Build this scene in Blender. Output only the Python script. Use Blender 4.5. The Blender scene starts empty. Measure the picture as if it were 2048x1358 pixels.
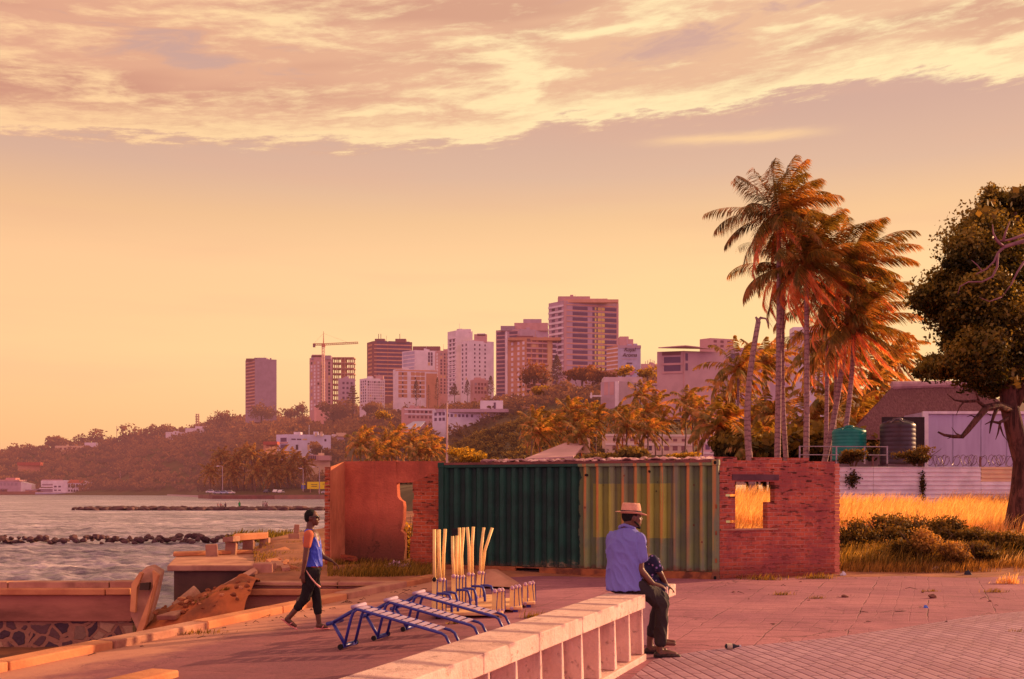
import bpy, bmesh, math, random
import numpy as np
from mathutils import Vector, Matrix, Euler
random.seed(11); rng = np.random.default_rng(5)
R = math.radians
scene = bpy.context.scene
col = scene.collection
F, CX, HY, H = 1426.0, 676.0, 648.0, 1.8      # lens in picture units, horizon, eye height

def at(px, py, Y):
    return Vector(((px-CX)/F*Y, Y, H+(HY-py)/F*Y))
def gz(x): return 0.035*min(0.0, x)
def gp(px, py):
    u = (px-CX)/F; v = (HY-py)/F
    Y = H/((0.035*u if u < 0 else 0)-v)
    return Vector((u*Y, Y, H+v*Y))
def lerp(a, b, t): return a+(b-a)*t

# ------------------------------------------------------------------ materials
def s2l(c):
    return tuple(((x/255)/12.92 if x/255 <= .04045 else ((x/255+.055)/1.055)**2.4) for x in c)
class NT:
    def __init__(s, name):
        s.m = bpy.data.materials.new(name); s.m.use_nodes = True
        s.t = s.m.node_tree; s.t.nodes.clear()
    def n(s, typ, **kw):
        nd = s.t.nodes.new(typ)
        for k, v in kw.items(): setattr(nd, k, v)
        return nd
    def l(s, a, b): s.t.links.new(a, b)
    def val(s, x, sock):
        if isinstance(x, (int, float)): sock.default_value = x
        elif isinstance(x, tuple): sock.default_value = (*x, 1) if len(x) == 3 and len(sock.default_value) == 4 else x
        else: s.l(x, sock)
    def math(s, op, a, b=0.0, c=None, clamp=False):
        nd = s.n('ShaderNodeMath', operation=op, use_clamp=clamp)
        s.val(a, nd.inputs[0]); s.val(b, nd.inputs[1])
        if c is not None: s.val(c, nd.inputs[2])
        return nd.outputs[0]
    def step(s, x, lo, hi):
        nd = s.n('ShaderNodeMapRange', interpolation_type='SMOOTHSTEP')
        s.val(x, nd.inputs[0]); s.val(lo, nd.inputs[1]); s.val(hi, nd.inputs[2])
        return nd.outputs[0]
    def mix(s, f, a, b, mode='MIX'):
        nd = s.n('ShaderNodeMix', data_type='RGBA', blend_type=mode)
        s.val(f, nd.inputs[0]); s.val(a, nd.inputs[6]); s.val(b, nd.inputs[7])
        return nd.outputs[2]
    def noise(s, vec, scale, detail=4, rough=.55, dist=0.0):
        nd = s.n('ShaderNodeTexNoise')
        nd.inputs['Scale'].default_value = scale; nd.inputs['Detail'].default_value = detail
        nd.inputs['Roughness'].default_value = rough; nd.inputs['Distortion'].default_value = dist
        if vec is not None: s.l(vec, nd.inputs['Vector'])
        return nd.outputs['Fac']
    def vmul(s, vec, k):
        nd = s.n('ShaderNodeVectorMath', operation='MULTIPLY'); s.l(vec, nd.inputs[0]); nd.inputs[1].default_value = k
        return nd.outputs[0]
    def vadd(s, vec, k):
        nd = s.n('ShaderNodeVectorMath', operation='ADD'); s.l(vec, nd.inputs[0]); s.val(k, nd.inputs[1])
        return nd.outputs[0]
    def obj(s): return s.n('ShaderNodeTexCoord').outputs['Object']
    def pos(s): return s.n('ShaderNodeNewGeometry').outputs['Position']
    def sep(s, v):
        nd = s.n('ShaderNodeSeparateXYZ'); s.l(v, nd.inputs[0]); return nd.outputs
    def comb(s, x, y, z):
        nd = s.n('ShaderNodeCombineXYZ')
        for i, k in enumerate((x, y, z)): s.val(k, nd.inputs[i])
        return nd.outputs[0]
    def bump(s, h, strength=.3, dist=.02):
        nd = s.n('ShaderNodeBump'); nd.inputs['Strength'].default_value = strength; nd.inputs['Distance'].default_value = dist
        s.l(h, nd.inputs['Height']); return nd.outputs[0]
    def done(s, colr, rough=.8, normal=None, metal=0.0, spec=.3, haze=0.0, leaf=0.0, emit=None):
        p = s.n('ShaderNodeBsdfPrincipled')
        s.val(colr, p.inputs['Base Color']); s.val(rough, p.inputs['Roughness']); s.val(metal, p.inputs['Metallic'])
        p.inputs['Specular IOR Level'].default_value = spec
        if normal is not None: s.l(normal, p.inputs['Normal'])
        if emit: p.inputs['Emission Color'].default_value = (*emit[0], 1); p.inputs['Emission Strength'].default_value = emit[1]
        sh = p.outputs[0]
        if leaf:
            tr = s.n('ShaderNodeBsdfTranslucent'); 
            s.l(s.mix(1.0, colr, (1.5, 1.15, .6), 'MULTIPLY') if not isinstance(colr, tuple) else s.mix(0.0, tuple(min(1, a*b) for a, b in zip(colr, (1.5, 1.15, .6))), (0, 0, 0)), tr.inputs[0])
            mx = s.n('ShaderNodeMixShader'); mx.inputs[0].default_value = leaf
            s.l(sh, mx.inputs[1]); s.l(tr.outputs[0], mx.inputs[2]); sh = mx.outputs[0]
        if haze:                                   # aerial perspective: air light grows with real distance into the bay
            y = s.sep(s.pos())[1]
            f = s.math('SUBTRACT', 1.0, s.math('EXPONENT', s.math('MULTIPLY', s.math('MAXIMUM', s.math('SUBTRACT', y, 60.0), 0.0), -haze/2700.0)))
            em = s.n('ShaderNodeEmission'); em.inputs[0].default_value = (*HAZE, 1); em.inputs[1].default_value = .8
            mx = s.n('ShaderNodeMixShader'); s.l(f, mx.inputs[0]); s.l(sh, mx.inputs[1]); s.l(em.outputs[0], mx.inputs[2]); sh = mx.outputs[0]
        o = s.n('ShaderNodeOutputMaterial'); s.l(sh, o.inputs[0])
        return s.m
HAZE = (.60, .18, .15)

def mat(name, c1, c2=None, scale=3.0, rough=.8, bump=.0, bscale=None, metal=0.0, spec=.3, haze=0.0, leaf=0.0, grime=0.0, stretch=(1, 1, 1), isl=0.0, emit=None, world=False):
    t = NT(name); v = t.pos() if world else t.obj(); v = t.vmul(v, stretch)
    c2 = c2 or tuple(x*.72 for x in c1)
    c = t.mix(t.step(t.noise(v, scale, 5), .36, .66), c1, c2)
    if grime:
        g = t.step(t.noise(t.vadd(v, (3.1, 7.7, 1.3)), scale*.35, 6, .7), .5, .72)
        c = t.mix(t.math('MULTIPLY', g, grime), c, tuple(x*.3 for x in c2))
    if isl:
        rp = t.n('ShaderNodeNewGeometry').outputs['Random Per Island']
        k = t.math('ADD', 1-isl*.6, t.math('MULTIPLY', rp, isl*1.2))
        cc = t.n('ShaderNodeVectorMath', operation='SCALE'); t.l(c, cc.inputs[0]); t.l(k, cc.inputs['Scale']); c = cc.outputs[0]
    nrm = t.bump(t.noise(v, bscale or scale*6, 6, .65), bump, .02) if bump else None
    return t.done(c, rough, nrm, metal, spec, haze, leaf, emit)

# ------------------------------------------------------------------ mesh building
class MB:
    def __init__(s): s.v = []; s.f = []
    def add(s, vs, fs):
        o = len(s.v); s.v += [tuple(p) for p in vs]; s.f += [tuple(i+o for i in f) for f in fs]
    def box(s, c, size, rot=None, taper=1.0):
        hx, hy, hz = (k/2 for k in size); vs = []
        for z in (-hz, hz):
            k = taper if z > 0 else 1.0
            for x, y in ((-hx, -hy), (hx, -hy), (hx, hy), (-hx, hy)): vs.append(Vector((x*k, y*k, z)))
        if rot is not None: vs = [rot @ p for p in vs]
        vs = [p+Vector(c) for p in vs]
        s.add(vs, [(3, 2, 1, 0), (4, 5, 6, 7), (0, 1, 5, 4), (1, 2, 6, 5), (2, 3, 7, 6), (3, 0, 4, 7)])
    def prism(s, poly, z0, z1, cap=True):          # poly: ground outline, counter-clockwise
        n = len(poly); vs = [(p[0], p[1], z0) for p in poly]+[(p[0], p[1], z1) for p in poly]
        fs = [(i, (i+1) % n, n+(i+1) % n, n+i) for i in range(n)]
        if cap: fs += [tuple(range(n, 2*n)), tuple(range(n-1, -1, -1))]
        s.add(vs, fs)
    def slab(s, poly3, d):                          # polygon of 3-D points thickened along vector d
        n = len(poly3); a = [Vector(p) for p in poly3]; b = [p+Vector(d) for p in a]
        s.add(a+b, [tuple(range(n-1, -1, -1)), tuple(range(n, 2*n))]+[(i, (i+1) % n, n+(i+1) % n, n+i) for i in range(n)])
    def tube(s, pts, rad, n=8, cap=True):
        pts = [Vector(p) for p in pts]
        if isinstance(rad, (int, float)): rad = [rad]*len(pts)
        ref = None; vs = []
        for i, p in enumerate(pts):
            d = (pts[min(i+1, len(pts)-1)]-pts[max(i-1, 0)]).normalized()
            if ref is None:
                ref = Vector((0, 0, 1)) if abs(d.z) < .9 else Vector((0, 1, 0))
            a = (ref-d*ref.dot(d)); a = a.normalized() if a.length > 1e-6 else d.orthogonal().normalized(); ref = a; b = d.cross(a)
            for k in range(n):
                t = 2*math.pi*k/n; vs.append(p+(a*math.cos(t)+b*math.sin(t))*rad[i])
        fs = [(i*n+k, i*n+(k+1) % n, (i+1)*n+(k+1) % n, (i+1)*n+k) for i in range(len(pts)-1) for k in range(n)]
        if cap: fs += [tuple(range(n-1, -1, -1)), tuple((len(pts)-1)*n+k for k in range(n))]
        s.add(vs, fs)
    def lathe(s, c, prof, n=20, axis=None):
        c = Vector(c); vs = []; M = axis.to_3x3() if axis is not None else Matrix.Identity(3)
        for r, z in prof:
            for k in range(n):
                t = 2*math.pi*k/n; vs.append(c+M @ Vector((r*math.cos(t), r*math.sin(t), z)))
        m = len(prof)
        fs = [(i*n+k, i*n+(k+1) % n, (i+1)*n+(k+1) % n, (i+1)*n+k) for i in range(m-1) for k in range(n)]
        fs += [tuple(range(n-1, -1, -1)), tuple((m-1)*n+k for k in range(n))]
        s.add(vs, fs)
    def capsule(s, p, r0, q, r1, n=14, m=5):
        p, q = Vector(p), Vector(q); L = (q-p).length
        ax = (q-p).normalized() if L > 1e-6 else Vector((0, 0, 1))
        prof = [(max(r0*math.cos(t), 1e-4), r0*math.sin(t)) for t in [-math.pi/2*(1-i/m) for i in range(m)]]
        prof += [(r0, 0)]+[(r1, L)]+[(max(r1*math.cos(t), 1e-4), L+r1*math.sin(t)) for t in [math.pi/2*(i+1)/m for i in range(m)]]
        s.lathe(p, prof, n, ax.to_track_quat('Z', 'Y').to_matrix())
    def ell(s, c, r, rot=None, n=18, m=12):
        vs = []; c = Vector(c)
        for i in range(m+1):
            a = -math.pi/2+math.pi*i/m
            for k in range(n):
                t = 2*math.pi*k/n
                p = Vector((r[0]*max(math.cos(a), 1e-3)*math.cos(t), r[1]*max(math.cos(a), 1e-3)*math.sin(t), r[2]*math.sin(a)))
                vs.append(c+(rot @ p if rot is not None else p))
        fs = [(i*n+k, i*n+(k+1) % n, (i+1)*n+(k+1) % n, (i+1)*n+k) for i in range(m) for k in range(n)]
        fs += [tuple(range(n-1, -1, -1)), tuple(m*n+k for k in range(n))]
        s.add(vs, fs)
    def mesh(s, name, off=(0, 0, 0)):
        me = bpy.data.meshes.new(name); o = Vector(off)
        me.from_pydata([Vector(p)-o for p in s.v], [], s.f); me.update(); return me
    def build(s, name, m, parent=None, world=True, smooth=False, bevel=0.0, recalc=True):
        """links the collected shapes as one object; world=True: points are world points, parent must be unrotated"""
        off = parent_world(parent) if (parent is not None and world) else Vector((0, 0, 0))
        me = s.mesh(name, off)
        if recalc:
            b = bmesh.new(); b.from_mesh(me); bmesh.ops.recalc_face_normals(b, faces=b.faces); b.to_mesh(me); b.free()
        return link(name, me, m, parent, smooth, bevel)
def parent_world(p):
    o = Vector((0, 0, 0))
    while p is not None: o += p.location; p = p.parent
    return o
def link(name, me, m, parent=None, smooth=False, bevel=0.0):
    o = bpy.data.objects.new(name, me); col.objects.link(o)
    if m is not None: me.materials.append(m)
    if parent is not None: o.parent = parent
    if smooth: me.polygons.foreach_set('use_smooth', [True]*len(me.polygons))
    if bevel:
        bv = o.modifiers.new('bevel', 'BEVEL'); bv.width = bevel; bv.segments = 2; bv.limit_method = 'ANGLE'; bv.angle_limit = R(40)
    return o
def np_mesh(name, V, Q, attrs=None):
    """fast mesh from arrays: V (n,3), Q (m,k)"""
    me = bpy.data.meshes.new(name); V = np.asarray(V, dtype=np.float32); Q = np.asarray(Q, dtype=np.int32); k = Q.shape[1]
    me.vertices.add(len(V)); me.vertices.foreach_set('co', V.ravel())
    me.loops.add(Q.size); me.loops.foreach_set('vertex_index', Q.ravel())
    me.polygons.add(len(Q)); me.polygons.foreach_set('loop_start', np.arange(0, Q.size, k, dtype=np.int32))
    me.polygons.foreach_set('loop_total', np.full(len(Q), k, dtype=np.int32))
    for an, av in (attrs or {}).items():
        a = me.attributes.new(an, 'FLOAT', 'POINT'); a.data.foreach_set('value', np.asarray(av, dtype=np.float32))
    me.update(calc_edges=True); me.validate(); return me
def empty(name, label, cat, loc=(0, 0, 0), rz=0.0, group=None):
    o = bpy.data.objects.new(name, None); col.objects.link(o); o.location = loc; o.rotation_euler = (0, 0, rz)
    o.empty_display_size = .2
    return tag(o, label, cat, group)
def tag(o, label, cat, group=None, kind=None):
    o['label'] = label; o['category'] = cat
    if group: o['group'] = group
    if kind: o['kind'] = kind
    return o
def struct(o, label=None, cat=None):
    o['kind'] = 'structure'
    if label: o['label'] = label; o['category'] = cat
    return o
def dup(o, parent=None, loc=None, rz=None, label=None, scale=None):
    c = o.copy(); col.objects.link(c); c.parent = parent
    if loc is not None: c.location = loc
    if rz is not None: c.rotation_euler = (0, 0, rz)
    if scale is not None: c.scale = scale if not isinstance(scale, (int, float)) else (scale,)*3
    if label: c['label'] = label
    for ch in list(o.children): dup(ch, c)
    return c
def vnoise(x, y, seed=0):
    """smooth value noise, arrays"""
    x = np.asarray(x, float); y = np.asarray(y, float); xi = np.floor(x).astype(int); yi = np.floor(y).astype(int); fx = x-xi; fy = y-yi
    def h(a, b):
        n = (a*374761393+b*668265263+seed*982451653) & 0x7fffffff; n = ((n ^ (n >> 13))*1274126177) & 0x7fffffff
        return ((n ^ (n >> 16)) & 0xffff)/65535.0
    fx = fx*fx*(3-2*fx); fy = fy*fy*(3-2*fy)
    return (h(xi, yi)*(1-fx)+h(xi+1, yi)*fx)*(1-fy)+(h(xi, yi+1)*(1-fx)+h(xi+1, yi+1)*fx)*fy
def fbm(x, y, seed=0, oct=4):
    s = 0; a = .5
    for i in range(oct): s = s+a*vnoise(np.asarray(x)*2**i, np.asarray(y)*2**i, seed+i); a *= .5
    return s

# ------------------------------------------------------------------ camera, sun, sky
cam = bpy.data.cameras.new('camera'); cam.sensor_width = 36; cam.lens = 36*F/1351; cam.shift_y = 200/1351
cam.clip_end = 20000; cam.clip_start = .1
cam.dof.use_dof = True; cam.dof.focus_distance = 26; cam.dof.aperture_fstop = 7.0
co = bpy.data.objects.new('camera', cam); col.objects.link(co); co.location = (0, 0, H); co.rotation_euler = (R(90), 0, 0)
scene.camera = co
SAZ, SEL = R(61), R(16)
sdir = Vector((math.sin(SAZ)*math.cos(SEL), math.cos(SAZ)*math.cos(SEL), math.sin(SEL)))
sun = bpy.data.lights.new('sun', 'SUN'); sun.energy = 7.0; sun.angle = R(.6); sun.color = (1, .56, .27)
so = bpy.data.objects.new('sun', sun); col.objects.link(so); so.rotation_euler = sdir.to_track_quat('Z', 'Y').to_euler()
scene.view_settings.view_transform = 'Standard'; scene.view_settings.look = 'None'; scene.view_settings.exposure = 0

def make_world():
    w = bpy.data.worlds.new('World'); scene.world = w; w.use_nodes = True
    t = NT.__new__(NT); t.t = w.node_tree; t.t.nodes.clear()
    d = t.n('ShaderNodeTexCoord').outputs['Generated']
    nv = t.n('ShaderNodeVectorMath', operation='NORMALIZE'); t.l(d, nv.inputs[0]); d = nv.outputs[0]
    x, y, z = t.sep(d)[:3]
    deg = 180/math.pi
    el = t.math('MULTIPLY', t.math('ARCSINE', z), deg)
    az = t.math('MULTIPLY', t.math('ARCTAN2', x, y), deg)
    def ramp(x, lo, hi, stops):
        mr = t.n('ShaderNodeMapRange'); t.val(x, mr.inputs[0]); mr.inputs[1].default_value = lo; mr.inputs[2].default_value = hi
        cr = t.n('ShaderNodeValToRGB'); t.l(mr.outputs[0], cr.inputs[0])
        e = cr.color_ramp.elements
        while len(e) < len(stops): e.new(.5)
        for i, (p, c) in enumerate(stops):
            e[i].position = (p-lo)/(hi-lo); e[i].color = (*c, 1) if isinstance(c, tuple) else (c, c, c, 1)
        return cr.outputs[0]
    grad = ramp(el, -10, 90, [(-10, s2l((150, 80, 70))), (-.5, s2l((246, 172, 128))), (2.5, s2l((252, 190, 132))), (7, s2l((253, 206, 148))), (11.5, s2l((249, 200, 148))),
                              (14, s2l((234, 188, 142))), (16.2, s2l((214, 175, 150))), (19, s2l((203, 164, 147))), (24, s2l((198, 158, 148))), (34, (.72, .38, .44)), (60, (.74, .33, .54)), (90, (.78, .34, .62))])
    # unseen sky behind the camera: rose-lilac, brightened as fill light
    fr = t.step(y, -.25, .75)
    back = ramp(el, -10, 90, [(-10, (.40, .13, .16)), (0, (1.55, .66, .98)), (14, (1.55, .72, 1.24)), (40, (1.10, .48, .94)), (90, (.78, .34, .62))])
    c = t.mix(fr, back, grad)
    # left side of the picture a little duller, sun side yellower
    lf = t.step(az, -2.0, -32.0)
    c = t.mix(t.math('MULTIPLY', lf, .38), c, t.mix(1.0, c, (.90, .78, .80), 'MULTIPLY'))
    ga = t.math('DIVIDE', t.math('SUBTRACT', az, 13.0), 15.0); ge = t.math('DIVIDE', t.math('SUBTRACT', el, 7.0), 6.0)
    g = t.math('EXPONENT', t.math('MULTIPLY', t.math('ADD', t.math('MULTIPLY', ga, ga), t.math('MULTIPLY', ge, ge)), -1.0))
    c = t.mix(t.math('MULTIPLY', g, .6), c, s2l((254, 214, 148)))
    # soft haze streaks
    st = t.noise(t.comb(t.math('MULTIPLY', az, .05), t.math('MULTIPLY', el, .42), 0.0), 1.0, 4, .5)
    c = t.mix(t.math('MULTIPLY', t.step(st, .45, .75), .22), c, s2l((226, 170, 138)))
    # cloud bank: lower edge follows this line (azimuth -> elevation)
    edge = t.math('MULTIPLY', ramp(az, -60, 60, [(-60, .50), (-26, .535), (-16.6, .553), (-7, .563), (0, .575), (1.5, .598), (10.9, .610), (14.7, .625), (20.2, .640), (24, .61), (30, .60), (60, .6)]), 31.0)
    P = t.comb(t.math('MULTIPLY', az, .075), t.math('SUBTRACT', t.math('MULTIPLY', el, .36), t.math('MULTIPLY', az, .028)), 0.0)
    wrp = t.noise(P, 1.1, 3, .5)
    n1 = t.noise(t.vadd(P, t.comb(t.math('MULTIPLY', wrp, .9), wrp, 3.0)), 1.35, 7, .58)
    n2 = t.noise(t.vadd(t.vmul(P, (1.9, 2.2, 1)), (5.3, 1.7, 8.0)), 2.4, 9, .68)
    n3 = t.noise(t.vadd(t.vmul(P, (.55, .8, 1)), (11.3, 4.2, 2.0)), 1.0, 3, .5)
    h = t.math('ADD', t.math('SUBTRACT', el, edge), t.math('MULTIPLY', t.math('SUBTRACT', n2, .5), 3.2))   # degrees above the ragged edge
    mask = t.step(h, -.25, .55)
    gap = t.step(t.math('ADD', n1, t.math('MULTIPLY', n3, .5)), .66, .54)                                       # openings with mauve sky
    mask = t.math('MULTIPLY', mask, t.math('SUBTRACT', 1.0, t.math('MULTIPLY', gap, t.step(h, 1.5, 4.0))))
    rim = t.math('MULTIPLY', t.step(h, -.2, .5), t.step(h, 2.0, .5))
    lum = t.step(t.math('ADD', t.math('MULTIPLY', n1, .80), t.math('MULTIPLY', n2, .40)), .56, .74)
    lum = t.math('MAXIMUM', t.math('MULTIPLY', rim, .85), t.math('MULTIPLY', lum, .9))
    und = t.mix(t.math('MULTIPLY', t.step(n3, .46, .60), .8), (1, 1, 1), (.80, .72, .78))
    bright = t.mix(t.step(az, -28, 10), s2l((253, 208, 154)), s2l((255, 234, 178)))
    cc = t.mix(lum, t.mix(1.0, t.mix(t.step(az, -30, 20), s2l((220, 162, 132)), s2l((230, 184, 146))), und, 'MULTIPLY'), bright)
    c = t.mix(t.math('MULTIPLY', mask, .92), c, cc)
    # one thin detached streak
    sa = t.math('DIVIDE', t.math('SUBTRACT', az, 11.7), 4.2); se = t.math('DIVIDE', t.math('ADD', t.math('SUBTRACT', el, 17.75), t.math('MULTIPLY', t.math('SUBTRACT', n2, .5), .5)), .22)
    sg = t.math('EXPONENT', t.math('MULTIPLY', t.math('ADD', t.math('POWER', t.math('ABSOLUTE', sa), 4.0), t.math('MULTIPLY', se, se)), -1.0))
    c = t.mix(t.math('MULTIPLY', sg, .7), c, s2l((250, 206, 150)))
    bg = t.n('ShaderNodeBackground'); t.l(c, bg.inputs[0]); bg.inputs[1].default_value = 1.10
    sky = t.n('ShaderNodeTexSky'); sky.sky_type = 'NISHITA'; sky.sun_disc = False; sky.sun_elevation = SEL; sky.sun_rotation = SAZ
    sky.dust_density = 4.0
    b2 = t.n('ShaderNodeBackground'); t.l(t.mix(1.0, sky.outputs[0], (1, .5, .35), 'MULTIPLY'), b2.inputs[0]); b2.inputs[1].default_value = .006
    ad = t.n('ShaderNodeAddShader'); t.l(bg.outputs[0], ad.inputs[0]); t.l(b2.outputs[0], ad.inputs[1])
    o = t.n('ShaderNodeOutputWorld'); t.l(ad.outputs[0], o.inputs[0])
make_world()
# ================================================================== THE SETTING
SEA = -1.4
# ---- terrain of the bay: heights along lines of constant distance, at picture columns
COLS = [-200, 0, 75, 150, 250, 300, 360, 430, 500, 560, 630, 700, 780, 850, 1000, 1200, 1351, 1600]
ROWS = {  # distance: skyline height in the picture (None = sea bed) per column
 60: [None]*8+[None, None, None, 640, 630, 626, 626, 622, 622, 622],
 150: [None]*8+[None, 646, 640, 634, 632, 632, 632, 632, 632, 632],
 200: [None]*8+[645, 640, 634, 630, 629, 629, 629, 630, 632, 632],
 240: [None]*8+[640, 636, 622, 606, 600, 601, 606, 622, 630, 630],
 330: [None]*7+[None, None, 612, 580, 556, 542, 535, 560, 600, 610, 610],
 432: [None]*8+[643, 613, 579, 554, 538, 526, 530, 585, 603, 603],
 456: [None]*5+[650, 648, 646, 615, 579, 553, 538, 524, 516, 522, 580, 600, 600],
 600: [None]*5+[640, 604, 592, 565, 552, 540, 529, 514, 506, 505, 540, 560, 560],
 800: [None]*5+[598, 575, 568, 547, 541, 532, 523, 510, 500, 500, 520, 530, 530],
 920: [651, 651, 650, 640, 596, 580, 566, 560, 541, 535, 530, 522, 510, 500, 500, 520, 530, 530],
 1150: [602, 599, 591, 584, 570, 556, 554, 562, 544, 536, 530, 522, 512, 502, 502, 520, 530, 530],
 1350: [602, 600, 593, 588, 578, 566, 562, 566, 550, 540, 535, 525, 515, 505, 505, 525, 535, 535],
 2200: [640]*18}
TY = np.array(sorted(ROWS)); TU = (np.array(COLS)-CX)/F
TZ = np.array([[(-4.0 if p is None else H+(HY-p)/F*Y) for p in ROWS[Y]] for Y in TY])
def terrain_z(x, Y):
    u = np.asarray(x)/np.asarray(Y); iy = np.clip(np.searchsorted(TY, Y)-1, 0, len(TY)-2); iu = np.clip(np.searchsorted(TU, u)-1, 0, len(TU)-2)
    fy = np.clip((Y-TY[iy])/(TY[iy+1]-TY[iy]), 0, 1); fu = np.clip((u-TU[iu])/(TU[iu+1]-TU[iu]), 0, 1)
    return (TZ[iy, iu]*(1-fu)+TZ[iy, iu+1]*fu)*(1-fy)+(TZ[iy+1, iu]*(1-fu)+TZ[iy+1, iu+1]*fu)*fy
def make_terrain():
    ys = np.concatenate([np.linspace(60, 480, 60), np.linspace(490, 2200, 70)]); us = np.linspace(-.62, .66, 150)
    Yg, Ug = np.meshgrid(ys, us, indexing='ij'); X = Ug*Yg; Z = terrain_z(X.ravel(), Yg.ravel()).reshape(X.shape)
    Z = Z+np.where(Z > 3, (fbm(X/26, Yg/26, 3)-.5)*np.clip(Z*.18, 0, 6), 0)
    V = np.stack([X, Yg, Z], -1).reshape(-1, 3); n = len(us); i = np.arange((len(ys)-1)*(n)).reshape(-1, n)[:, :-1].ravel()
    me = np_mesh('hillside', V, np.stack([i, i+1, i+n+1, i+n], 1)); me.polygons.foreach_set('use_smooth', [True]*len(me.polygons))
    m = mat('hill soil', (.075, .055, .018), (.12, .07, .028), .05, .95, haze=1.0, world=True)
    struct(link('hillside', me, m))
make_terrain()

# ---- sea: one sheet, real waves near the wall, finer ripples by bump
def make_sea():
    ys = np.concatenate([np.linspace(23, 60, 150), np.geomspace(60.3, 260, 230), np.geomspace(263, 9000, 130)]); us = np.linspace(-.75, .30, 330)
    Yg, Ug = np.meshgrid(ys, us, indexing='ij'); X = Ug*Yg; Z = np.zeros_like(X)
    for k in range(60):
        lam = float(np.exp(rng.uniform(np.log(.5), np.log(3.0)))); th = rng.normal(-.5, .6); a = .0085*lam**.7
        kx, ky = 2*np.pi/lam*math.sin(th), -2*np.pi/lam*math.cos(th)
        fade = np.clip(1.7-Yg/(lam*60), 0, 1); ph = rng.uniform(0, 6.28)
        s = np.sin(kx*X+ky*Yg+ph+1.0*fbm(X/(lam*2), Yg/(lam*2), k, 2)); Z += a*fade*(1-2*np.abs(s)**.8 if k % 2 else s)
    V = np.stack([X, Yg, SEA+Z], -1).reshape(-1, 3); n = len(us); i = np.arange((len(ys)-1)*n).reshape(-1, n)[:, :-1].ravel()
    me = np_mesh('sea', V, np.stack([i, i+1, i+n+1, i+n], 1)); me.polygons.foreach_set('use_smooth', [True]*len(me.polygons))
    t = NT('sea water'); p = t.pos()
    # ripples at every size, drawn out along the crests
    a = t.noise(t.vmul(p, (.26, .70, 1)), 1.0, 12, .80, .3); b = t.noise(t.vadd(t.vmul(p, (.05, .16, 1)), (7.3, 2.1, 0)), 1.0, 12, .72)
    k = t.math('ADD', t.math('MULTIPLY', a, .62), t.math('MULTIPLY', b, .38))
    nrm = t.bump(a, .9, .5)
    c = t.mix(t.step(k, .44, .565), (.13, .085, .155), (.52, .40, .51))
    c = t.mix(t.step(k, .55, .62), c, (.92, .74, .72))  # trough shade and pale highlights painted into the water colour
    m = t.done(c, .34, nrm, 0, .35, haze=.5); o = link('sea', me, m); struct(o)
make_sea()
mb = MB(); mb.box((0, 1500, -4.6), (9000, 7000, .5)); struct(mb.build('seabed', mat('sea bed', (.05, .03, .03))))

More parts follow.
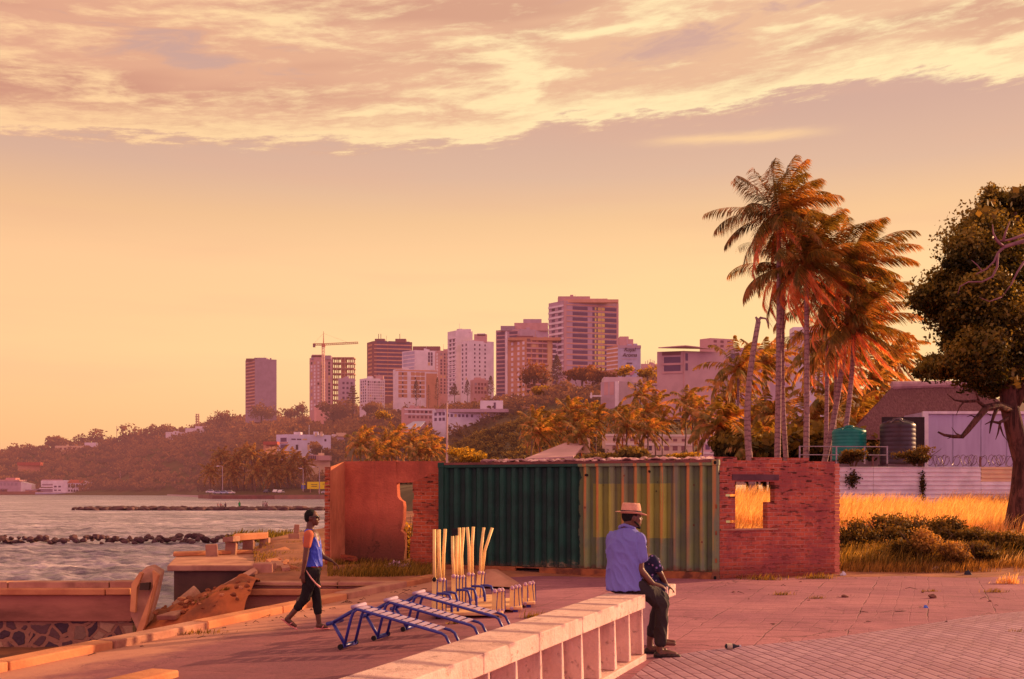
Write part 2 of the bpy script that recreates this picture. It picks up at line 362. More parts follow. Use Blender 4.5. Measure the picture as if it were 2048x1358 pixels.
# ---- promenade surface
def pave_mat():
    t = NT('promenade slabs'); p = t.pos(); x, y, z = t.sep(p)[:3]
    ca, sa = .933, -.359
    a = t.math('ADD', t.math('MULTIPLY', x, ca), t.math('MULTIPLY', y, sa)); b = t.math('SUBTRACT', t.math('MULTIPLY', y, ca), t.math('MULTIPLY', x, sa))
    w = t.math('MULTIPLY', t.math('SUBTRACT', t.noise(p, 1.3, 3), .5), .10)
    def joint(q, s, wd):
        fr = t.math('ABSOLUTE', t.math('SUBTRACT', t.math('FRACT', t.math('DIVIDE', t.math('ADD', q, w), s)), .5))
        return t.step(fr, .5-wd/s, .5-wd*.3/s)
    j = t.math('MAXIMUM', joint(a, .95, .014), t.math('MULTIPLY', joint(b, .95, .022), .8))
    j = t.math('MULTIPLY', j, t.step(t.noise(p, .9, 4, .6), .40, .60))
    vc = t.n('ShaderNodeTexVoronoi', feature='DISTANCE_TO_EDGE'); vc.inputs['Scale'].default_value = .8; t.l(t.vadd(p, t.comb(t.math('MULTIPLY', t.noise(p, 3, 4, .7), .5), t.math('MULTIPLY', t.noise(t.vadd(p, (9, 3, 0)), 3, 4, .7), .5), 0.0)), vc.inputs['Vector'])
    crack = t.math('MULTIPLY', t.step(vc.outputs['Distance'], .016, .004), t.step(t.noise(t.vadd(p, (2, 8, 0)), .6, 3), .50, .60))
    small = t.math('MULTIPLY', t.math('MAXIMUM', joint(a, .2375, .010), joint(b, .475, .02)), t.step(t.noise(t.vadd(p, (6, 1, 0)), .8, 4, .6), .42, .62))
    j = t.math('MAXIMUM', t.math('MAXIMUM', j, t.math('MULTIPLY', crack, .9)), t.math('MULTIPLY', small, .38))
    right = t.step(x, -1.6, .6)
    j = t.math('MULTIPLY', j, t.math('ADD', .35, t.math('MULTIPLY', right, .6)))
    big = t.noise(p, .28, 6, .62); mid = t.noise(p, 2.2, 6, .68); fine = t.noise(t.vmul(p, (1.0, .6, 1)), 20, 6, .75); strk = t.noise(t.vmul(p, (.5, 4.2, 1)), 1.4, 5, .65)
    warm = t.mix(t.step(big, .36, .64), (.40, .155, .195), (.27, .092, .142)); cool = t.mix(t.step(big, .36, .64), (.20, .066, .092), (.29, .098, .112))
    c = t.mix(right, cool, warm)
    # darker blotches at random over the slabs
    c = t.mix(t.math('MULTIPLY', t.step(mid, .42, .72), .45), c, t.mix(1.0, c, (.60, .56, .62), 'MULTIPLY'))
    c = t.mix(t.math('MULTIPLY', t.step(strk, .46, .68), .6), c, (.19, .065, .09))
    spots = t.step(t.noise(p, 7.0, 5, .7), .60, .70); c = t.mix(t.math('MULTIPLY', spots, .5), c, (.16, .06, .075))
    k = t.mix(fine, (.60, .60, .60), (1.38, 1.38, 1.38)); c = t.mix(1.0, c, k, 'MULTIPLY')
    c = t.mix(t.math('MULTIPLY', j, .8), c, (.10, .04, .045))
    # blown sand beside the kerb and along the wall foot
    ed = t.math('SUBTRACT', b, 0.0)
    kd = t.math('ADD', a, 9.62)       # distance from the kerb face
    sand = t.step(t.math('ADD', kd, t.math('MULTIPLY', t.math('SUBTRACT', t.noise(p, 1.1, 6, .65), .5), 2.0)), 1.45, .45)
    wd = t.math('SUBTRACT', 22.4, t.math('SUBTRACT', y, t.math('MULTIPLY', t.math('MAXIMUM', x, 4.0), .43)))
    dust = t.step(t.math('ADD', wd, t.math('MULTIPLY', t.math('SUBTRACT', t.noise(p, 1.7, 6, .65), .5), 2.0)), 1.6, .6)
    c = t.mix(t.math('MULTIPLY', sand, .9), c, t.mix(mid, (.60, .28, .18), (.42, .18, .13)))
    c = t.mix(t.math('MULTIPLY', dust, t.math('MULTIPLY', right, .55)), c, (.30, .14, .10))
    nrm = t.bump(t.math('SUBTRACT', t.math('ADD', t.math('MULTIPLY', fine, .35), mid), t.math('MULTIPLY', j, 1.2)), .55, .02)
    return t.done(c, .85, nrm, 0, .25)
KN = Vector((.933, -.359, 0)); KD = Vector((.359, .933, 0))    # across / along the kerb and the bench
k0, k1 = gp(0, 888), gp(568, 768)
KD2 = Vector((k1.x-k0.x, k1.y-k0.y, 0)).normalized(); KN2 = Vector((KD2.y, -KD2.x, 0))
def kerb_pt(s, off=0.0, z=None):
    p = Vector((k0.x, k0.y, 0))+KD2*s-KN2*off; p.z = gz(p.x) if z is None else z; return p
KL = (k1.xy-k0.xy).length
def make_ground():
    xs = np.concatenate([np.linspace(0, 1, 34)]); ys = np.linspace(-8, 24.5, 90); V = []; n = 34
    for Y in ys:
        s = (Y-k0.y)/KD2.y; xl = k0.x+KD2.x*s-.06
        for a in xs:
            x = xl+(40-xl)*a**2.2; V.append((x, Y, gz(x)+0.012*math.sin(x*1.7+Y*.6)*min(1, (x-xl)*.5)))
    i = np.arange((len(ys)-1)*n).reshape(-1, n)[:, :-1].ravel()
    me = np_mesh('promenade', V, np.stack([i, i+1, i+n+1, i+n], 1)); me.polygons.foreach_set('use_smooth', [True]*len(me.polygons))
    struct(link('promenade', me, pave_mat()))
make_ground()
# back land behind the ruins and container, up to the foot of the hill
def lot_z(x, Y):
    r = np.clip((Y-22.2-np.clip(x-4, 0, 99)*.38)/17, 0, 1); right = 1.35*r*np.clip((x-3.0)/3, 0, 1)+.25*np.clip((x-7)/2, 0, 1)*np.clip((Y-23)/2.0, 0, 1)*0
    mid = np.clip((Y-26)/18, 0, 1)*.9+.12*np.clip((Y-22)/2.5, 0, 1)
    return np.where(x > 3, np.maximum(right, mid*.9), mid)
def make_backland():
    ys = np.concatenate([np.linspace(22.0, 40, 60), np.linspace(41, 75, 30)]); a = np.linspace(0, 1, 60); V = []
    for Y in ys:
        xl = -.238*Y if Y < 33 else -7.85+(Y-33)*.25
        for q in a:
            x = xl+(60-xl)*q**1.8; z = float(lot_z(x, Y)); z -= .03
            z = z*min(1, (x-xl)/.8+.25)+(fbm(x*.7, Y*.7, 9)-.45)*.16*min(1, (Y-22)/2)
            if x < 3.8: z -= .0
            V.append((x, Y, z-(.10 if Y < 22.6 else 0)))
    n = 60; i = np.arange((len(ys)-1)*n).reshape(-1, n)[:, :-1].ravel()
    me = np_mesh('earth_lot', V, np.stack([i, i+1, i+n+1, i+n], 1)); me.polygons.foreach_set('use_smooth', [True]*len(me.polygons))
    struct(link('earth_lot', me, mat('dry earth', (.38, .145, .075), (.24, .09, .05), 1.2, .95, .5, 14, grime=.5, world=True)))
make_backland()
# the sunken dirt between kerb and sea wall
def make_hollow():
    V = []; ys = np.linspace(3, 22.3, 60); xs = np.linspace(0, 1, 40)
    for Y in ys:
        s = (Y-k0.y)/KD2.y; xr = k0.x+KD2.x*s-.30
        for a in xs:
            x = xr-a*18; d = xr-x
            z = gz(xr)-.03-1.35*min(1, d/.7)+.12*fbm(x*.8, Y*.8, 4)
            V.append((x, Y, z))
    n = 40; i = np.arange((len(ys)-1)*n).reshape(-1, n)[:, :-1].ravel()
    me = np_mesh('hollow_ground', V, np.stack([i+1, i, i+n, i+n+1], 1)); me.polygons.foreach_set('use_smooth', [True]*len(me.polygons))
    struct(link('hollow_ground', me, mat('red dirt', (.30, .11, .05), (.14, .055, .03), 1.5, .95, .6, 12, world=True)))
make_hollow()
# interlocking brick paving in the right foreground, a sheet on the slabs
def make_brick_paving():
    t = NT('interlocking pavers'); p = t.pos(); x, y, z = t.sep(p)[:3]
    ang = R(9); a = t.math('ADD', t.math('MULTIPLY', x, math.cos(ang)), t.math('MULTIPLY', y, math.sin(ang))); b = t.math('SUBTRACT', t.math('MULTIPLY', y, math.cos(ang)), t.math('MULTIPLY', x, math.sin(ang)))
    zig = t.math('MULTIPLY', t.math('PINGPONG', a, .055), .5)
    br = t.n('ShaderNodeTexBrick'); t.l(t.comb(t.math('ADD', b, zig), a, 0.0), br.inputs[0])
    br.inputs['Color1'].default_value = (.40, .225, .305, 1); br.inputs['Color2'].default_value = (.30, .155, .235, 1); br.inputs['Mortar'].default_value = (.22, .095, .145, 1)
    br.inputs['Scale'].default_value = 1.0; br.inputs['Mortar Size'].default_value = .022; br.inputs['Mortar Smooth'].default_value = .9; br.inputs['Brick Width'].default_value = .34; br.inputs['Row Height'].default_value = .135
    br.inputs['Bias'].default_value = 0.0
    big = t.noise(p, .5, 5, .6); fine = t.noise(p, 30, 4, .7)
    c = t.mix(t.math('MULTIPLY', t.step(big, .40, .66), .55), br.outputs[0], (.26, .12, .155))
    c = t.mix(1.0, c, t.mix(fine, (.78, .78, .78), (1.2, 1.2, 1.2)), 'MULTIPLY')
    nrm = t.bump(t.math('SUBTRACT', t.math('MULTIPLY', fine, .2), t.math('MULTIPLY', br.outputs[1], 1.0)), .8, .02)
    m = t.done(c, .75, nrm, 0, .3)
    edge = [gp(*q) for q in ((862, 872), (885, 866), (930, 859), (985, 853), (1040, 848), (1090, 843), (1140, 836), (1190, 829), (1240, 821), (1290, 813), (1351, 807), (1500, 796))]
    V = []; n = 24; rows = []
    for e in edge:
        for k in range(n):
            f = k/(n-1); Y = e.y+(3.0-e.y)*f; xx = e.x*(1-f)+(2.0+(e.x-2.0)*.55)*f if e.x > 3 else e.x+f*(.0)
            if e.x <= 3: xx = e.x-(e.y-Y)*.36*.98+.28*f
            V.append((xx, Y, .008+.035*math.sin(math.pi*min(1, f*3))*min(1, max(0, (e.x-2)/3))))
    i = np.arange((len(edge)-1)*n).reshape(-1, n)[:, :-1].ravel()
    me = np_mesh('brick_paving', V, np.stack([i, i+1, i+n+1, i+n], 1)); me.polygons.foreach_set('use_smooth', [True]*len(me.polygons))
    b = bmesh.new(); b.from_mesh(me); bmesh.ops.recalc_face_normals(b, faces=b.faces)
    if sum(f.normal.z for f in b.faces) < 0: bmesh.ops.reverse_faces(b, faces=b.faces)
    b.to_mesh(me); b.free()
    struct(link('brick_paving', me, m))
make_brick_paving()

# ---- kerb of weathered concrete lengths
CONC = mat('old concrete', (.52, .25, .16), (.37, .155, .105), 1.8, .85, .5, 22, grime=.6, world=True)
CONC_ORANGE = mat('old orange concrete', (.62, .25, .11), (.47, .165, .075), 1.6, .85, .5, 20, grime=.45, world=True)  # orange variant of the concrete colour
def make_kerb():
    root = empty('road_kerb', 'long low concrete kerb edging the promenade above the sea wall', 'kerb', kerb_pt(0)); root['kind'] = 'structure'
    s = -14.0; i = 0
    while s < KL+.3:
        L = random.uniform(1.5, 2.3); L = min(L, KL+.6-s)
        a, b = kerb_pt(s), kerb_pt(s+L-.025); h = .105+random.uniform(-.012, .012); w = .30; j = random.uniform(-.015, .015)
        mb = MB(); z = a.z; z2 = b.z
        P = [a+KN2*j, b+KN2*j, b-KN2*(w-j), a-KN2*(w-j)]
        mb.add([(p.x, p.y, q-.5) for p, q in zip(P, (z, z2, z2, z))]+[(p.x, p.y, q+h) for p, q in zip(P, (z, z2, z2, z))],
               [(3, 2, 1, 0), (4, 5, 6, 7), (0, 1, 5, 4), (1, 2, 6, 5), (2, 3, 7, 6), (3, 0, 4, 7)])
        mb.build('kerb_stone', CONC_ORANGE if i % 3 else CONC, root, bevel=.018); s += L; i += 1
make_kerb()

# ---- sea wall: parapet, coping ledge, face, rubble masonry below
WY = 22.0
def px_x(px, Y): return (px-CX)/F*Y
def zpy(py, Y): return H+(HY-py)/F*Y
def masonry_mat():
    t = NT('rubble masonry'); p = t.pos(); q = t.vadd(t.vmul(p, (1.0, 1.0, 1.15)), t.comb(t.math('MULTIPLY', t.noise(p, 2.0, 3), .22), 0.0, t.math('MULTIPLY', t.noise(t.vadd(p, (4, 4, 4)), 2.0, 3), .22)))
    v1 = t.n('ShaderNodeTexVoronoi', feature='DISTANCE_TO_EDGE'); v2 = t.n('ShaderNodeTexVoronoi')
    for v in (v1, v2): v.inputs['Scale'].default_value = 3.3; t.l(q, v.inputs['Vector'])
    e = t.math('ADD', v1.outputs['Distance'], t.math('MULTIPLY', t.math('SUBTRACT', t.noise(p, 9, 3), .5), .05))
    st = t.step(e, .085, .12); r = t.sep(v2.outputs['Color'])
    c = t.mix(r[0], (.075, .042, .06), (.21, .10, .09)); c = t.mix(t.step(r[1], .90, .95), c, (.60, .34, .20)); c = t.mix(t.math('MULTIPLY', t.noise(p, 12, 5), .5), c, (.05, .025, .03))
    c = t.mix(st, t.mix(t.noise(p, 4, 5), (.40, .19, .12), (.27, .12, .08)), c)
    return t.done(c, .85, t.bump(t.math('ADD', t.math('MULTIPLY', st, 1.2), t.noise(p, 14, 5)), .7, .04), 0, .25)
WALLF = mat('sea wall face', (.44, .165, .11), (.31, .11, .08), .9, .9, .45, 14, grime=.7, stretch=(.5, 1, 1.6), world=True)
def make_seawall():
    def run(px0, px1, label, rub=True):
        x0, x1 = px_x(px0, WY), px_x(px1, WY)
        root = empty('sea_wall', label, 'sea wall', ((x0+x1)/2, WY, -1.7)); zt = zpy(767.7, WY+.12); zc = zpy(776.5, WY)
        # parapet and coping in separate lengths
        for nm, z0, z1, y0, y1, m in (('parapet', zc-.10, zt, WY+.14, WY+.50, CONC), ('coping', zpy(785, WY), zc, WY-.06, WY+.5, CONC_ORANGE)):
            x = x0
            while x < x1-.05:
                L = min(random.uniform(1.4, 2.2), x1-x)
                if x1-(x+L) < .5: L = x1-x
                dz = random.uniform(-.012, .012); mb = MB(); mb.box((x+L/2, (y0+y1)/2, (z0+z1)/2+dz), (L-.022, y1-y0, z1-z0)); mb.build(nm, m, root, bevel=.02); x += L
        mb = MB(); zf = zpy(819.9, WY); z0 = zpy(785, WY)-.003
        mb.slab([(x0, WY+.06, z0), (x1, WY+.06, z0), (x1, WY-.02, zf), (x0, WY-.02, zf)], (0, .5, 0)); mb.build('wall_face', WALLF, root, bevel=.015)
        if rub:
            mb = MB(); mb.box(((x0+x1)/2, WY+.28, (zf-1.95)/2), (x1-x0, .44, 1.95+zf-.006)); mb.build('rubble_footing', masonry_mat(), root)
        return root
    run(-230, 174, 'long concrete sea wall with dark rubble stones along its foot')
    run(313, 572, 'low concrete sea wall piece below the roofless brick ruin')
make_seawall()
# platform beyond the break, its dark face and top slab
def make_platform():
    Yp = 26.0; x0, x1 = px_x(221, Yp), px_x(336, Yp)
    root = empty('sea_platform', 'dark undercut concrete platform with pale top slab behind the broken sea wall', 'platform', ((x0+x1)/2, Yp, -1.5))
    mb = MB(); top = [(x0, Yp, 0), (x1, Yp, 0), (px_x(470, 25), 25.0, 0), (px_x(470, 33.5), 33.5, 0), (px_x(395, 33), 33, 0), (px_x(232, 29.5), 29.5, 0)]
    mb.prism([(p[0], p[1]) for p in top], -.13, .015); mb.build('top_slab', CONC, root, bevel=.03)
    mb = MB(); mb.prism([(x0+.12, Yp+.14), (x1+.5, Yp+.14), (px_x(470, 33), 33.0), (px_x(245, 29.3), 29.3)], -2.2, -.133); mb.build('underside_wall', mat('dark under wall', (.13, .06, .045), (.07, .035, .03), 1.2, .9, .5, 10, world=True), root)  # wall below the top slab in a dark colour
    mb = MB(); mb.slab([(px_x(229, 29.3), 29.3, .02), (px_x(390, 31.6), 31.6, .02), (px_x(390, 32.2), 32.2, .02), (px_x(229, 29.9), 29.9, .02)], (0, 0, .11)); mb.build('edge_kerb', CONC_ORANGE, root, bevel=.03)
    mb = MB(); mb.box((px_x(347, 23.4), 23.6, -.02), (.42, .42, .52)); o = mb.build('concrete_block', CONC, bevel=.03); tag(o, 'square concrete block at the corner of the sea platform', 'block')
make_platform()
# tilted fallen slab
def make_fallen():
    root = empty('fallen_wall_slab', 'broken orange concrete wall piece leaning upright with a dark square hole', 'broken slab', at(190, 836, 21.2))
    Y = 21.3; P = lambda x, y, d=0: at(x, y, Y+d)
    mb = MB(); mb.slab([P(184, 839, -.25), P(172, 812), P(176, 768, .35), P(189, 752, .5), P(200, 749, .5), P(213, 757, .45), P(206, 790, .1), P(197, 822, -.2)], (.0, .26, .06)); mb.build('slab_body', CONC, root, bevel=.03)
    mb = MB(); mb.slab([P(174, 806, -.06), P(176, 770, .24), P(187, 754, .36), P(191, 756, .36), P(183, 776, .2), P(181, 808, -.1)], (0, -.10, .0)); mb.build('side_rib', CONC_ORANGE, root, bevel=.01)
    mb = MB(); mb.slab([P(188, 838, -.36), P(183, 832, -.3), P(205, 774, .1), P(204, 752, .36), P(212, 758, .3), P(204, 792, 0), P(195, 824, -.3)], (0, -.13, .0)); mb.build('side_rib', CONC_ORANGE, root, bevel=.01)
    mb = MB(); mb.slab([P(187, 778, .12), P(188, 769, .22), P(200, 768, .24), P(199, 778, .14)], (0, -.11, 0)); mb.build('dark_recess', mat('dark recess', (.05, .02, .015)), root)
make_fallen()
# mound of red earth in the gap with rubble on it
def make_mound():
    n = 46; V = []; x0, x1 = px_x(190, 21.6), px_x(334, 21.6)
    for j in range(24):
        for i in range(n):
            a = i/(n-1); b = j/23; x = x0+(x1-x0)*a; Y = 20.2+b*2.7
            ridge = lerp(-.78, -.10, a**.6)+.25*math.exp(-((a-.80)/.22)**2)
            z = -1.75+(ridge+1.75)*(1-math.exp(-5.0*b))*(1-.10*max(0, b-.6))+.34*(fbm(x*1.6, Y*1.6, 21)-.45)+.16*(fbm(x*5, Y*5, 22)-.45)
            V.append((x, Y, z))
    i = np.arange(23*n).reshape(-1, n)[:, :-1].ravel(); me = np_mesh('earth_mound', V, np.stack([i, i+1, i+n+1, i+n], 1))
    o = link('earth_mound', me, mat('red soil', (.52, .14, .045), (.22, .065, .03), 1.6, .95, .9, 9, grime=.5, world=True)); tag(o, 'washed out bank of red earth in the gap of the sea wall', 'earth bank', kind='thing')
    k = 0
    for lab, pts, d, m in (
        ('thin concrete sheet propped at a slant over the red earth', [(262, 788, 22.6), (336, 748, 23.4), (340, 752, 23.2), (270, 796, 22.2)], (0, .1, -.10), CONC),
        ('pale broken pavement slab sliding down the red bank', [(243, 798, 21.6), (268, 785, 22.2), (310, 776, 22.6), (302, 786, 21.9), (262, 802, 21.2)], (0, 0, -.12), CONC_ORANGE),
        ('tilted pale slab lying against the dark platform wall', [(226, 796, 22.3), (256, 772, 23.0), (259, 776, 22.8), (236, 802, 22.0)], (.1, .05, -.12), CONC),
        ('bright orange slab fragment on top of the red bank', [(292, 772, 22.2), (318, 760, 22.8), (330, 765, 22.6), (318, 774, 22.0), (300, 782, 21.7)], (0, 0, -.13), CONC_ORANGE),
        ('dark flat slab half buried low in the red bank', [(206, 812, 20.9), (226, 806, 21.2), (246, 803, 21.4), (232, 812, 20.9)], (0, .05, -.10), CONC)):
        mb = MB(); mb.slab([at(*p) for p in pts], d); o = mb.build('broken_slab', m, bevel=.02); tag(o, lab, 'broken slab')
make_mound()
# ================================================================== BREAKWATERS
ROCK = mat('breakwater rock', (.13, .06, .06), (.07, .033, .04), 1.4, .85, .6, 6, isl=.3)
def rock_mesh(name, seed, flat=.72):
    b = bmesh.new(); bmesh.ops.create_icosphere(b, subdivisions=3, radius=1); r = random.Random(seed)
    pl = [(Vector((r.gauss(0, 1), r.gauss(0, 1), r.gauss(0, 1))).normalized(), r.uniform(.55, .85)) for _ in range(13)]
    for v in b.verts:
        for n, d in pl:
            q = v.co.dot(n)
            if q > d: v.co -= n*(q-d)*.9
        v.co.z *= flat
        v.co += Vector((r.gauss(0, .012), r.gauss(0, .012), r.gauss(0, .012)))
    me = bpy.data.meshes.new(name); b.to_mesh(me); b.free(); return me
rocks = [rock_mesh('rock', 100+i) for i in range(7)]
for m_ in rocks: m_.materials.append(ROCK)
def put_rock(p, s, label, group, nm='breakwater_rock', kinds=None):
    o = bpy.data.objects.new(nm, random.choice(kinds or rocks)); col.objects.link(o); o.location = p; o.scale = (s*random.uniform(.8, 1.35), s*random.uniform(.8, 1.2), s*random.uniform(.75, 1.1))
    o.rotation_euler = (random.uniform(-.4, .4), random.uniform(-.4, .4), random.uniform(0, 6.28)); return tag(o, label, 'rock', group)
for i in range(150):
    px = -25+i*3.1+random.uniform(-2, 2); Y = 68+random.uniform(-1.1, 1.1)
    up = .22*math.exp(-((px-335)/55)**2)
    put_rock((px_x(px, Y), Y, SEA+.06+random.uniform(-.1, .28)+up), random.uniform(.15, .31), 'dark boulder in the near breakwater crossing the water', 'boulders of the near breakwater')
def scatter_rocks(px0, px1, Y, n, h, seed):
    V = []; Q = []; o = 0
    for i in range(n):
        me = rocks[i % 7]; co_ = np.empty(len(me.vertices)*3, np.float32); me.vertices.foreach_get('co', co_); co_ = co_.reshape(-1, 3)
        px = px0+(px1-px0)*rng.random(); y = Y+rng.normal(0, 1.4); s = rng.uniform(.4, .95)*min(1, (px-px0)/90+.45); a = rng.uniform(0, 6.28)
        x_ = co_[:, 0]*math.cos(a)-co_[:, 1]*math.sin(a); y_ = co_[:, 0]*math.sin(a)+co_[:, 1]*math.cos(a)
        V.append(np.stack([x_*s*1.2+px_x(px, y), y_*s+y, co_[:, 2]*s*.7+SEA+h*rng.uniform(.0, .7)], 1))
        f = np.empty(len(me.loops), np.int32); me.loops.foreach_get('vertex_index', f); Q.append(f.reshape(-1, 3)+o); o += len(co_)
    return np.concatenate(V), np.concatenate(Q)
V, Q = scatter_rocks(95, 430, 183, 330, .55, 1); me = np_mesh('far_breakwater', V, Q)
o = link('far_breakwater', me, mat('far rock', (.16, .075, .07), (.10, .05, .05), .8, .9, haze=.6)); tag(o, 'thin far line of rubble rock crossing the bay with people on it', 'breakwater', kind='stuff')

clods = [rock_mesh('bank_stone', 400+i) for i in range(3)]
clods[0].materials.append(CONC_ORANGE); clods[1].materials.append(mat('earth clod', (.34, .10, .04), (.20, .06, .03), 3, .95, .6)); clods[2].materials.append(clods[1].materials[0])
for i in range(70):
    px = random.uniform(196, 330); Y = random.uniform(20.9, 22.4); z = -.62+(px-196)/134*.62+random.uniform(-.28, .05)
    put_rock((px_x(px, Y), Y, z), random.uniform(.03, .085), 'clod or stone lying on the washed out red bank', 'stones on the red bank', 'bank_stone', clods)
# broken posts and beam on the sea platform
POST = mat('pitted post concrete', (.40, .20, .13), (.26, .12, .09), 3, .9, .8, 16, grime=.5)
def post(px0, px1, py0, py1, Y, label, lean=0.0, nm='broken_post'):
    a, b = at(px0, py1, Y), at(px1, py0, Y); mb = MB(); w = b.x-a.x; h = b.z-a.z+.12
    mb.box((0, 0, h/2), (w, w*.9, h), Matrix.Rotation(lean, 3, 'Y'), .94)
    o = mb.build(nm, POST, world=False, bevel=.02); o.location = ((a.x+b.x)/2, Y, a.z-.12); o.rotation_euler = (0, 0, .25); return tag(o, label, 'concrete post')
post(272, 288, 718, 735, 29.6, 'short broken concrete post left of the concrete beam', -.06)
post(381, 396, 704, 722, 32, 'square concrete stump between the beam and the walking man')
o = post(388, 395, 692, 706, 32, 'pointed shard of concrete standing on a square stump', .08, 'concrete_shard')
root = empty('concrete_trestle', 'long concrete beam resting on three stubby posts by the water', 'concrete bench', at(324, 730, 30.5))
mb = MB(); mb.slab([at(294, 715.5, 30.1), at(308, 715, 29.9), at(308, 707.5, 29.9), at(294, 709, 30.1)], (.1, .4, 0)); mb.build('beam_end', POST, root, bevel=.02)
mb = MB(); mb.slab([at(308.5, 714, 30.2), at(354, 711, 31.2), at(354, 703.5, 31.2), at(308.5, 706, 30.2)], (-.1, .5, .02)); mb.build('beam', CONC_ORANGE, root, bevel=.02)
for a, b, y0, y1, Y in ((296, 311, 714, 731, 30.3), (319, 334, 711, 729, 30.7), (341, 354, 708, 727, 31.1)):
    mb = MB(); p = at(a, y1, Y); q = at(b, y0+2, Y); mb.box(((p.x+q.x)/2, Y+.2, (p.z+q.z)/2-.06), (q.x-p.x, .3, q.z-p.z+.14), Matrix.Rotation(.05, 3, 'Y'), .93); mb.build('post', POST, root, bevel=.02)
for i, (px, py, Y, s) in enumerate(((372, 731, 29, .16), (362, 752, 25, .17), (368, 757, 24.4, .15), (374, 749, 25.4, .13), (381, 755, 24.2, .12), (356, 758, 24, .14), (364, 744, 26, .14), (377, 760, 23.7, .12), (388, 758, 24, .10))):
    mb = MB(); mb.box((0, 0, s*.4), (s*random.uniform(1.5, 2.6), s*1.5, s*.8), Euler((random.uniform(-.3, .3), random.uniform(-.3, .3), random.uniform(0, 3))).to_matrix())
    o = mb.build('concrete_chunk', random.choice((CONC, CONC_ORANGE)), world=False, bevel=.012); p = at(px, py, Y); p.z = max(p.z, .06); o.location = p
    tag(o, 'jumbled chunk of broken concrete behind the walking man', 'rubble', 'broken chunks behind the walking man')
mb = MB(); mb.slab([at(358, 760, 23.8), at(376, 741, 25.4), at(381, 742, 25.3), at(364, 764, 23.6)], (0, .12, .06)); tag(mb.build('concrete_plank', CONC_ORANGE, bevel=.01), 'slim concrete plank lying slanted on rubble behind the walking man', 'plank')

# ================================================================== BRICK AND PLASTER RUINS
def brick_mat(name, c1, c2, mort, dirt, sc=1.0, ax='x'):
    t = NT(name); p = t.obj(); x, y, z = t.sep(p)[:3]
    br = t.n('ShaderNodeTexBrick'); w = t.math('MULTIPLY', t.math('SUBTRACT', t.noise(p, 1.7, 3), .5), .03)
    t.l(t.comb(t.math('ADD', t.math('ADD', x, y), w), t.math('ADD', z, w), 0.0), br.inputs[0])
    br.inputs['Scale'].default_value = 1; br.inputs['Brick Width'].default_value = .225; br.inputs['Row Height'].default_value = .085; br.inputs['Mortar Size'].default_value = .011; br.inputs['Mortar Smooth'].default_value = .3
    br.inputs['Color1'].default_value = (*c1, 1); br.inputs['Color2'].default_value = (*c2, 1); br.inputs['Mortar'].default_value = (*mort, 1); br.inputs['Bias'].default_value = -.2
    n = t.noise(p, 1.3, 6, .68); f = t.noise(p, 16, 5, .7)
    c = t.mix(t.math('MULTIPLY', t.step(n, .40, .62), .8), br.outputs[0], dirt)
    hole = t.step(t.noise(t.vmul(p, (2.2, 2.2, 9.0)), 1.5, 4, .6), .56, .63)
    c = t.mix(t.math('MULTIPLY', hole, t.math('MULTIPLY', t.step(z, .5, 1.9), .9)), c, (.06, .02, .015))
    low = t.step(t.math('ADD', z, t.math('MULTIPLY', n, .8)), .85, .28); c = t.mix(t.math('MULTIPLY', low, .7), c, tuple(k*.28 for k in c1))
    c = t.mix(1.0, c, t.mix(f, (.68, .68, .68), (1.28, 1.28, 1.28)), 'MULTIPLY')
    h = t.math('SUBTRACT', t.math('ADD', t.math('MULTIPLY', f, .5), t.math('MULTIPLY', n, .4)), t.math('ADD', br.outputs[1], t.math('MULTIPLY', hole, 1.5)))
    return t.done(c, .9, t.bump(h, .8, .02), 0, .2)
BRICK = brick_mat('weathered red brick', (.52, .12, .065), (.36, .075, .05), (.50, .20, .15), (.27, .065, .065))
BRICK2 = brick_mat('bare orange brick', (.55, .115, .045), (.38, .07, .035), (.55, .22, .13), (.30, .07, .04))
def plaster_mat():
    t = NT('stained plaster'); p = t.obj(); z = t.sep(p)[2]
    n = t.noise(p, 1.1, 7, .68); v = t.noise(t.vmul(p, (2.6, 2.6, .45)), 1.6, 6, .65); f = t.noise(p, 18, 5, .65)
    c = t.mix(t.step(n, .38, .64), (.58, .15, .080), (.40, .095, .055))
    c = t.mix(t.math('MULTIPLY', t.step(v, .50, .72), .5), c, (.22, .07, .04))
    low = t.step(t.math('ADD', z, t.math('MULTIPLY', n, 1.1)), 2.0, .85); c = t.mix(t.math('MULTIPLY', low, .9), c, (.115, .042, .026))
    bl = t.step(t.noise(t.vadd(p, (5, 1, 2)), 2.6, 7, .75), .53, .62); c = t.mix(t.math('MULTIPLY', bl, t.math('MULTIPLY', low, .8)), c, (.06, .025, .015))
    c = t.mix(1.0, c, t.mix(f, (.82, .82, .82), (1.15, 1.15, 1.15)), 'MULTIPLY')
    return t.done(c, .9, t.bump(t.math('ADD', f, n), .8, .03), 0, .2)
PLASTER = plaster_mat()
WD = Vector((.925, -.38, 0)).normalized()                 # direction of the container / ruin line, left to right
WNrm = Vector((-WD.y, WD.x, 0))                           # away from the camera
def wall_frame(name, label, origin, dirn, cat):
    o = empty(name, label, cat, origin, math.atan2(dirn.y, dirn.x)); return o
def cells(parent, name, m, cellsxz, th, jag=0.0, bevel=.0, y0=0.0):
    """wall built of boxes in its own frame: x along, z up"""
    mb = MB()
    for (xa, xb, za, zb) in cellsxz:
        mb.box(((xa+xb)/2, y0+th/2, (za+zb)/2), (xb-xa, th, zb-za))
    o = mb.build(name, m, parent, world=False)
    return o
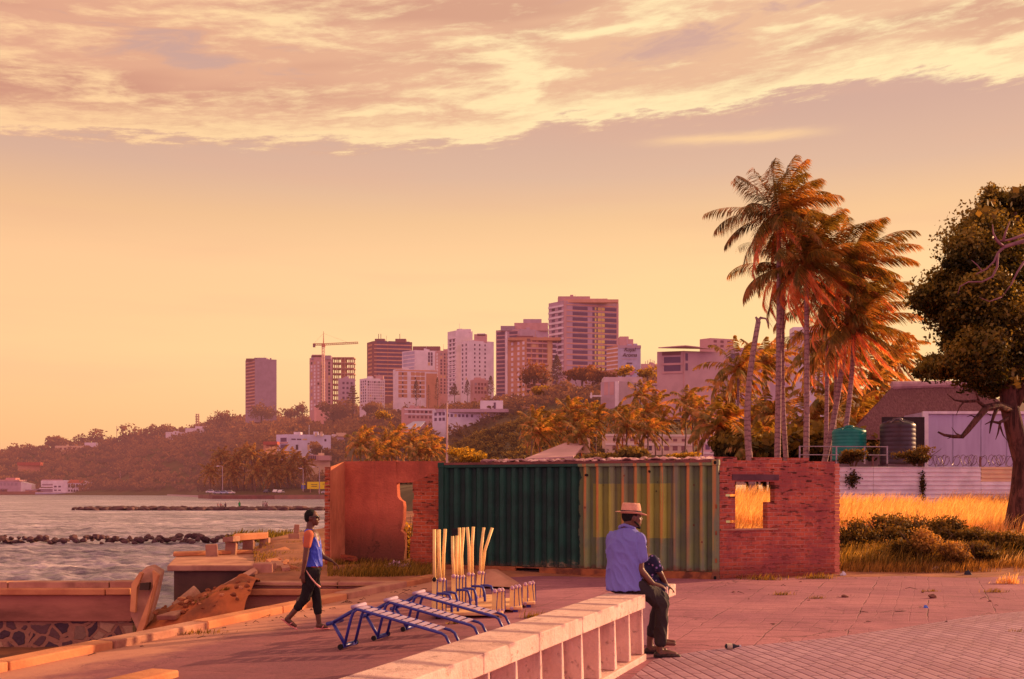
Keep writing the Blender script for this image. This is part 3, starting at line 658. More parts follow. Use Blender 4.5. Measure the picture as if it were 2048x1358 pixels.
# --- left ruin: corner C, back wall running right to the brick pier, short return towards the sea road
C0 = Vector((px_x(455.5, 25.5), 25.5, 0))
ruinA = wall_frame('ruined_house', 'roofless ruin with stained red plaster wall and jagged window gap beside the teal container', C0, WD, 'ruin')
zb = -.25; zt = zpy(608.8, 25.5)
def wx(px):                                               # picture column -> position along the ruin line
    u = (px-CX)/F; t = (C0.x-u*C0.y)/(u*WD.y-WD.x); return t
xg0, xg1, xe = wx(531), wx(545), wx(581)
def wz(py, px):
    t = wx(px); return H+(HY-py)/F*(C0.y+WD.y*t)
def jag_poly(parent, name, m, pts, th, y0=0.0):
    mb = MB(); mb.slab([(x, y0, z) for x, z in pts], (0, th, 0)); return mb.build(name, m, parent, world=False)
pts = [(0, zb), (wx(532), zb), (wx(533), wz(735, 533)), (wx(534), wz(722, 534)), (wx(533.5), wz(704, 533.5)), (wx(529), wz(700, 529)), (wx(531), wz(694, 531)), (wx(532.5), wz(684, 532)), (wx(533), wz(668, 532)), (wx(532), wz(662, 532)), (wx(527.5), wz(659, 528)), (wx(525), wz(655, 525)), (wx(524.3), wz(645, 524)), (wx(524), wz(637.5, 524)), (wx(523.5), zt), (0, zt)]
jag_poly(ruinA, 'plaster_wall', PLASTER, pts, .14)
pts = [(wx(523.6), wz(637, 524)), (wx(545), wz(636.5, 545)), (wx(553), wz(633, 553)), (wx(562), wz(629, 562)), (wx(566), wz(625, 566)), (wx(583), wz(624, 583)), (wx(583), zt-.02), (wx(524.2), zt-.01)]
jag_poly(ruinA, 'lintel', PLASTER, pts, .14, .006)
r_ = random.Random(4); e = []; z = wz(636.5, 545)
while z > zb:
    k = wz_ = None; zz = z-.078; out = {0: 0}.get(0)
    py = HY-(z-H)*F/24.9; base = 545 if py < 690 else (545.5 if py < 706 else 541.5 if py < 742 else 545+(py-742)*.25)
    e += [(wx(base+r_.choice((0, 0, 0, 1.6, -.4))), z), ]
    e += [(e[-1][0], zz)]; z = zz
pts = [(xe+.4, zb), (xe+.4, wz(624.4, 583)), (wx(566.3), wz(624.4, 566)), (wx(562.3), wz(629, 562)), (wx(553.5), wz(632.4, 553))]+e
jag_poly(ruinA, 'brick_pier', BRICK2, pts, .22, .0)
ret = MB(); L = .62
top = zpy(616, 24.9)
ret.slab([(0.0, 0, zb), (0, 0, zt-.004), (0, -L, top), (0, -L, zb)], (-.02, 0, 0)); o = ret.build('return_wall', mat('plaster with sun painted in', (.62, .22, .10), (.48, .15, .07), 2.2, .9, .5, 14, grime=.5, stretch=(1, 1, .4)), ruinA, world=False)  # sunlight on the return painted in as a lighter, more orange plaster
ret = MB(); z = zb; i = 0
while z < top-.02:
    h = min(.078, top-z); ret.box((-.09, -L/2-(.012 if i % 2 else .0)+random.uniform(-.01, .01), z+h/2), (.13, L+.02, h-.006)); z += .078; i += 1
o = ret.build('brick_core', BRICK2, ruinA, world=False)
mb = MB(); mb.box((0, 0, 0), (.36, .25, .09), Euler((.1, .2, .3)).to_matrix()); o = mb.build('loose_brick', BRICK2, world=False, bevel=.01); o.location = at(461, 736, 24.9); tag(o, 'single loose brick lying in the weeds below the plaster wall', 'brick')

# --- right brick wall with ragged window hole
A1, A2 = Vector((px_x(948.5, 22.05), 22.05, 0)), Vector((px_x(1107, 23.2), 23.2, 0)); BD = (A2-A1).normalized(); BL = (A2-A1).length
bw = wall_frame('brick_wall', 'red brick wall with a ragged window hole right of the container', A1, BD, 'brick wall')
def bx(px):
    u = (px-CX)/F; return (u*A1.y-A1.x)/(BD.x-u*BD.y)
def bz(py, px): return H+(HY-py)/F*(A1.y+BD.y*bx(px))
zt2 = bz(608.2, 1030)
hx0, hx1, hx1b = bx(970.6), bx(1013), bx(1022.5); hz0, hz1 = bz(697.5, 990), bz(635.5, 990); hm = bz(662.5, 1018)
cz = [(0, hx0, -.1, bz(690, 970)), (0, bx(958.5), bz(690, 970), bz(686.5, 970)), (0, hx0, bz(686.5, 970), bz(655, 970)), (0, bx(958), bz(655, 970), bz(652, 970)), (0, hx0, bz(652, 970), zt2),
      (hx0, hx1, -.1, hz0), (hx1, hx1b, -.1, hm), (hx0, hx1b, hz1, zt2), (hx1b, BL-.10, -.1, zt2)]
# the face itself follows a stepped top edge
top_steps = []; x = 0.0
cells(bw, 'brick_face', BRICK, cz, .16)
mb = MB(); x = 0
while x < BL-.1:
    L = random.choice((.225, .45, .675)); L = min(L, BL-.1-x)
    if random.random() < .72: mb.box((x+L/2, .08, zt2+.036), (L-.008, .158, .066))
    x += L
mb.build('top_course', BRICK, bw, world=False)
mb = MB(); z = -.1; i = 0
while z < zt2-.05:
    mb.box((BL-.05+(0 if i % 2 else .018), .085, z+.036), (.13, .175, .070)); z += .078; i += 1
mb.build('end_quoin', mat('brick with sun painted in', (.58, .19, .12), (.46, .14, .09), 6, .9, .5, 20), bw, world=False)  # sunlit edge of the wall painted in as lighter brick
mb = MB(); mb.box(((.04+hx1+.25)/2, .02, hz0-.018), (hx1+.21, .10, .035)); mb.build('window_sill', CONC, bw, world=False, bevel=.006)
mb = MB(); mb.box(((hx0+hx1)/2+.1, .0, hz1+.09), (1.15, .03, .12)); mb.build('lintel_beam', mat('dark lintel', (.12, .05, .06), (.08, .03, .04)), bw, world=False)

# ================================================================== SHIPPING CONTAINER
def make_container():
    Ll, Lr = Vector((px_x(579, 24.3), 24.3, gz(-1.65))), Vector((px_x(948, 21.9), 21.9, 0)); d = (Lr-Ll); d.z = 0; Lc = d.length; D = d.normalized()
    base = Vector((Ll.x, Ll.y, -.03)); Hc = 2.47
    root = empty('shipping_container', 'rusty corrugated shipping container painted dark teal and faded olive with stones on top', 'container', base, math.atan2(D.y, D.x))
    def xx(px): u = (px-CX)/F; return (u*base.y-base.x)/(D.x-u*D.y)
    split = xx(763)
    t = NT('container paint'); p = t.obj(); x, y, z = t.sep(p)[:3]
    n = t.noise(p, 2.2, 6, .65); n2 = t.noise(p, 9.0, 5, .7); str_ = t.noise(t.vmul(p, (9.0, 1, .35)), 1.6, 5, .6)
    jag = t.math('MULTIPLY', t.math('SUBTRACT', t.noise(t.vmul(p, (1, 1, 1.0)), 3.0, 5, .7), .5), .22)
    isg = t.step(t.math('ADD', x, jag), split+.01, split-.01)                     # 1 on the teal side
    teal = t.mix(t.step(n, .35, .65), (.004, .062, .038), (.003, .036, .024)); teal = t.mix(t.math('MULTIPLY', t.step(n2, .6, .75), .30), teal, (.010, .12, .075))
    olive = t.mix(t.step(n, .35, .65), (.19, .25, .085), (.15, .20, .105))
    px0, px1 = xx(781), xx(891); pz0, pz1 = zpy(710, 22.5)+.03, zpy(638, 22.5)+.03
    inx = t.math('MULTIPLY', t.step(x, px0-.01, px0+.01), t.step(x, px1+.01, px1-.01)); inz = t.math('MULTIPLY', t.step(t.math('ADD', z, t.math('MULTIPLY', jag, .12)), pz0-.01, pz0+.01), t.step(t.math('ADD', z, t.math('MULTIPLY', jag, .3)), pz1+.01, pz1-.01))
    olive = t.mix(t.math('MULTIPLY', t.math('MULTIPLY', inx, inz), .85), olive, t.mix(n, (.42, .42, .05), (.31, .34, .06)))
    olive = t.mix(t.math('MULTIPLY', t.step(t.noise(t.vmul(p, (4.2, .01, .10)), 1.0, 3, .6), .46, .60), .6), olive, t.mix(n, (.17, .155, .125), (.13, .12, .11)))
    # vertical rust runs from the top rail
    rp = t.math('FRACT', t.math('DIVIDE', t.math('SUBTRACT', x, .02), .278)); rr = t.step(t.math('ABSOLUTE', t.math('SUBTRACT', rp, .32)), .20, .06)
    rr = t.math('MULTIPLY', rr, t.math('MULTIPLY', t.step(str_, .36, .52), t.step(t.math('SUBTRACT', z, t.math('MULTIPLY', n, 1.6)), -.7, .9)))
    rr = t.math('MULTIPLY', rr, t.step(t.noise(t.vmul(p, (2.6, .01, .12)), 1.0, 2, .5), .32, .48))
    olive = t.mix(t.math('MULTIPLY', rr, .95), olive, t.mix(n2, (.62, .24, .05), (.40, .13, .035)))
    olive = t.mix(t.math('MULTIPLY', t.step(str_, .56, .72), .35), olive, (.14, .10, .075))
    teal = t.mix(t.math('MULTIPLY', t.step(z, .42, .10), t.step(t.math('ADD', n2, t.math('MULTIPLY', t.step(x, split-1.25, split-.9), .10)), .60, .66)), teal, (.30, .20, .10))
    c = t.mix(isg, olive, teal)
    vo = t.n('ShaderNodeTexVoronoi'); vo.inputs['Scale'].default_value = 5.5; t.l(t.vmul(p, (1, 0.01, .8)), vo.inputs['Vector'])
    sp = t.math('MULTIPLY', t.step(t.math('ADD', vo.outputs['Distance'], t.math('MULTIPLY', t.math('SUBTRACT', n2, .5), .12)), .15, .09), t.step(t.sep(vo.outputs['Color'])[0], .70, .75))
    c = t.mix(t.math('MULTIPLY', sp, t.math('SUBTRACT', 1.0, isg)), c, (.16, .045, .02))
    low = t.step(t.math('ADD', z, t.math('MULTIPLY', t.math('SUBTRACT', n2, .5), .35)), .30, .16); c = t.mix(t.math('MULTIPLY', low, t.math('SUBTRACT', .95, t.math('MULTIPLY', isg, .5))), c, (.17, .055, .025))
    c = t.mix(t.math('MULTIPLY', t.step(y, .045, .10), .62), c, t.mix(1.0, c, (.30, .30, .34), 'MULTIPLY'))     # shade of the rib recesses painted into the colour
    dent = t.noise(p, 1.6, 3)
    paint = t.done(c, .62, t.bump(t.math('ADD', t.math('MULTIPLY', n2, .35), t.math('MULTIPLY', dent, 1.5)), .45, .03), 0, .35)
    rust = mat('rusty steel', (.34, .115, .04), (.13, .045, .025), 4, .9, .7, 24, grime=.5)
    # corrugated front: trapezoid ribs
    mb = MB(); per = .278; prof = []; xq = .10
    while xq < Lc-.14:
        for dx, dy in ((0, 0.0), (.080, 0.0), (.135, .072), (.225, .072)):
            if xq+dx < Lc-.10: prof.append((xq+dx, .03+dy))
        xq += per
    prof.append((Lc-.10, .03)); z0, z1 = .19, Hc-.10; zs = np.linspace(z0, z1, 9)
    vs = [(x_, y_+.006*math.sin(k*2.1+x_*1.9), float(zz)) for k, zz in enumerate(zs) for x_, y_ in prof]; m_ = len(prof)
    mb.add(vs, [(k*m_+i, k*m_+i+1, (k+1)*m_+i+1, (k+1)*m_+i) for k in range(len(zs)-1) for i in range(m_-1)])
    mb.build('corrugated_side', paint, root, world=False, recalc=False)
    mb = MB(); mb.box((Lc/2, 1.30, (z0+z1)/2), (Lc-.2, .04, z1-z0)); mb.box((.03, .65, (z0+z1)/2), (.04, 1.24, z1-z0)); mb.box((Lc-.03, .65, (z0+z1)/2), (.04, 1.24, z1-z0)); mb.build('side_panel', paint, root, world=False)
    mb = MB(); mb.box((Lc/2, .66, Hc-.03), (Lc-.02, 1.33, .05)); mb.build('roof', mat('rusted roof', (.22, .075, .06), (.13, .05, .045), 3, .9, .5), root, world=False)
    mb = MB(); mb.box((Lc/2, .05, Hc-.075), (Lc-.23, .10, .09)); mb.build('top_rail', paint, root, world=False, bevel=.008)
    mb = MB()
    for a, b in ((.12, xx(705)-.45), (xx(705)+.12, Lc-.12)): mb.box(((a+b)/2, .05, .10), (b-a, .10, .15))
    mb.box(((.12+Lc-.12)/2, .07, .165), (Lc-.24, .07, .03)); mb.build('bottom_rail', rust, root, world=False, bevel=.008)
    mb = MB(); mb.box((Lc/2, .70, .07), (Lc-.3, 1.15, .08)); mb.build('underframe', mat('dark underframe', (.03, .015, .012)), root, world=False)
    for x_, nm in ((.06, 'corner_post'), (Lc-.06, 'corner_post')):
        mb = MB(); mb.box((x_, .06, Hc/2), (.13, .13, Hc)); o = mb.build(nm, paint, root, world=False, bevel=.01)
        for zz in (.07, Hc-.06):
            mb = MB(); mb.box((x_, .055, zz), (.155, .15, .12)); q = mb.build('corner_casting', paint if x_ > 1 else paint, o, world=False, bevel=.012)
            if x_ > 1:
                mb = MB(); mb.ell((x_, -.021, zz), (.03, .006, .04)); mb.build('lock_hole', mat('black hole', (.008, .006, .005)), o, world=False)
        if x_ > 1:
            for zz in (.42, .98, 1.52):
                mb = MB(); mb.box((x_+.02, -.008, zz), (.035, .012, .085)); mb.build('latch_slot', rust, o, world=False)
    # ragged black holes rusted through
    for px, py, w, h in ((774, 627, .10, .06), (857, 622, .055, .07), (949, 625, .04, .05), (796, 640, .03, .02), (866, 648, .03, .05), (868, 636, .02, .03)):
        zz = zpy(py, base.y+D.y*xx(px)) - base.z
        mb = MB(); mb.add([(xx(px)+w*.5*math.cos(a)*r, .012, zz+h*.5*math.sin(a)*r) for a, r in [(k*.698, random.uniform(.7, 1.2)) for k in range(9)]], [tuple(range(9))]); mb.box((xx(px), .02, zz), (w*.6, .012, h*.6)); mb.build('rust_hole', mat('dark hole', (.012, .006, .005)), root, world=False)
    # flat stones along the roof edge
    sm = [rock_mesh('flat_stone', 300+i, .42) for i in range(5)]; stone = mat('pale pink stone', (.74, .44, .38), (.50, .26, .23), 2, .85, .5, 8, isl=.3)
    pal = (stone, mat('grey pink stone', (.40, .22, .21), (.28, .14, .14), 2, .85, .5, 8), mat('white stone', (.84, .58, .50), (.62, .38, .34), 2, .85, .5, 8))
    for k, q in enumerate(sm): q.materials.append(pal[k % 3])
    x_ = xx(636); k = 0
    while x_ < Lc-.10:
        for row in (0, 1):
            s = random.uniform(.06, .115); o = bpy.data.objects.new('roof_stone', random.choice(sm)); col.objects.link(o)
            yy = .10+row*.16+random.uniform(-.04, .06); o.location = Matrix.LocRotScale(root.location, root.rotation_euler, None) @ Vector((x_+random.uniform(-.03, .03), yy, Hc-.005+s*.30+row*.02)); o.rotation_euler = (random.uniform(-.2, .2), random.uniform(-.2, .2), random.uniform(0, 6.3)); o.scale = (s*1.35, s, s)
            tag(o, 'flat pale stone lying along the roof edge of the container', 'stone', 'stones on the container roof')
        x_ += random.uniform(.13, .19)
    return root
root_m = make_container()
# ================================================================== LEAF CLOUDS
def leaf_mat(name, c1, c2, haze=0.0, tr=.35, rough=.7):
    t = NT(name); a = t.n('ShaderNodeAttribute', attribute_name='tint').outputs['Fac']
    r = t.n('ShaderNodeNewGeometry').outputs['Random Per Island']
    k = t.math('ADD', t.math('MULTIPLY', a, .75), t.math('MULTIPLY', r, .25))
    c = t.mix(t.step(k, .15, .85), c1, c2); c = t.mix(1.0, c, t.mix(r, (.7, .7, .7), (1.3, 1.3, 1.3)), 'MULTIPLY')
    return t.done(c, rough, None, 0, .2, haze, tr)
def leaf_quads(C, N, size, aspect=1.0, jit=.8):
    """one leaf card per centre, roughly facing N"""
    n = len(C); N = N+rng.normal(0, jit, (n, 3)); N /= np.linalg.norm(N, axis=1, keepdims=True)+1e-9
    A = np.cross(N, rng.normal(0, 1, (n, 3))); A /= np.linalg.norm(A, axis=1, keepdims=True)+1e-9; B = np.cross(N, A)
    s = size*rng.uniform(.55, 1.3, n) if np.isscalar(size) else size*rng.uniform(.6, 1.25, n); s = s[:, None]
    V = np.stack([C-A*s*.5, C-B*s*.32*aspect, C+A*s*.6, C+B*s*.34*aspect], 1)
    return V.reshape(-1, 3), np.arange(4*n).reshape(-1, 4)
def crown_points(c, r, n, lobes=7, seed=None, hollow=.55):
    """leaf centres gathered on several uneven lobes around c with radii r"""
    g = np.random.default_rng(seed) if seed is not None else rng
    L = g.normal(0, 1, (lobes, 3)); L /= np.linalg.norm(L, axis=1, keepdims=True); L *= g.uniform(.25, .72, (lobes, 1)); L[:, 2] = L[:, 2]*.8+.08
    lr = g.uniform(.30, .55, lobes); w = lr**2; w /= w.sum(); k = g.choice(lobes, n, p=w)
    D = g.normal(0, 1, (n, 3)); D /= np.linalg.norm(D, axis=1, keepdims=True)
    P = L[k]+D*lr[k][:, None]*(hollow+(1-hollow)*g.random((n, 1)))
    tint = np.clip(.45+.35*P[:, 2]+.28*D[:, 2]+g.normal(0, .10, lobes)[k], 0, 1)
    return np.asarray(c)+P*np.asarray(r), D, tint
def cloud_mesh(name, items, size):
    """items: list of (center, radii, count, tint shift, leaf size factor)"""
    Vs, Qs, Ts = [], [], []; o = 0
    for c, r, n, ts, sf in items:
        P, D, ti = crown_points(c, r, n, lobes=random.choice((5, 6, 8)))
        V, Q = leaf_quads(P, D, size*sf); Vs.append(V); Qs.append(Q+o); o += len(V); Ts.append(np.repeat(np.clip(ti+ts, 0, 1), 4))
    return np_mesh(name, np.concatenate(Vs), np.concatenate(Qs), {'tint': np.concatenate(Ts)})
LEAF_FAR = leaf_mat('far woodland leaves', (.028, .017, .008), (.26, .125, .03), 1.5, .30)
LEAF_MID = leaf_mat('hillside bush leaves', (.035, .026, .007), (.23, .145, .022), .9, .35)
LEAF_RED = leaf_mat('dry reddish leaves', (.10, .04, .012), (.33, .13, .03), .9, .4)
LEAF_GOLD = leaf_mat('golden yellow leaves', (.16, .10, .010), (.50, .32, .035), .5, .5)  # bright yellow leaf colours
BARK_FAR = mat('far bark', (.14, .08, .055), (.09, .05, .04), 2, .9, haze=.9)

# woodland on the far hills: nobody could count the trees, one mass per slope
def woodland(name, label, n, pxr, Yr, rad, per, leaf, m, accept=None, tint=0.0):
    items = []; k = 0
    while k < n:
        px = random.uniform(*pxr); Y = random.uniform(*Yr); x = px_x(px, Y); z = float(terrain_z(np.array([x]), np.array([Y]))[0])
        if z < 1.5 or (accept and not accept(px, Y, HY-(z-H)*F/Y)): continue
        r = random.uniform(*rad); items.append(((x, Y, z+r*.35), (r, r, r*random.uniform(.6, .95)), per, tint+random.uniform(-.22, .22)-.12*math.sin(px*.05), 1)); k += 1
    me = cloud_mesh(name, items, leaf); o = link(name, me, m); tag(o, label, 'woods', kind='stuff'); return o
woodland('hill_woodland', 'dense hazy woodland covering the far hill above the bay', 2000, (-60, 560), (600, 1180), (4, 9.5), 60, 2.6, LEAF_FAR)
woodland('slope_woodland', 'dark woodland on the slope below the tower blocks', 1300, (380, 960), (420, 800), (3.0, 6.5), 70, 1.6, LEAF_FAR,
         lambda px, Y, py: not (540 < px < 745 and 300 < Y < 440))
woodland('shore_woodland', 'dark trees behind the shore road across the bay', 200, (255, 440), (462, 560), (2.5, 5.0), 90, 1.2, LEAF_FAR, tint=-.08)
woodland('hillside_scrub', 'low green and golden scrub on the near open hillside', 1500, (520, 800), (215, 460), (.9, 2.6), 70, .55, LEAF_MID, tint=.02)
woodland('hill_foot_scrub', 'bushes at the hill foot behind the coconut palms', 260, (690, 1400), (150, 330), (1.2, 3.2), 90, .7, LEAF_MID, tint=-.12)

def tree(name, label, px, pyb, pyt, Y, wpx, kind='round', m=None, group=None, per=420, leaf=None, n_l=9):
    zb, zt_ = zpy(pyb, Y), zpy(pyt, Y); h = zt_-zb; x = px_x(px, Y); w = wpx/F*Y; gnd = float(terrain_z(np.array([x]), np.array([Y]))[0]) if Y > 140 else zb
    root = empty(name, label, 'tree', (x, Y, zb), 0, group)
    leaf = leaf or max(.35, w*.11)
    if kind == 'round':
        P, D, ti = crown_points((0, 0, h*.5), (w*.66, w*.66, h*.66), per, n_l)
    elif kind == 'cone':                                    # dark columnar conifer
        q = rng.random(per)**.8; a = rng.uniform(0, 6.28, per); rr = w*.5*np.where(q < .12, q/.12, (1-q)**.6*1.05)*rng.uniform(.55, 1.08, per)
        P = np.stack([rr*np.cos(a), rr*np.sin(a), q*h], 1); D = np.stack([np.cos(a), np.sin(a), 0*a+.4], 1); ti = np.clip(.25+.25*np.cos(a-.7)+rng.normal(0, .12, per), 0, 1)
    elif kind == 'tier':                                    # araucaria: tiers of flat branches
        lv = rng.integers(0, 8, per); q = (lv+.6)/8; a = rng.uniform(0, 6.28, per); rr = w*.5*(1-q*.85)*rng.random(per)**.6
        P = np.stack([rr*np.cos(a), rr*np.sin(a), q*h+rng.normal(0, h*.012, per)+rr*.12], 1); D = np.stack([0*a, 0*a, 1+0*a], 1); ti = np.clip(.3+rng.normal(0, .15, per), 0, 1)
    else:                                                  # feathery, open crown
        P, D, ti = crown_points((0, 0, h*.5), (w*.66, w*.66, h*.62), per, n_l+6, hollow=.2); P += rng.normal(0, w*.035, P.shape)
    V, Q = leaf_quads(P, D, leaf); link('crown', np_mesh('crown', V, Q, {'tint': np.repeat(ti, 4)}), m or LEAF_FAR, root)
    mb = MB(); r0 = max(.12, w*.035); mb.tube([(0, 0, min(-1, gnd-zb-1)), (w*.02, 0, h*.35), (0, 0, h*.8)], [r0, r0*.8, r0*.3], 7)
    for i in range(4 if kind in ('round', 'open') else 0):
        a = i*1.6+random.random(); mb.tube([(0, 0, h*(.3+.06*i)), (math.cos(a)*w*.2, math.sin(a)*w*.2, h*(.5+.05*i)), (math.cos(a)*w*.34, math.sin(a)*w*.34, h*(.66+.04*i))], [r0*.5, r0*.35, r0*.12], 5)
    mb.build('trunk', BARK_FAR, root, world=False); return root
T = tree
T('conifer_tree', 'dark pointed conifer in front of the red and white flats', 549.5, 528, 502, 640, 12, 'cone', per=500)
T('conifer_tree', 'slim dark conifer right of the pointed one by the flats', 577.5, 528, 498, 640, 10, 'cone', per=500)
T('conifer_tree', 'small faint conifer between two taller conifers', 566, 528, 508, 650, 7, 'cone', per=300)
T('conifer_tree', 'tall dense dark conifer standing before the orange flats', 735, 502, 468, 520, 19, 'cone', per=800)
T('conifer_tree', 'dark blunt conifer at the right foot of the white tower', 648, 520, 496, 600, 13, 'cone', per=500)
T('conifer_tree', 'dark conifer at the foot of the white tower', 617, 522, 501, 600, 11, 'cone', per=500)
T('araucaria_tree', 'tiered araucaria left of the conifer below the white tower', 600, 522, 507, 600, 17, 'tier', per=300, leaf=1.0)
T('araucaria_tree', 'tiered araucaria beside the small white flats', 466, 534, 509, 690, 22, 'tier', per=420, leaf=1.3)
T('feathery_tree', 'reddish feathery tree in front of the orange flats', 705, 512, 478, 540, 42, 'open', LEAF_RED, per=900)
T('feathery_tree', 'wide reddish feathery tree at the foot of the tallest tower', 768, 505, 483, 520, 48, 'open', LEAF_RED, per=900)
T('feathery_tree', 'reddish feathery tree left of the painted sign wall', 795, 508, 486, 500, 34, 'open', LEAF_RED, per=700)
T('broad_tree', 'dark round tree below the tallest tower', 745, 536, 505, 480, 46, 'round', LEAF_FAR, per=900)
T('broad_tree', 'dark round tree beside the long purple building', 775, 545, 512, 440, 50, 'round', LEAF_FAR, per=900)
T('broad_tree', 'golden tree on the slope below the feathery trees', 720, 524, 508, 500, 34, 'round', LEAF_GOLD, per=600)
T('yellow_tree', 'small golden tree below the sign wall', 824, 498, 482, 470, 28, 'round', LEAF_GOLD, per=500)
T('yellow_tree', 'golden tree right of the sign wall', 854, 500, 483, 470, 34, 'round', LEAF_GOLD, per=500)
T('broad_tree', 'big dark round tree on the hill crest far left', 82, 599, 573, 1130, 46, 'round', per=800)
T('broad_tree', 'dark round tree on the crest right of the flat white villa', 171, 595, 563, 1120, 44, 'round', per=800)
T('broad_tree', 'round tree on the crest above the pale hill house', 110, 597, 572, 1140, 26, 'round', per=500)
T('broad_tree', 'second round tree on the crest by the hill house', 126, 597, 568, 1140, 30, 'round', per=500)
T('broad_tree', 'flat topped tree on the crest left of the lattice mast', 214, 585, 557, 1110, 34, 'round', per=600)
T('feathery_tree', 'open feathery tree on the crest left of the slab tower', 299, 569, 540, 1000, 34, 'open', per=800, leaf=2.0)
T('feathery_tree', 'feathery tree at the foot of the slab tower', 345, 556, 533, 930, 36, 'open', per=900, leaf=2.0)
T('feathery_tree', 'feathery tree in the gap right of the slab tower', 384, 552, 536, 900, 30, 'open', per=700, leaf=1.8)
T('feathery_tree', 'tall airy tree between the slab tower and the crane', 399, 552, 533, 880, 20, 'open', per=500, leaf=1.6)
T('broad_tree', 'round tree right of the pink hoarding under the crane', 440, 560, 527, 760, 46, 'round', per=900)
T('broad_tree', 'dark round tree in front of the white hill house', 424, 606, 583, 520, 34, 'round', LEAF_FAR, per=900)
T('broad_tree', 'round tree below the small white flats', 492, 552, 531, 690, 40, 'round', per=800)
T('yellow_tree', 'bright yellow green bush behind the container roof', 618, 612, 592, 120, 44, 'round', LEAF_GOLD, per=900, leaf=.35)
T('yellow_tree', 'yellow green bush at the roof end among the palms', 901, 612, 597, 110, 50, 'round', LEAF_GOLD, per=900, leaf=.3)
T('broad_tree', 'dark bush under the row of coconut palms', 842, 614, 588, 125, 60, 'round', LEAF_MID, per=1000, leaf=.5)
T('broad_tree', 'round bush under the left end of the palm row', 800, 612, 596, 125, 40, 'round', LEAF_MID, per=700, leaf=.5)

# ================================================================== PALMS
def frond(V, Q, c, az, el, L, droop, nl, lw, ll, wind, rs):
    """one feather frond: arching rachis with two rows of hanging leaflets"""
    d = Vector((math.cos(az)*math.cos(el), math.sin(az)*math.cos(el), math.sin(el))); p = Vector(c); step = L/nl; pts = [p.copy()]; W = Vector(wind)
    for i in range(nl):
        f = (i+1)/nl
        d = (d+Vector((0, 0, -droop*f*1.6/nl*4))+W*(f*.9/nl*4)).normalized(); p = p+d*step; pts.append(p.copy())
    for i in range(1, nl+1):
        f = i/nl; q = pts[i]; dd = (pts[i]-pts[i-1]).normalized(); side = dd.cross(Vector((0, 0, 1)))
        side = side.normalized() if side.length > .05 else Vector((1, 0, 0))
        l = ll*(math.sin(math.pi*min(1, .12+f*.80))**.7)*rs.uniform(.8, 1.1); w = lw*rs.uniform(.8, 1.2)
        # rachis piece
        r = .022*L*(1-f*.85)*.35; o = len(V); a = pts[i-1]; up = Vector((0, 0, r)); V.extend([a-side*r, a+side*r, q+side*r*.9, q-side*r*.9]); Q.append((o, o+1, o+2, o+3))
        for sg in (-1, 1):
            ld = (side*sg*rs.uniform(.45, .8)+dd*.85+Vector((0, 0, -.55-.35*f))+W*.8+Vector((rs.gauss(0, .10), rs.gauss(0, .10), rs.gauss(0, .10)))).normalized()
            ld2 = (ld+Vector((0, 0, -.55))+W*.5).normalized(); b = ld.cross(Vector((0, 0, 1))).normalized()*w*.5 if abs(ld.z) < .95 else Vector((w*.5, 0, 0)); b = (b+dd*w*.4)
            m1 = q+ld*l*.55; m2 = m1+ld2*l*.45; o = len(V)
            V.extend([q-b*.7, q+b*.7, m1+b, m1-b, m2]); Q.append((o, o+1, o+2, o+3)); Q.append((o+3, o+2, o+4))
def palm_leaf_mat(name, g1, g2, dry, haze, tr=.45):
    t = NT(name); r = t.n('ShaderNodeNewGeometry').outputs['Random Per Island']; p = t.obj(); n = t.noise(p, 1.1, 4)
    c = t.mix(r, g1, g2); c = t.mix(t.step(n, .44, .62), c, dry)
    return t.done(c, .45, None, 0, .4, haze, tr)
PALM_NEAR = palm_leaf_mat('coconut fronds', (.075, .058, .016), (.24, .165, .035), (.42, .20, .06), 0, .5)
PALM_DRY = palm_leaf_mat('dry coconut fronds', (.74, .38, .20), (.86, .52, .30), (.58, .25, .11), 0, .6)
PALM_MID = palm_leaf_mat('row palm fronds', (.13, .092, .016), (.34, .22, .045), (.56, .28, .09), .6, .5)
PALM_FAR = palm_leaf_mat('shore palm fronds', (.14, .085, .016), (.34, .20, .04), (.48, .24, .06), .8, .5)
def trunk_mat(name, c1, c2, haze):
    t = NT(name); p = t.obj(); z = t.sep(p)[2]; w = t.math('MULTIPLY', t.noise(p, 3, 4), .5)
    rg = t.step(t.math('PINGPONG', t.math('ADD', z, w), .11), .0, .05); n = t.noise(t.vmul(p, (8, 8, 1.4)), 1.5, 5, .65)
    c = t.mix(t.step(n, .35, .65), c1, c2); c = t.mix(t.math('MULTIPLY', rg, .6), t.mix(1.0, c, (.5, .45, .5), 'MULTIPLY'), c)
    return t.done(c, .85, t.bump(t.math('ADD', t.math('MULTIPLY', rg, .8), n), .7, .03), 0, .25, haze)
TRUNK = trunk_mat('coconut trunk', (.46, .28, .27), (.34, .20, .205), 0); TRUNK_FAR = trunk_mat('far coconut trunk', (.34, .19, .15), (.24, .13, .11), .6)
def palm_meshes(nm, nf, L, nl, lw, ll, wind, seed, els=(-.75, 1.45), droop=.30):
    rs = random.Random(seed); V, Q = [], []
    for i in range(nf):
        f = i/nf; el = lerp(els[1], els[0], f**.85)+rs.uniform(-.12, .12); az = i*2.399+rs.uniform(-.25, .25)
        frond(V, Q, (0, 0, 0), az, el, L*rs.uniform(.82, 1.08)*(1-.12*(f < .15)), droop*rs.uniform(.7, 1.3), nl, lw, ll, wind, rs)
    return V, Q
def poly_mesh(nm, V, Q):
    me = bpy.data.meshes.new(nm); me.from_pydata([tuple(v) for v in V], [], Q); me.update(); return me
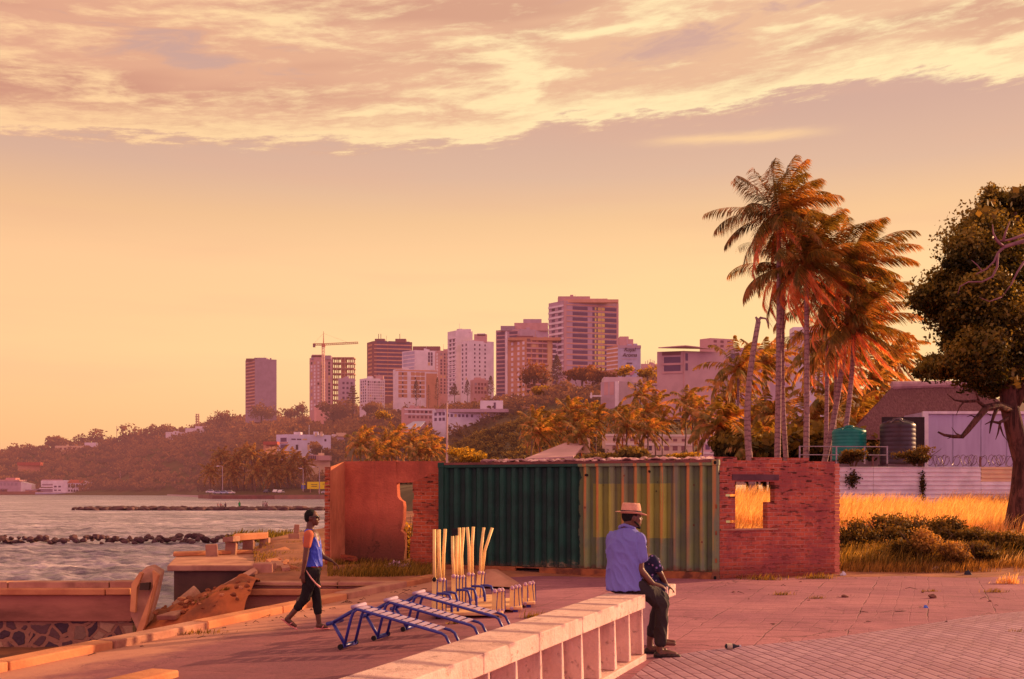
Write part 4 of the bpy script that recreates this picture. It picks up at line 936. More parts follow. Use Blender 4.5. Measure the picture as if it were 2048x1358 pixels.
def palm(label, base, top, bend, r0, crown_args, mleaf, mtrunk, group=None, skirt=None, n=9, nm='coconut_palm', nuts=0):
    root = empty(nm, label, 'palm tree', base, 0, group); b = Vector(base); t_ = Vector(top)-b; pts = []
    for i in range(n+1):
        f = i/n; pts.append(t_*f+Vector((bend[0]*math.sin(math.pi*f), bend[1]*math.sin(math.pi*f), 0))+Vector((0, 0, -.5*(i == 0))))
    mb = MB(); mb.tube(pts, [r0*(1.35 if i == 0 else 1.0-.35*i/n) for i in range(n+1)], 10); mb.build('trunk', mtrunk, root, world=False, smooth=True)
    if crown_args:
        me = poly_mesh('crown', *palm_meshes('c', **crown_args)); o = link('crown', me, mleaf, root); o.location = t_
        if skirt:
            me = poly_mesh('dead_fronds', *palm_meshes('c', **skirt)); o = link('dead_fronds', me, PALM_DRY, root); o.location = t_-Vector((0, 0, .15))
        if nuts:
            mb = MB()
            for i in range(nuts): a = i*6.28/nuts; mb.ell((math.cos(a)*.28, math.sin(a)*.28, -.35-.1*(i % 2)), (.13, .13, .16), n=8, m=6)
            o = mb.build('coconuts', mat('coconut husk', (.22, .12, .03), (.14, .07, .02)), root, world=False); o.location = t_
    return root
W = (.30, -.05, -.03)
def gpb(px, Y): return Vector((px_x(px, Y), Y, 1.2))
big = dict(nf=30, L=3.7, nl=60, lw=.034, ll=.95, wind=W, seed=1, els=(-.55, 1.45), droop=.25)
def bigp(label, pxb, pxt, pyt, Y, bend, r0, L, seed, nf=26, wind=W, sk=9, els=(-.6, 1.4)):
    a = dict(big); a.update(L=L, seed=seed, nf=nf, wind=wind, els=els)
    s = dict(big); s.update(L=L*.92, seed=seed+50, nf=sk, wind=tuple(1.5*k for k in wind), els=(-1.25, -.35), droop=.42, ll=.7) if sk else None
    return palm(label, gpb(pxb, Y), at(pxt, pyt, Y), bend, r0, a, PALM_NEAR, TRUNK, skirt=s, nuts=6)
bigp('tallest coconut palm with straight grey trunk and wide shaggy crown', 1025, 1028, 281, 50, (.05, 0), .155, 3.25, 1, nf=36, sk=8, wind=(.22, -.04, -.02))
bigp('coconut palm with a slim bowed dark trunk just right of the tallest palm', 1042, 1036, 352, 51.5, (-.22, 0), .13, 3.2, 2, nf=20, sk=9, wind=(.44, -.05, -.06))
bigp('coconut palm with ringed trunk and coppery hanging fronds right of the bowed one', 1063, 1064, 345, 49, (.05, 0), .15, 3.6, 3, nf=24, sk=11, wind=(.5, -.05, -.06))
bigp('leaning coconut palm curving right under a windswept crown', 1075, 1122, 352, 50.5, (.34, 0), .15, 3.4, 4, nf=30, sk=10, wind=(.46, -.05, -.03))
bigp('right most leaning coconut palm with low windswept crown beside the green tank', 1097, 1128, 428, 49.5, (.22, 0), .14, 3.3, 5, nf=27, sk=9, wind=(.52, -.05, -.06))
bigp('coconut palm behind the leaning ones with thin straight trunk', 1088, 1092, 398, 55, (.05, 0), .13, 3.5, 6, nf=22, sk=8, wind=(.5, -.05, -.04))
bigp('thin trunked coconut palm half hidden behind the leaning palms', 1094, 1104, 452, 57, (.1, 0), .12, 3.3, 7, nf=20, sk=8, wind=(.5, -.05, -.05))
r = palm('headless dead palm trunk curving up to a broken stub', gpb(997, 48), at(1001, 424, 48), (-.42, 0), .17, None, None, TRUNK, nm='dead_palm', n=12)
p = at(1001, 424, 48)-r.location
mb = MB(); mb.tube([p, p+Vector((.1, 0, .16)), p+Vector((.34, 0, .12)), p+Vector((.46, 0, -.16))], [.08, .06, .04, .02], 6); mb.tube([p, p+Vector((-.12, 0, .2))], [.09, .04], 6); mb.build('broken_stub', TRUNK, r, world=False)
# palms behind the big ones
mid = dict(nf=22, L=3.6, nl=22, lw=.13, ll=.85, wind=(.30, -.05, -.04), seed=20, els=(-.9, 1.4), droop=.34)
ALSO = 'coconut palm with golden fronds in the thicket behind the tall palms'
for i, (pb, pt, py, Y, L) in enumerate(((968, 975, 484, 88, 3.6), (962, 966, 520, 100, 3.4), (985, 990, 556, 96, 3.4), (1010, 1012, 478, 92, 3.3), (1016, 1018, 548, 84, 3.2), (1078, 1082, 470, 82, 3.6), (1098, 1100, 520, 78, 3.3), (1146, 1150, 500, 80, 3.4), (1160, 1164, 548, 84, 3.4), (1128, 1128, 560, 72, 3.2), (1060, 1062, 560, 78, 3.2), (1172, 1178, 470, 92, 3.2), (948, 948, 562, 70, 2.4), (1000, 1000, 592, 66, 2.4))):
    a = dict(mid); a.update(seed=30+i % 5, L=L, nf=22+(i % 3)*3); palm(ALSO, gpb(pb, Y), at(pt, py, Y), (.1*(-1)**i, 0), .15, a, PALM_MID, TRUNK, 'palms in the thicket behind the tall palms')
T('dark_thicket', 'dark leafy thicket behind the tall palm trunks', 1075, 616, 560, 62, 170, 'round', LEAF_MID, per=3000, leaf=.45, n_l=16)
T('dark_thicket', 'dark leafy thicket between the dead palm and the container', 985, 616, 566, 68, 80, 'round', LEAF_MID, per=1600, leaf=.42, n_l=12)
# three prototype crowns for the rows of smaller palms
def proto_row(label, group, m, spots, L, hb, r0, windx, nl=15, lw=.26, ll=1.1, nf=20):
    protos = []
    for k in range(4):
        a = dict(nf=nf+k, L=L, nl=nl, lw=lw, ll=ll, wind=(windx, -.05, -.05), seed=70+k, els=(-1.0, 1.35), droop=.36)
        root = empty('coconut_palm', label, 'palm tree', (0, 0, -500), 0, group)
        mb = MB(); mb.tube([(0, 0, -1), (.15*(k-1.5), 0, hb*.5), (0, 0, hb)], [r0*1.2, r0, r0*.8], 7); mb.build('trunk', TRUNK_FAR, root, world=False, smooth=True)
        o = link('crown', poly_mesh('crown', *palm_meshes('c', **a)), m, root); o.location = (0, 0, hb); protos.append(root)
    used = set()
    for i, (px, py, Y) in enumerate(spots):
        k = (i*7+i//3) % 4; t_ = at(px, py, Y)
        o = protos[k] if k not in used else dup(protos[k]); used.add(k)
        s = random.uniform(.88, 1.12); o.location = (t_.x, t_.y, t_.z-hb*s); o.scale = (s, s, s); o.rotation_euler = (0, random.uniform(-.06, .06), random.uniform(-.35, .35))
proto_row('coconut palm with windblown golden crown in the row above the container', 'row of palms above the container', PALM_MID,
          [(702, 556, 165), (714, 570, 150), (731, 566, 158), (746, 541, 170), (757, 556, 160), (775, 546, 172), (790, 552, 165), (812, 548, 160), (825, 560, 150), (843, 520, 168), (851, 545, 160), (868, 535, 166), (878, 555, 155), (902, 527, 162), (916, 542, 158), (763, 572, 150), (858, 566, 148), (928, 552, 156)], 3.5, 11, .12, .42, nl=18, lw=.17, ll=.95, nf=18)
proto_row('coconut palm in the clump rising behind the plaster ruin', 'palms behind the plaster ruin', PALM_MID,
          [(472, 584, 225), (487, 577, 232), (504, 583, 228), (519, 590, 220), (527, 572, 235), (538, 582, 226), (557, 579, 230), (566, 592, 218), (548, 597, 215), (496, 600, 215)], 4.2, 12, .15, .34, nl=17, lw=.20, ll=1.1, nf=18)
proto_row('coconut palm in the grove beside the shore road across the bay', 'palms by the shore road', PALM_FAR,
          [(278, 622, 462), (292, 600, 470), (302, 612, 470), (313, 606, 465), (322, 598, 465), (334, 600, 460), (345, 612, 462), (354, 606, 465), (366, 612, 470), (372, 600, 468), (387, 606, 465), (399, 612, 470), (340, 622, 456), (360, 626, 458), (381, 622, 462), (306, 624, 460)], 6.6, 17, .24, .12, nl=13, lw=.5, ll=1.7)
T('lone_palm', 'single golden palm on the slope under the small white flats', 506, 556, 540, 560, 24, 'open', LEAF_GOLD, per=500)

# ================================================================== RIGHT HAND LOT: grass, bushes, fence, tanks, thatched house, tree
def blades(name, n, place, h, w, m, label, lean=(.35, 0, 0), seg=2):
    P = place(n); n = len(P); hh = h[0]+(h[1]-h[0])*rng.random(n)**1.5; a = rng.uniform(0, 6.28, n); side = np.stack([np.cos(a), np.sin(a), 0*a], 1)*(w*rng.uniform(.6, 1.3, n))[:, None]
    ln = np.asarray(lean)+rng.normal(0, .28, (n, 3)); ln[:, 2] = 0; up = np.zeros((n, 3)); up[:, 2] = 1
    b = P; m1 = P+(up*.55+ln*.18)*hh[:, None]; tp = P+(up*.95+ln*.62)*hh[:, None]
    V = np.stack([b-side, b+side, m1+side*.75, m1-side*.75, tp+side*.2, tp-side*.2], 1).reshape(-1, 3); i = np.arange(n)[:, None]*6
    Q = np.concatenate([i+np.array([0, 1, 2, 3]), i+np.array([3, 2, 4, 5])])
    ti = np.repeat(np.clip(P[:, 3] if P.shape[1] > 3 else rng.random(n), 0, 1), 6)
    o = link(name, np_mesh(name, V, Q, {'tint': ti}), m); tag(o, label, 'grass', kind='stuff'); return o
def lot_place(pr, Yr, keep=None):
    def f(n):
        px = rng.uniform(*pr, n*3); Y = rng.uniform(*Yr, n*3); x = (px-CX)/F*Y; wall = A1.y+(x-A1.x)*BD.y/BD.x
        ok = (Y > np.where(x < 7.2, wall+.35, 23.5+0*x))
        if keep is not None: ok &= keep(x, Y)
        x, Y = x[ok][:n], Y[ok][:n]; return np.stack([x, Y, lot_z(x, Y)-.05], 1)
    return f
G_GOLD = leaf_mat('dry golden grass', (.60, .37, .10), (.86, .62, .27), 0, .5, .6)
G_RED = leaf_mat('brownish weeds', (.12, .06, .015), (.42, .22, .045), 0, .4, .6)
G_GREEN = leaf_mat('green weeds', (.10, .075, .012), (.36, .22, .035), 0, .4, .6)
blades('tall_dry_grass', 46000, lot_place((940, 1420), (31.5, 42), lambda x, Y: fbm(x*.5, Y*.5, 31) > .30), (.35, .85), .009, G_GOLD, 'tall glowing dry grass below the white metal fence')
blades('mid_lot_grass', 20000, lot_place((940, 1420), (24.6, 32), lambda x, Y: fbm(x*.7, Y*.7, 35) > .40), (.12, .42), .007, G_GOLD, 'golden and green grass among the dark bushes of the lot')
blades('front_lot_grass', 22000, lot_place((1108, 1420), (23.3, 29), lambda x, Y: fbm(x*.8, Y*.8, 33) > .40), (.05, .26), .007, G_RED, 'short green weeds along the front of the lot')
blades('bush_weeds', 7000, lot_place((1108, 1420), (24.2, 28.5), lambda x, Y: fbm(x*.9, Y*.9, 37) > .46), (.2, .65), .008, G_GREEN, 'scruffy tall green weeds among the dark bushes of the lot')
BUSH = leaf_mat('dark bush leaves', (.028, .020, .006), (.20, .12, .022), 0, .33)
def bush(name, label, px, pyb, Y, w, h, per, leaf, m=BUSH, group=None, cat='bush'):
    p = at(px, pyb, Y); root = empty(name, label, cat, p, 0, group)
    P, D, ti = crown_points((0, 0, h*.5), (w*.75, w*.6, h*.85), per, 11, hollow=.15); P[:, 2] = np.maximum(P[:, 2], .02); V, Q = leaf_quads(P, D, leaf)
    link('foliage', np_mesh('foliage', V, Q, {'tint': np.repeat(ti, 4)}), m, root)
    mb = MB()
    for i in range(14):
        a = random.uniform(0, 6.28); q = random.uniform(.3, .8); mb.tube([(math.cos(a)*w*.1, math.sin(a)*w*.1, -.1), (math.cos(a)*w*q*.6, math.sin(a)*w*q*.5, h*.6), (math.cos(a)*w*q, math.sin(a)*w*q*.7, h*random.uniform(.9, 1.25))], [.015, .010, .004], 5)
    mb.build('stems', mat('bush stems', (.12, .06, .03)), root, world=False); return root
for i, (px, pyb, Y, w, h, lab) in enumerate(((1128, 722, 26, .9, .85, 'dark bush at the right end of the brick wall'), (1165, 718, 27, 1.1, 1.0, 'wide dark bush below the first fence panel'), (1200, 714, 28, 1.1, 1.05, 'tallest dark bush in the middle of the lot'), (1238, 717, 27.5, 1.1, .95, 'dark bush below the hanging creeper'),
        (1275, 722, 26.8, 1.1, .75, 'low dark bush right of the tallest bush'), (1312, 728, 26, 1.0, .62, 'low dark bush left of the big tree trunk'), (1345, 730, 26, 1.0, .60, 'low dark bush at the foot of the big tree'), (1190, 735, 24.9, .9, .5, 'small dark weed bush near the white rubbish'), (1290, 738, 25, .9, .45, 'small weed bush near the dark rubbish'))):
    bush('lot_bush', lab, px, pyb, Y, w, h*.66, 2000, .075)
for i, (px, pyb, Y, w, h, lab) in enumerate(((1222, 736, 24.6, .8, .55, 'pale golden bush at the front of the lot'), (1262, 741, 24.3, .7, .4, 'low golden bush beside the white rubbish bag'))):
    bush('golden_bush', lab, px, pyb, Y, w, h, 2400, .06, leaf_mat('golden weeds', (.18, .10, .025), (.42, .24, .07), 0, .45))
# weeds at the foot of walls and by the ruin
def weeds(name, lab, px, py, Y, n, h, spread, m=G_GREEN):
    p = at(px, py, Y); P = np.stack([p.x+rng.normal(0, spread, n), p.y+rng.normal(0, spread*.4, n), np.full(n, p.z-.02)], 1)
    blades(name, n, lambda k: P, h, .007, m, lab)
for px, py, Y, lab in ((487-4, 765-3, 0, None),):
    pass
for k, (px, py, n, hh, sp, lab, m) in enumerate(((1005, 765, 260, (.05, .18), .22, 'tuft of weeds at the foot of the brick wall', G_GREEN), (1077, 763, 240, (.05, .16), .2, 'tuft of weeds below the end of the brick wall', G_GREEN), (1033, 785, 120, (.03, .10), .08, 'small yellow weed in the paving joints', G_GREEN), (1077, 790, 90, (.03, .09), .07, 'sparse weed in the paving right of the yellow one', G_GREEN),
        (1330, 770, 160, (.06, .26), .12, 'upright yellow weed on the paving at the right', G_GOLD), (1313, 782, 90, (.03, .12), .10, 'low weed left of the bright upright weed', G_GREEN), (1226, 780, 60, (.03, .07), .08, 'flat dark weed on the paving', G_GREEN), (1350, 838, 130, (.03, .12), .09, 'dark weed on the brick paving at the frame edge', G_GREEN), (262, 836, 200, (.03, .10), .25, 'green weeds growing along the kerb', G_GREEN), (705, 815, 120, (.04, .16), .10, 'weeds beside the low yellow boards', G_GREEN), (598, 824, 60, (.04, .12), .06, 'weeds under the blue ladder benches', G_GREEN))):
    p = gp(px, py); weeds('weeds', lab, px, py, p.y, n, hh, sp, m)
def RP(lo, hi, ylo, yhi, thr=.5):
    def f(n):
        q = rng.uniform(lo, hi, n); Y = rng.uniform(ylo, yhi, n); x = (q-CX)/F*Y; ok = fbm(x*1.3, Y*.9, 41)+rng.normal(0, .05, n) > thr; x, Y = x[ok], Y[ok]; return np.stack([x, Y, lot_z(x, Y)-.04], 1)
    return f
blades('ruin_weeds', 9000, RP(432, 570, 22.7, 25.2, .40), (.04, .22), .006, G_GREEN, 'brownish green weeds in front of the plaster ruin wall')
blades('platform_weeds', 6000, RP(335, 432, 23.5, 31, .52), (.02, .09), .007, G_GREEN, 'green weeds over the sea platform behind the walking man')
blades('breakwater_weeds', 2600, lambda n: np.stack([px_x(rng.uniform(310, 430, n), 60), 60+rng.normal(0, 1.2, n), SEA+.35+.35*rng.random(n)], 1), (.15, .5), .03, leaf_mat('shore weeds', (.14, .11, .015), (.38, .28, .05), 0, .4), 'yellow green weeds at the land end of the breakwater')
blades('mound_weeds', 900, lambda n: (lambda px, Y: np.stack([(px-CX)/F*Y, Y, H+(HY-(805-(px-255)*.42+rng.normal(0, 3.0, n)))/F*Y], 1))(rng.uniform(255, 302, n), np.full(n, 21.4)), (.05, .16), .008, G_GREEN, 'green weeds on the edge of the red earth bank')
bush('ruin_bush', 'yellow green bush showing through the gap in the plaster wall', 538, 750, 26.6, .5, 1.05, 2000, .07, LEAF_GOLD)
bush('wild_flower_bush', 'low pale mauve flowering weeds beside the brick pier', 530, 760, 24.0, .5, .28, 900, .05, leaf_mat('mauve flowers', (.25, .13, .16), (.55, .35, .45), 0, .2))
# rubbish
def scrap(nm, lab, px, py, s, m, cat, group=None):
    p = gp(px, py); mb = MB(); rr = random.Random(px); n = 7
    ring = [[(math.cos(k*6.283/n)*s*rr.uniform(.6, 1.1)*q, math.sin(k*6.283/n)*s*.7*rr.uniform(.6, 1.1)*q, z*s*rr.uniform(.8, 1.2)) for k in range(n)] for q, z in ((1, 0), (.95, .45), (.55, .85), (.15, 1.0))]
    mb.add(sum(ring, []), [(i*n+k, i*n+(k+1) % n, (i+1)*n+(k+1) % n, (i+1)*n+k) for i in range(3) for k in range(n)]+[tuple(3*n+k for k in range(n))])
    o = mb.build(nm, m, world=False); o.location = p; return tag(o, lab, cat, group)
WHITEP = mat('white plastic', (.62, .58, .66), (.5, .45, .52), 6, .5); DARKP = mat('dark plastic', (.03, .03, .05)); BLUEP = mat('blue plastic', (.08, .16, .62), (.06, .12, .5), 4, .5)
scrap('plastic_bag', 'upright white plastic bag at the front of the lot', 1187, 751, .16, WHITEP, 'rubbish'); scrap('plastic_bag', 'crumpled white bag beside the golden bush', 1236, 755, .13, WHITEP, 'rubbish')
scrap('plastic_bag', 'dark crumpled rubbish on the lot edge', 1278, 759, .10, DARKP, 'rubbish'); scrap('plastic_bag', 'white scrap in the weeds near the tree', 1318, 738, .12, WHITEP, 'rubbish'); scrap('plastic_bag', 'pale flat scrap beside the end of the wall', 1113, 760, .09, WHITEP, 'rubbish'); scrap('plastic_bag', 'grey scrap right of the dark rubbish', 1296, 755, .10, WHITEP, 'rubbish')
scrap('plastic_bag', 'flat blue plastic scrap at the edge of the brick paving', 1222, 803, .05, BLUEP, 'rubbish')
STONE = mat('loose stone', (.26, .11, .08), (.16, .07, .05), 4, .9, .5)
for i, (px, py, s, lab) in enumerate(((1115, 789, .055, 'small dark stone on the paving'), (1231, 789, .07, 'reddish stone on the paving'), (1262, 757, .07, 'stone beside the dark rubbish'), (1150, 757, .06, 'stone at the lot edge near the wall'), (1163, 745, .12, 'rubble stone half in the bush'), (1118, 748, .13, 'rubble stone by the wall end'), (1127, 741, .13, 'larger rubble stone by the wall end'), (1112, 740, .12, 'rubble stone against the wall end'), (958, 762, .09, 'stone at the container corner'))):
    me = rock_mesh('loose_stone', 700+i); me.materials.append(STONE); o = bpy.data.objects.new('loose_stone', me); col.objects.link(o); p = gp(px, py); o.location = p; o.location.z += s*.4; o.scale = (s*1.2, s, s); tag(o, lab, 'stone')
for i in range(26):
    q = random.choice(rocks); o = bpy.data.objects.new('pebble', rock_mesh('pebble', 800+i) if i < 3 else o.data); col.objects.link(o)
    if i < 3: o.data.materials.append(STONE)
    if i % 2: s_, off = random.uniform(2, KL), -random.uniform(.05, .8); p = kerb_pt(s_, off)
    else: p = gp(random.uniform(960, 1340), random.uniform(764, 800))
    o.location = p; s = random.uniform(.012, .032); o.scale = (s*1.4, s, s); tag(o, 'tiny pebble scattered over the promenade', 'pebble', 'pebbles on the promenade')
TW = mat('dry twig', (.10, .04, .03), (.06, .025, .02), 8, .9)
for i in range(34):
    mb = MB(); L = random.uniform(.06, .22); a = random.uniform(0, 6.28); q = [Vector((0, 0, .006)), Vector((math.cos(a)*L*.5, math.sin(a)*L*.5, random.uniform(.01, .04))), Vector((math.cos(a+.5)*L, math.sin(a+.5)*L, .006))]
    mb.tube(q, [.004, .006, .003], 5); o = mb.build('dry_twig', TW, world=False); o.location = kerb_pt(random.uniform(.8, KL-1), -random.uniform(.06, .75)) if i < 24 else gp(random.uniform(950, 1330), random.uniform(768, 835)); tag(o, 'short dry twig lying on the promenade', 'twig', 'dry twigs on the promenade')
root = empty('bottle', 'small dark bottle lying on the brick paving', 'bottle', gp(957, 858)+Vector((0, 0, .045)), .1)
ax = Euler((0, R(90), 0)).to_matrix()
mb = MB(); mb.lathe((0, 0, 0), [(.012, 0), (.028, .01), (.030, .10), (.012, .14), (.011, .17)], 12, ax); mb.build('body', DARKP, root, world=False, smooth=True); mb = MB(); mb.lathe((.02, 0, .001), [(.0305, 0), (.0305, .06)], 12, ax); mb.build('label_band', mat('pale label', (.6, .5, .35)), root, world=False); mb = MB(); mb.lathe((.165, 0, 0), [(.014, 0), (.014, .02)], 10, ax); mb.build('cap', WHITEP, root, world=False)

# white sheet fence
def make_fence():
    Yf = 42.0; root = empty('sheet_fence', 'white ribbed metal sheet fence behind the dry grass', 'fence', at(1220, 662, Yf))
    t = NT('white sheet'); p = t.pos(); z = t.sep(p)[2]; n = t.noise(p, 1.2, 6, .65); rib = t.math('PINGPONG', z, .085); d = t.step(rib, .016, .004)
    def wm(nm, c1, c2):
        return mat(nm, c1, c2, 1.5, .55, .2, 8, grime=.35, world=True)
    m1 = wm('white sheet', (.74, .70, .74), (.62, .57, .62)); m2 = wm('yellowed sheet', (.72, .52, .30), (.62, .44, .28))
    def sheet(nm, xa, xb, za, zb, m):
        mb = MB(); hs = .17; prof = [];z = za
        while z < zb-.001:
            for dz, dy in ((0, 0), (.13, 0), (.140, -.05), (.160, -.05)):
                if z+dz < zb: prof.append((dy, z+dz))
            z += hs
        prof.append((0, zb)); x0, x1 = px_x(xa, Yf), px_x(xb, Yf)
        vs = [(x0, Yf+dy, zz) for dy, zz in prof]+[(x1, Yf+dy, zz) for dy, zz in prof]; k = len(prof)
        mb.add(vs, [(i, k+i, k+i+1, i+1) for i in range(k-1)]); mb.add([(x0, Yf+.03, za), (x1, Yf+.03, za), (x1, Yf+.03, zb), (x0, Yf+.03, zb)], [(0, 1, 2, 3)])
        return mb.build(nm, m, root, recalc=False)
    zt_, zb_ = zpy(616, Yf), zpy(668, Yf)
    for a, b in ((1100, 1152.5), (1153, 1218), (1218.6, 1294.6), (1371, 1450)): sheet('sheet_panel', a, b, zb_, zt_, m1)
    sheet('sheet_panel', 1295, 1370.4, zb_, zpy(636, Yf), m1); o = sheet('sheet_panel', 1295, 1370.4, zpy(635.6, Yf), zt_, m2); o['label'] = 'yellowed upper sheet panel'
    for px in (1152.7, 1218.3, 1294.8, 1371):
        mb = MB(); x = px_x(px, Yf); mb.box((x, Yf+.06, (zb_+zt_)/2+.18), (.06, .06, zt_-zb_+.45)); mb.build('post', mat('fence post', (.20, .09, .09)), root)
    # razor wire
    o = None; coil = MB(); pts = []; x0, x1 = px_x(1222, Yf), px_x(1380, Yf); n = 520
    for i in range(n):
        a = i*.42; x = lerp(x0, x1, i/n)+.12*math.sin(i*.05); rr = .20+.03*math.sin(i*.31); pts.append((x+.16*math.sin(a*.5+1), Yf+rr*math.cos(a), zt_+.24+rr*math.sin(a)))
    coil.tube(pts, .011, 4, cap=False); w = coil.build('razor_wire', mat('wire', (.20, .11, .16), rough=.5, metal=.4)); tag(w, 'coils of razor wire along the top of the white fence', 'razor wire')
    for lab, px, py, w_, h_ in (('dark creeper heaped on the fence top below the green tank', 1126, 612, 1.0, .55), ('dark creeper spilling over the fence beside the dark tank', 1212, 612, 1.35, .55)):
        bush('creeper', lab, px, py, Yf-.05, w_, h_, 2400, .09, BUSH, None, 'creeper')
    for lab, px, py in (('tuft of creeper hanging low on the fence', 1125, 632), ('thin creeper trailing down the fence joint', 1218, 640)):
        p = at(px, py, Yf-.1); P = np.stack([rng.normal(0, .13 if px < 1200 else .05, 260), rng.normal(0, .04, 260), rng.normal(0, .14 if px < 1200 else .3, 260)], 1); V, Q = leaf_quads(P, np.tile([[0, -1, .2]], (260, 1)), .09); o = link('creeper', np_mesh('creeper', V, Q, {'tint': np.repeat(rng.random(260)*.5, 4)}), BUSH); o.location = p; tag(o, lab, 'creeper')
make_fence()
# railing behind the brick wall
def make_rail():
    Yr_ = 44; root = empty('pipe_railing', 'pale pipe railing in front of the palm trunks', 'railing', at(1105, 610, Yr_)); m = mat('galvanised pipe', (.34, .26, .34), (.26, .20, .27), 4, .5, metal=.2)
    for py in (589, 600):
        mb = MB(); mb.tube([at(1055, py, Yr_), at(1172, py+.5, Yr_)], .02, 8); mb.build('rail', m, root)
    for px in (1055.5, 1104, 1141, 1171):
        mb = MB(); mb.tube([at(px, 612, Yr_), at(px, 588.5, Yr_)], .03, 8); mb.build('post', m, root)
make_rail()
# water tanks
def tank(label, px0, px1, pyt, pyb, Y, m, lidm, dark):
    x0, x1 = px_x(px0, Y), px_x(px1, Y); r = (x1-x0)/2; zt_, zb_ = zpy(pyt, Y), zpy(pyb, Y); h = zt_-zb_; root = empty('water_tank', label, 'water tank', ((x0+x1)/2, Y+r, zb_))
    prof = [(r*.98, 0)]; n = 9
    for i in range(n):
        a = h*.90*i/n; b = h*.90*(i+1)/n; prof += [(r*.985, a+.01), (r, a+(b-a)*.3), (r, a+(b-a)*.7), (r*.985, b-.01)]
    prof += [(r*.95, h*.92), (r*.30, h*1.0), (r*.29, h*1.0)]; mb = MB(); mb.lathe((0, 0, 0), prof, 40); mb.build('tank_body', m, root, world=False, smooth=True)
    mb = MB(); mb.lathe((0, 0, h), [(r*.29, -.02), (r*.30, .05), (r*.2, .10), (.02, .11)], 20); mb.build('lid', lidm, root, world=False, smooth=True)
    mb = MB()
    for i in range(8):
        a = i*.785; mb.slab([(math.cos(a+d)*r*q, math.sin(a+d)*r*q, h*(1.004 if q < .5 else .925)) for q, d in ((.3, -.10), (.94, -.05), (.94, .05), (.3, .10))], (0, 0, .03))
    mb.build('top_ribs', lidm, root, world=False)
    mb = MB(); mb.box((0, 0, -.6), (r*1.7, r*1.7, 1.2)); mb.build('stand', mat('tank stand', (.16, .10, .12)), root, world=False); return root
g = mat('green polythene', (.008, .20, .17), (.006, .15, .14), 1.5, .45); tank('short green plastic water tank', 1105.5, 1150, 563, 607, 47, g, g, 0)
g = mat('dark polythene', (.055, .030, .040), (.035, .02, .03), 2, .4); tank('tall dark brown water tank with domed ribbed top', 1170, 1216, 553, 612, 46, g, mat('dark lid', (.12, .07, .10), rough=.45), 1)
mb = MB(); mb.box((px_x(1193, 48.5), 48.6, (zpy(556, 48.5)+0)/2), (1.9, .1, zpy(556, 48.5)+.4)); tag(mb.build('dark_screen', mat('dark board', (.035, .018, .022))), 'dark board screen standing behind the brown water tank', 'screen')
# white panel box
def make_box():
    Y = 50; x0, x1 = px_x(1218, Y), px_x(1420, Y); zt_, zb_ = zpy(543, Y), 0.6; root = empty('white_panel_shed', 'pale lilac flat sided shed behind the razor wire', 'shed', ((x0+x1)/2, Y, zb_))
    mb = MB(); mb.box(((x0+x1)/2, Y+1.3, (zt_+zb_)/2), (x1-x0-.1, 2.4, zt_-zb_-.05)); mb.build('wall_panel', mat('lilac sheet', (.44, .36, .56), (.38, .30, .48), .8, .6, .2, 4, grime=.3, stretch=(3, 1, .5), world=True), root)
    wt = mat('white trim', (.72, .62, .70), (.6, .5, .6), 3, .6)
    mb = MB(); mb.box(((x0+x1)/2, Y+.04, zt_-.05), (x1-x0, .14, .12)); mb.build('top_trim', wt, root)
    mb = MB(); mb.box((x0+.12, Y+.03, (zt_+zb_)/2), (.26, .14, zt_-zb_-.13)); mb.build('corner_trim', wt, root)
    for px in (1259, 1296, 1330, 1365):
        mb = MB(); mb.box((px_x(px, Y), Y+.09, (zt_+zb_)/2), (.03, .02, zt_-zb_-.2)); mb.build('seam', mat('seam', (.33, .27, .42)), root)
make_box()
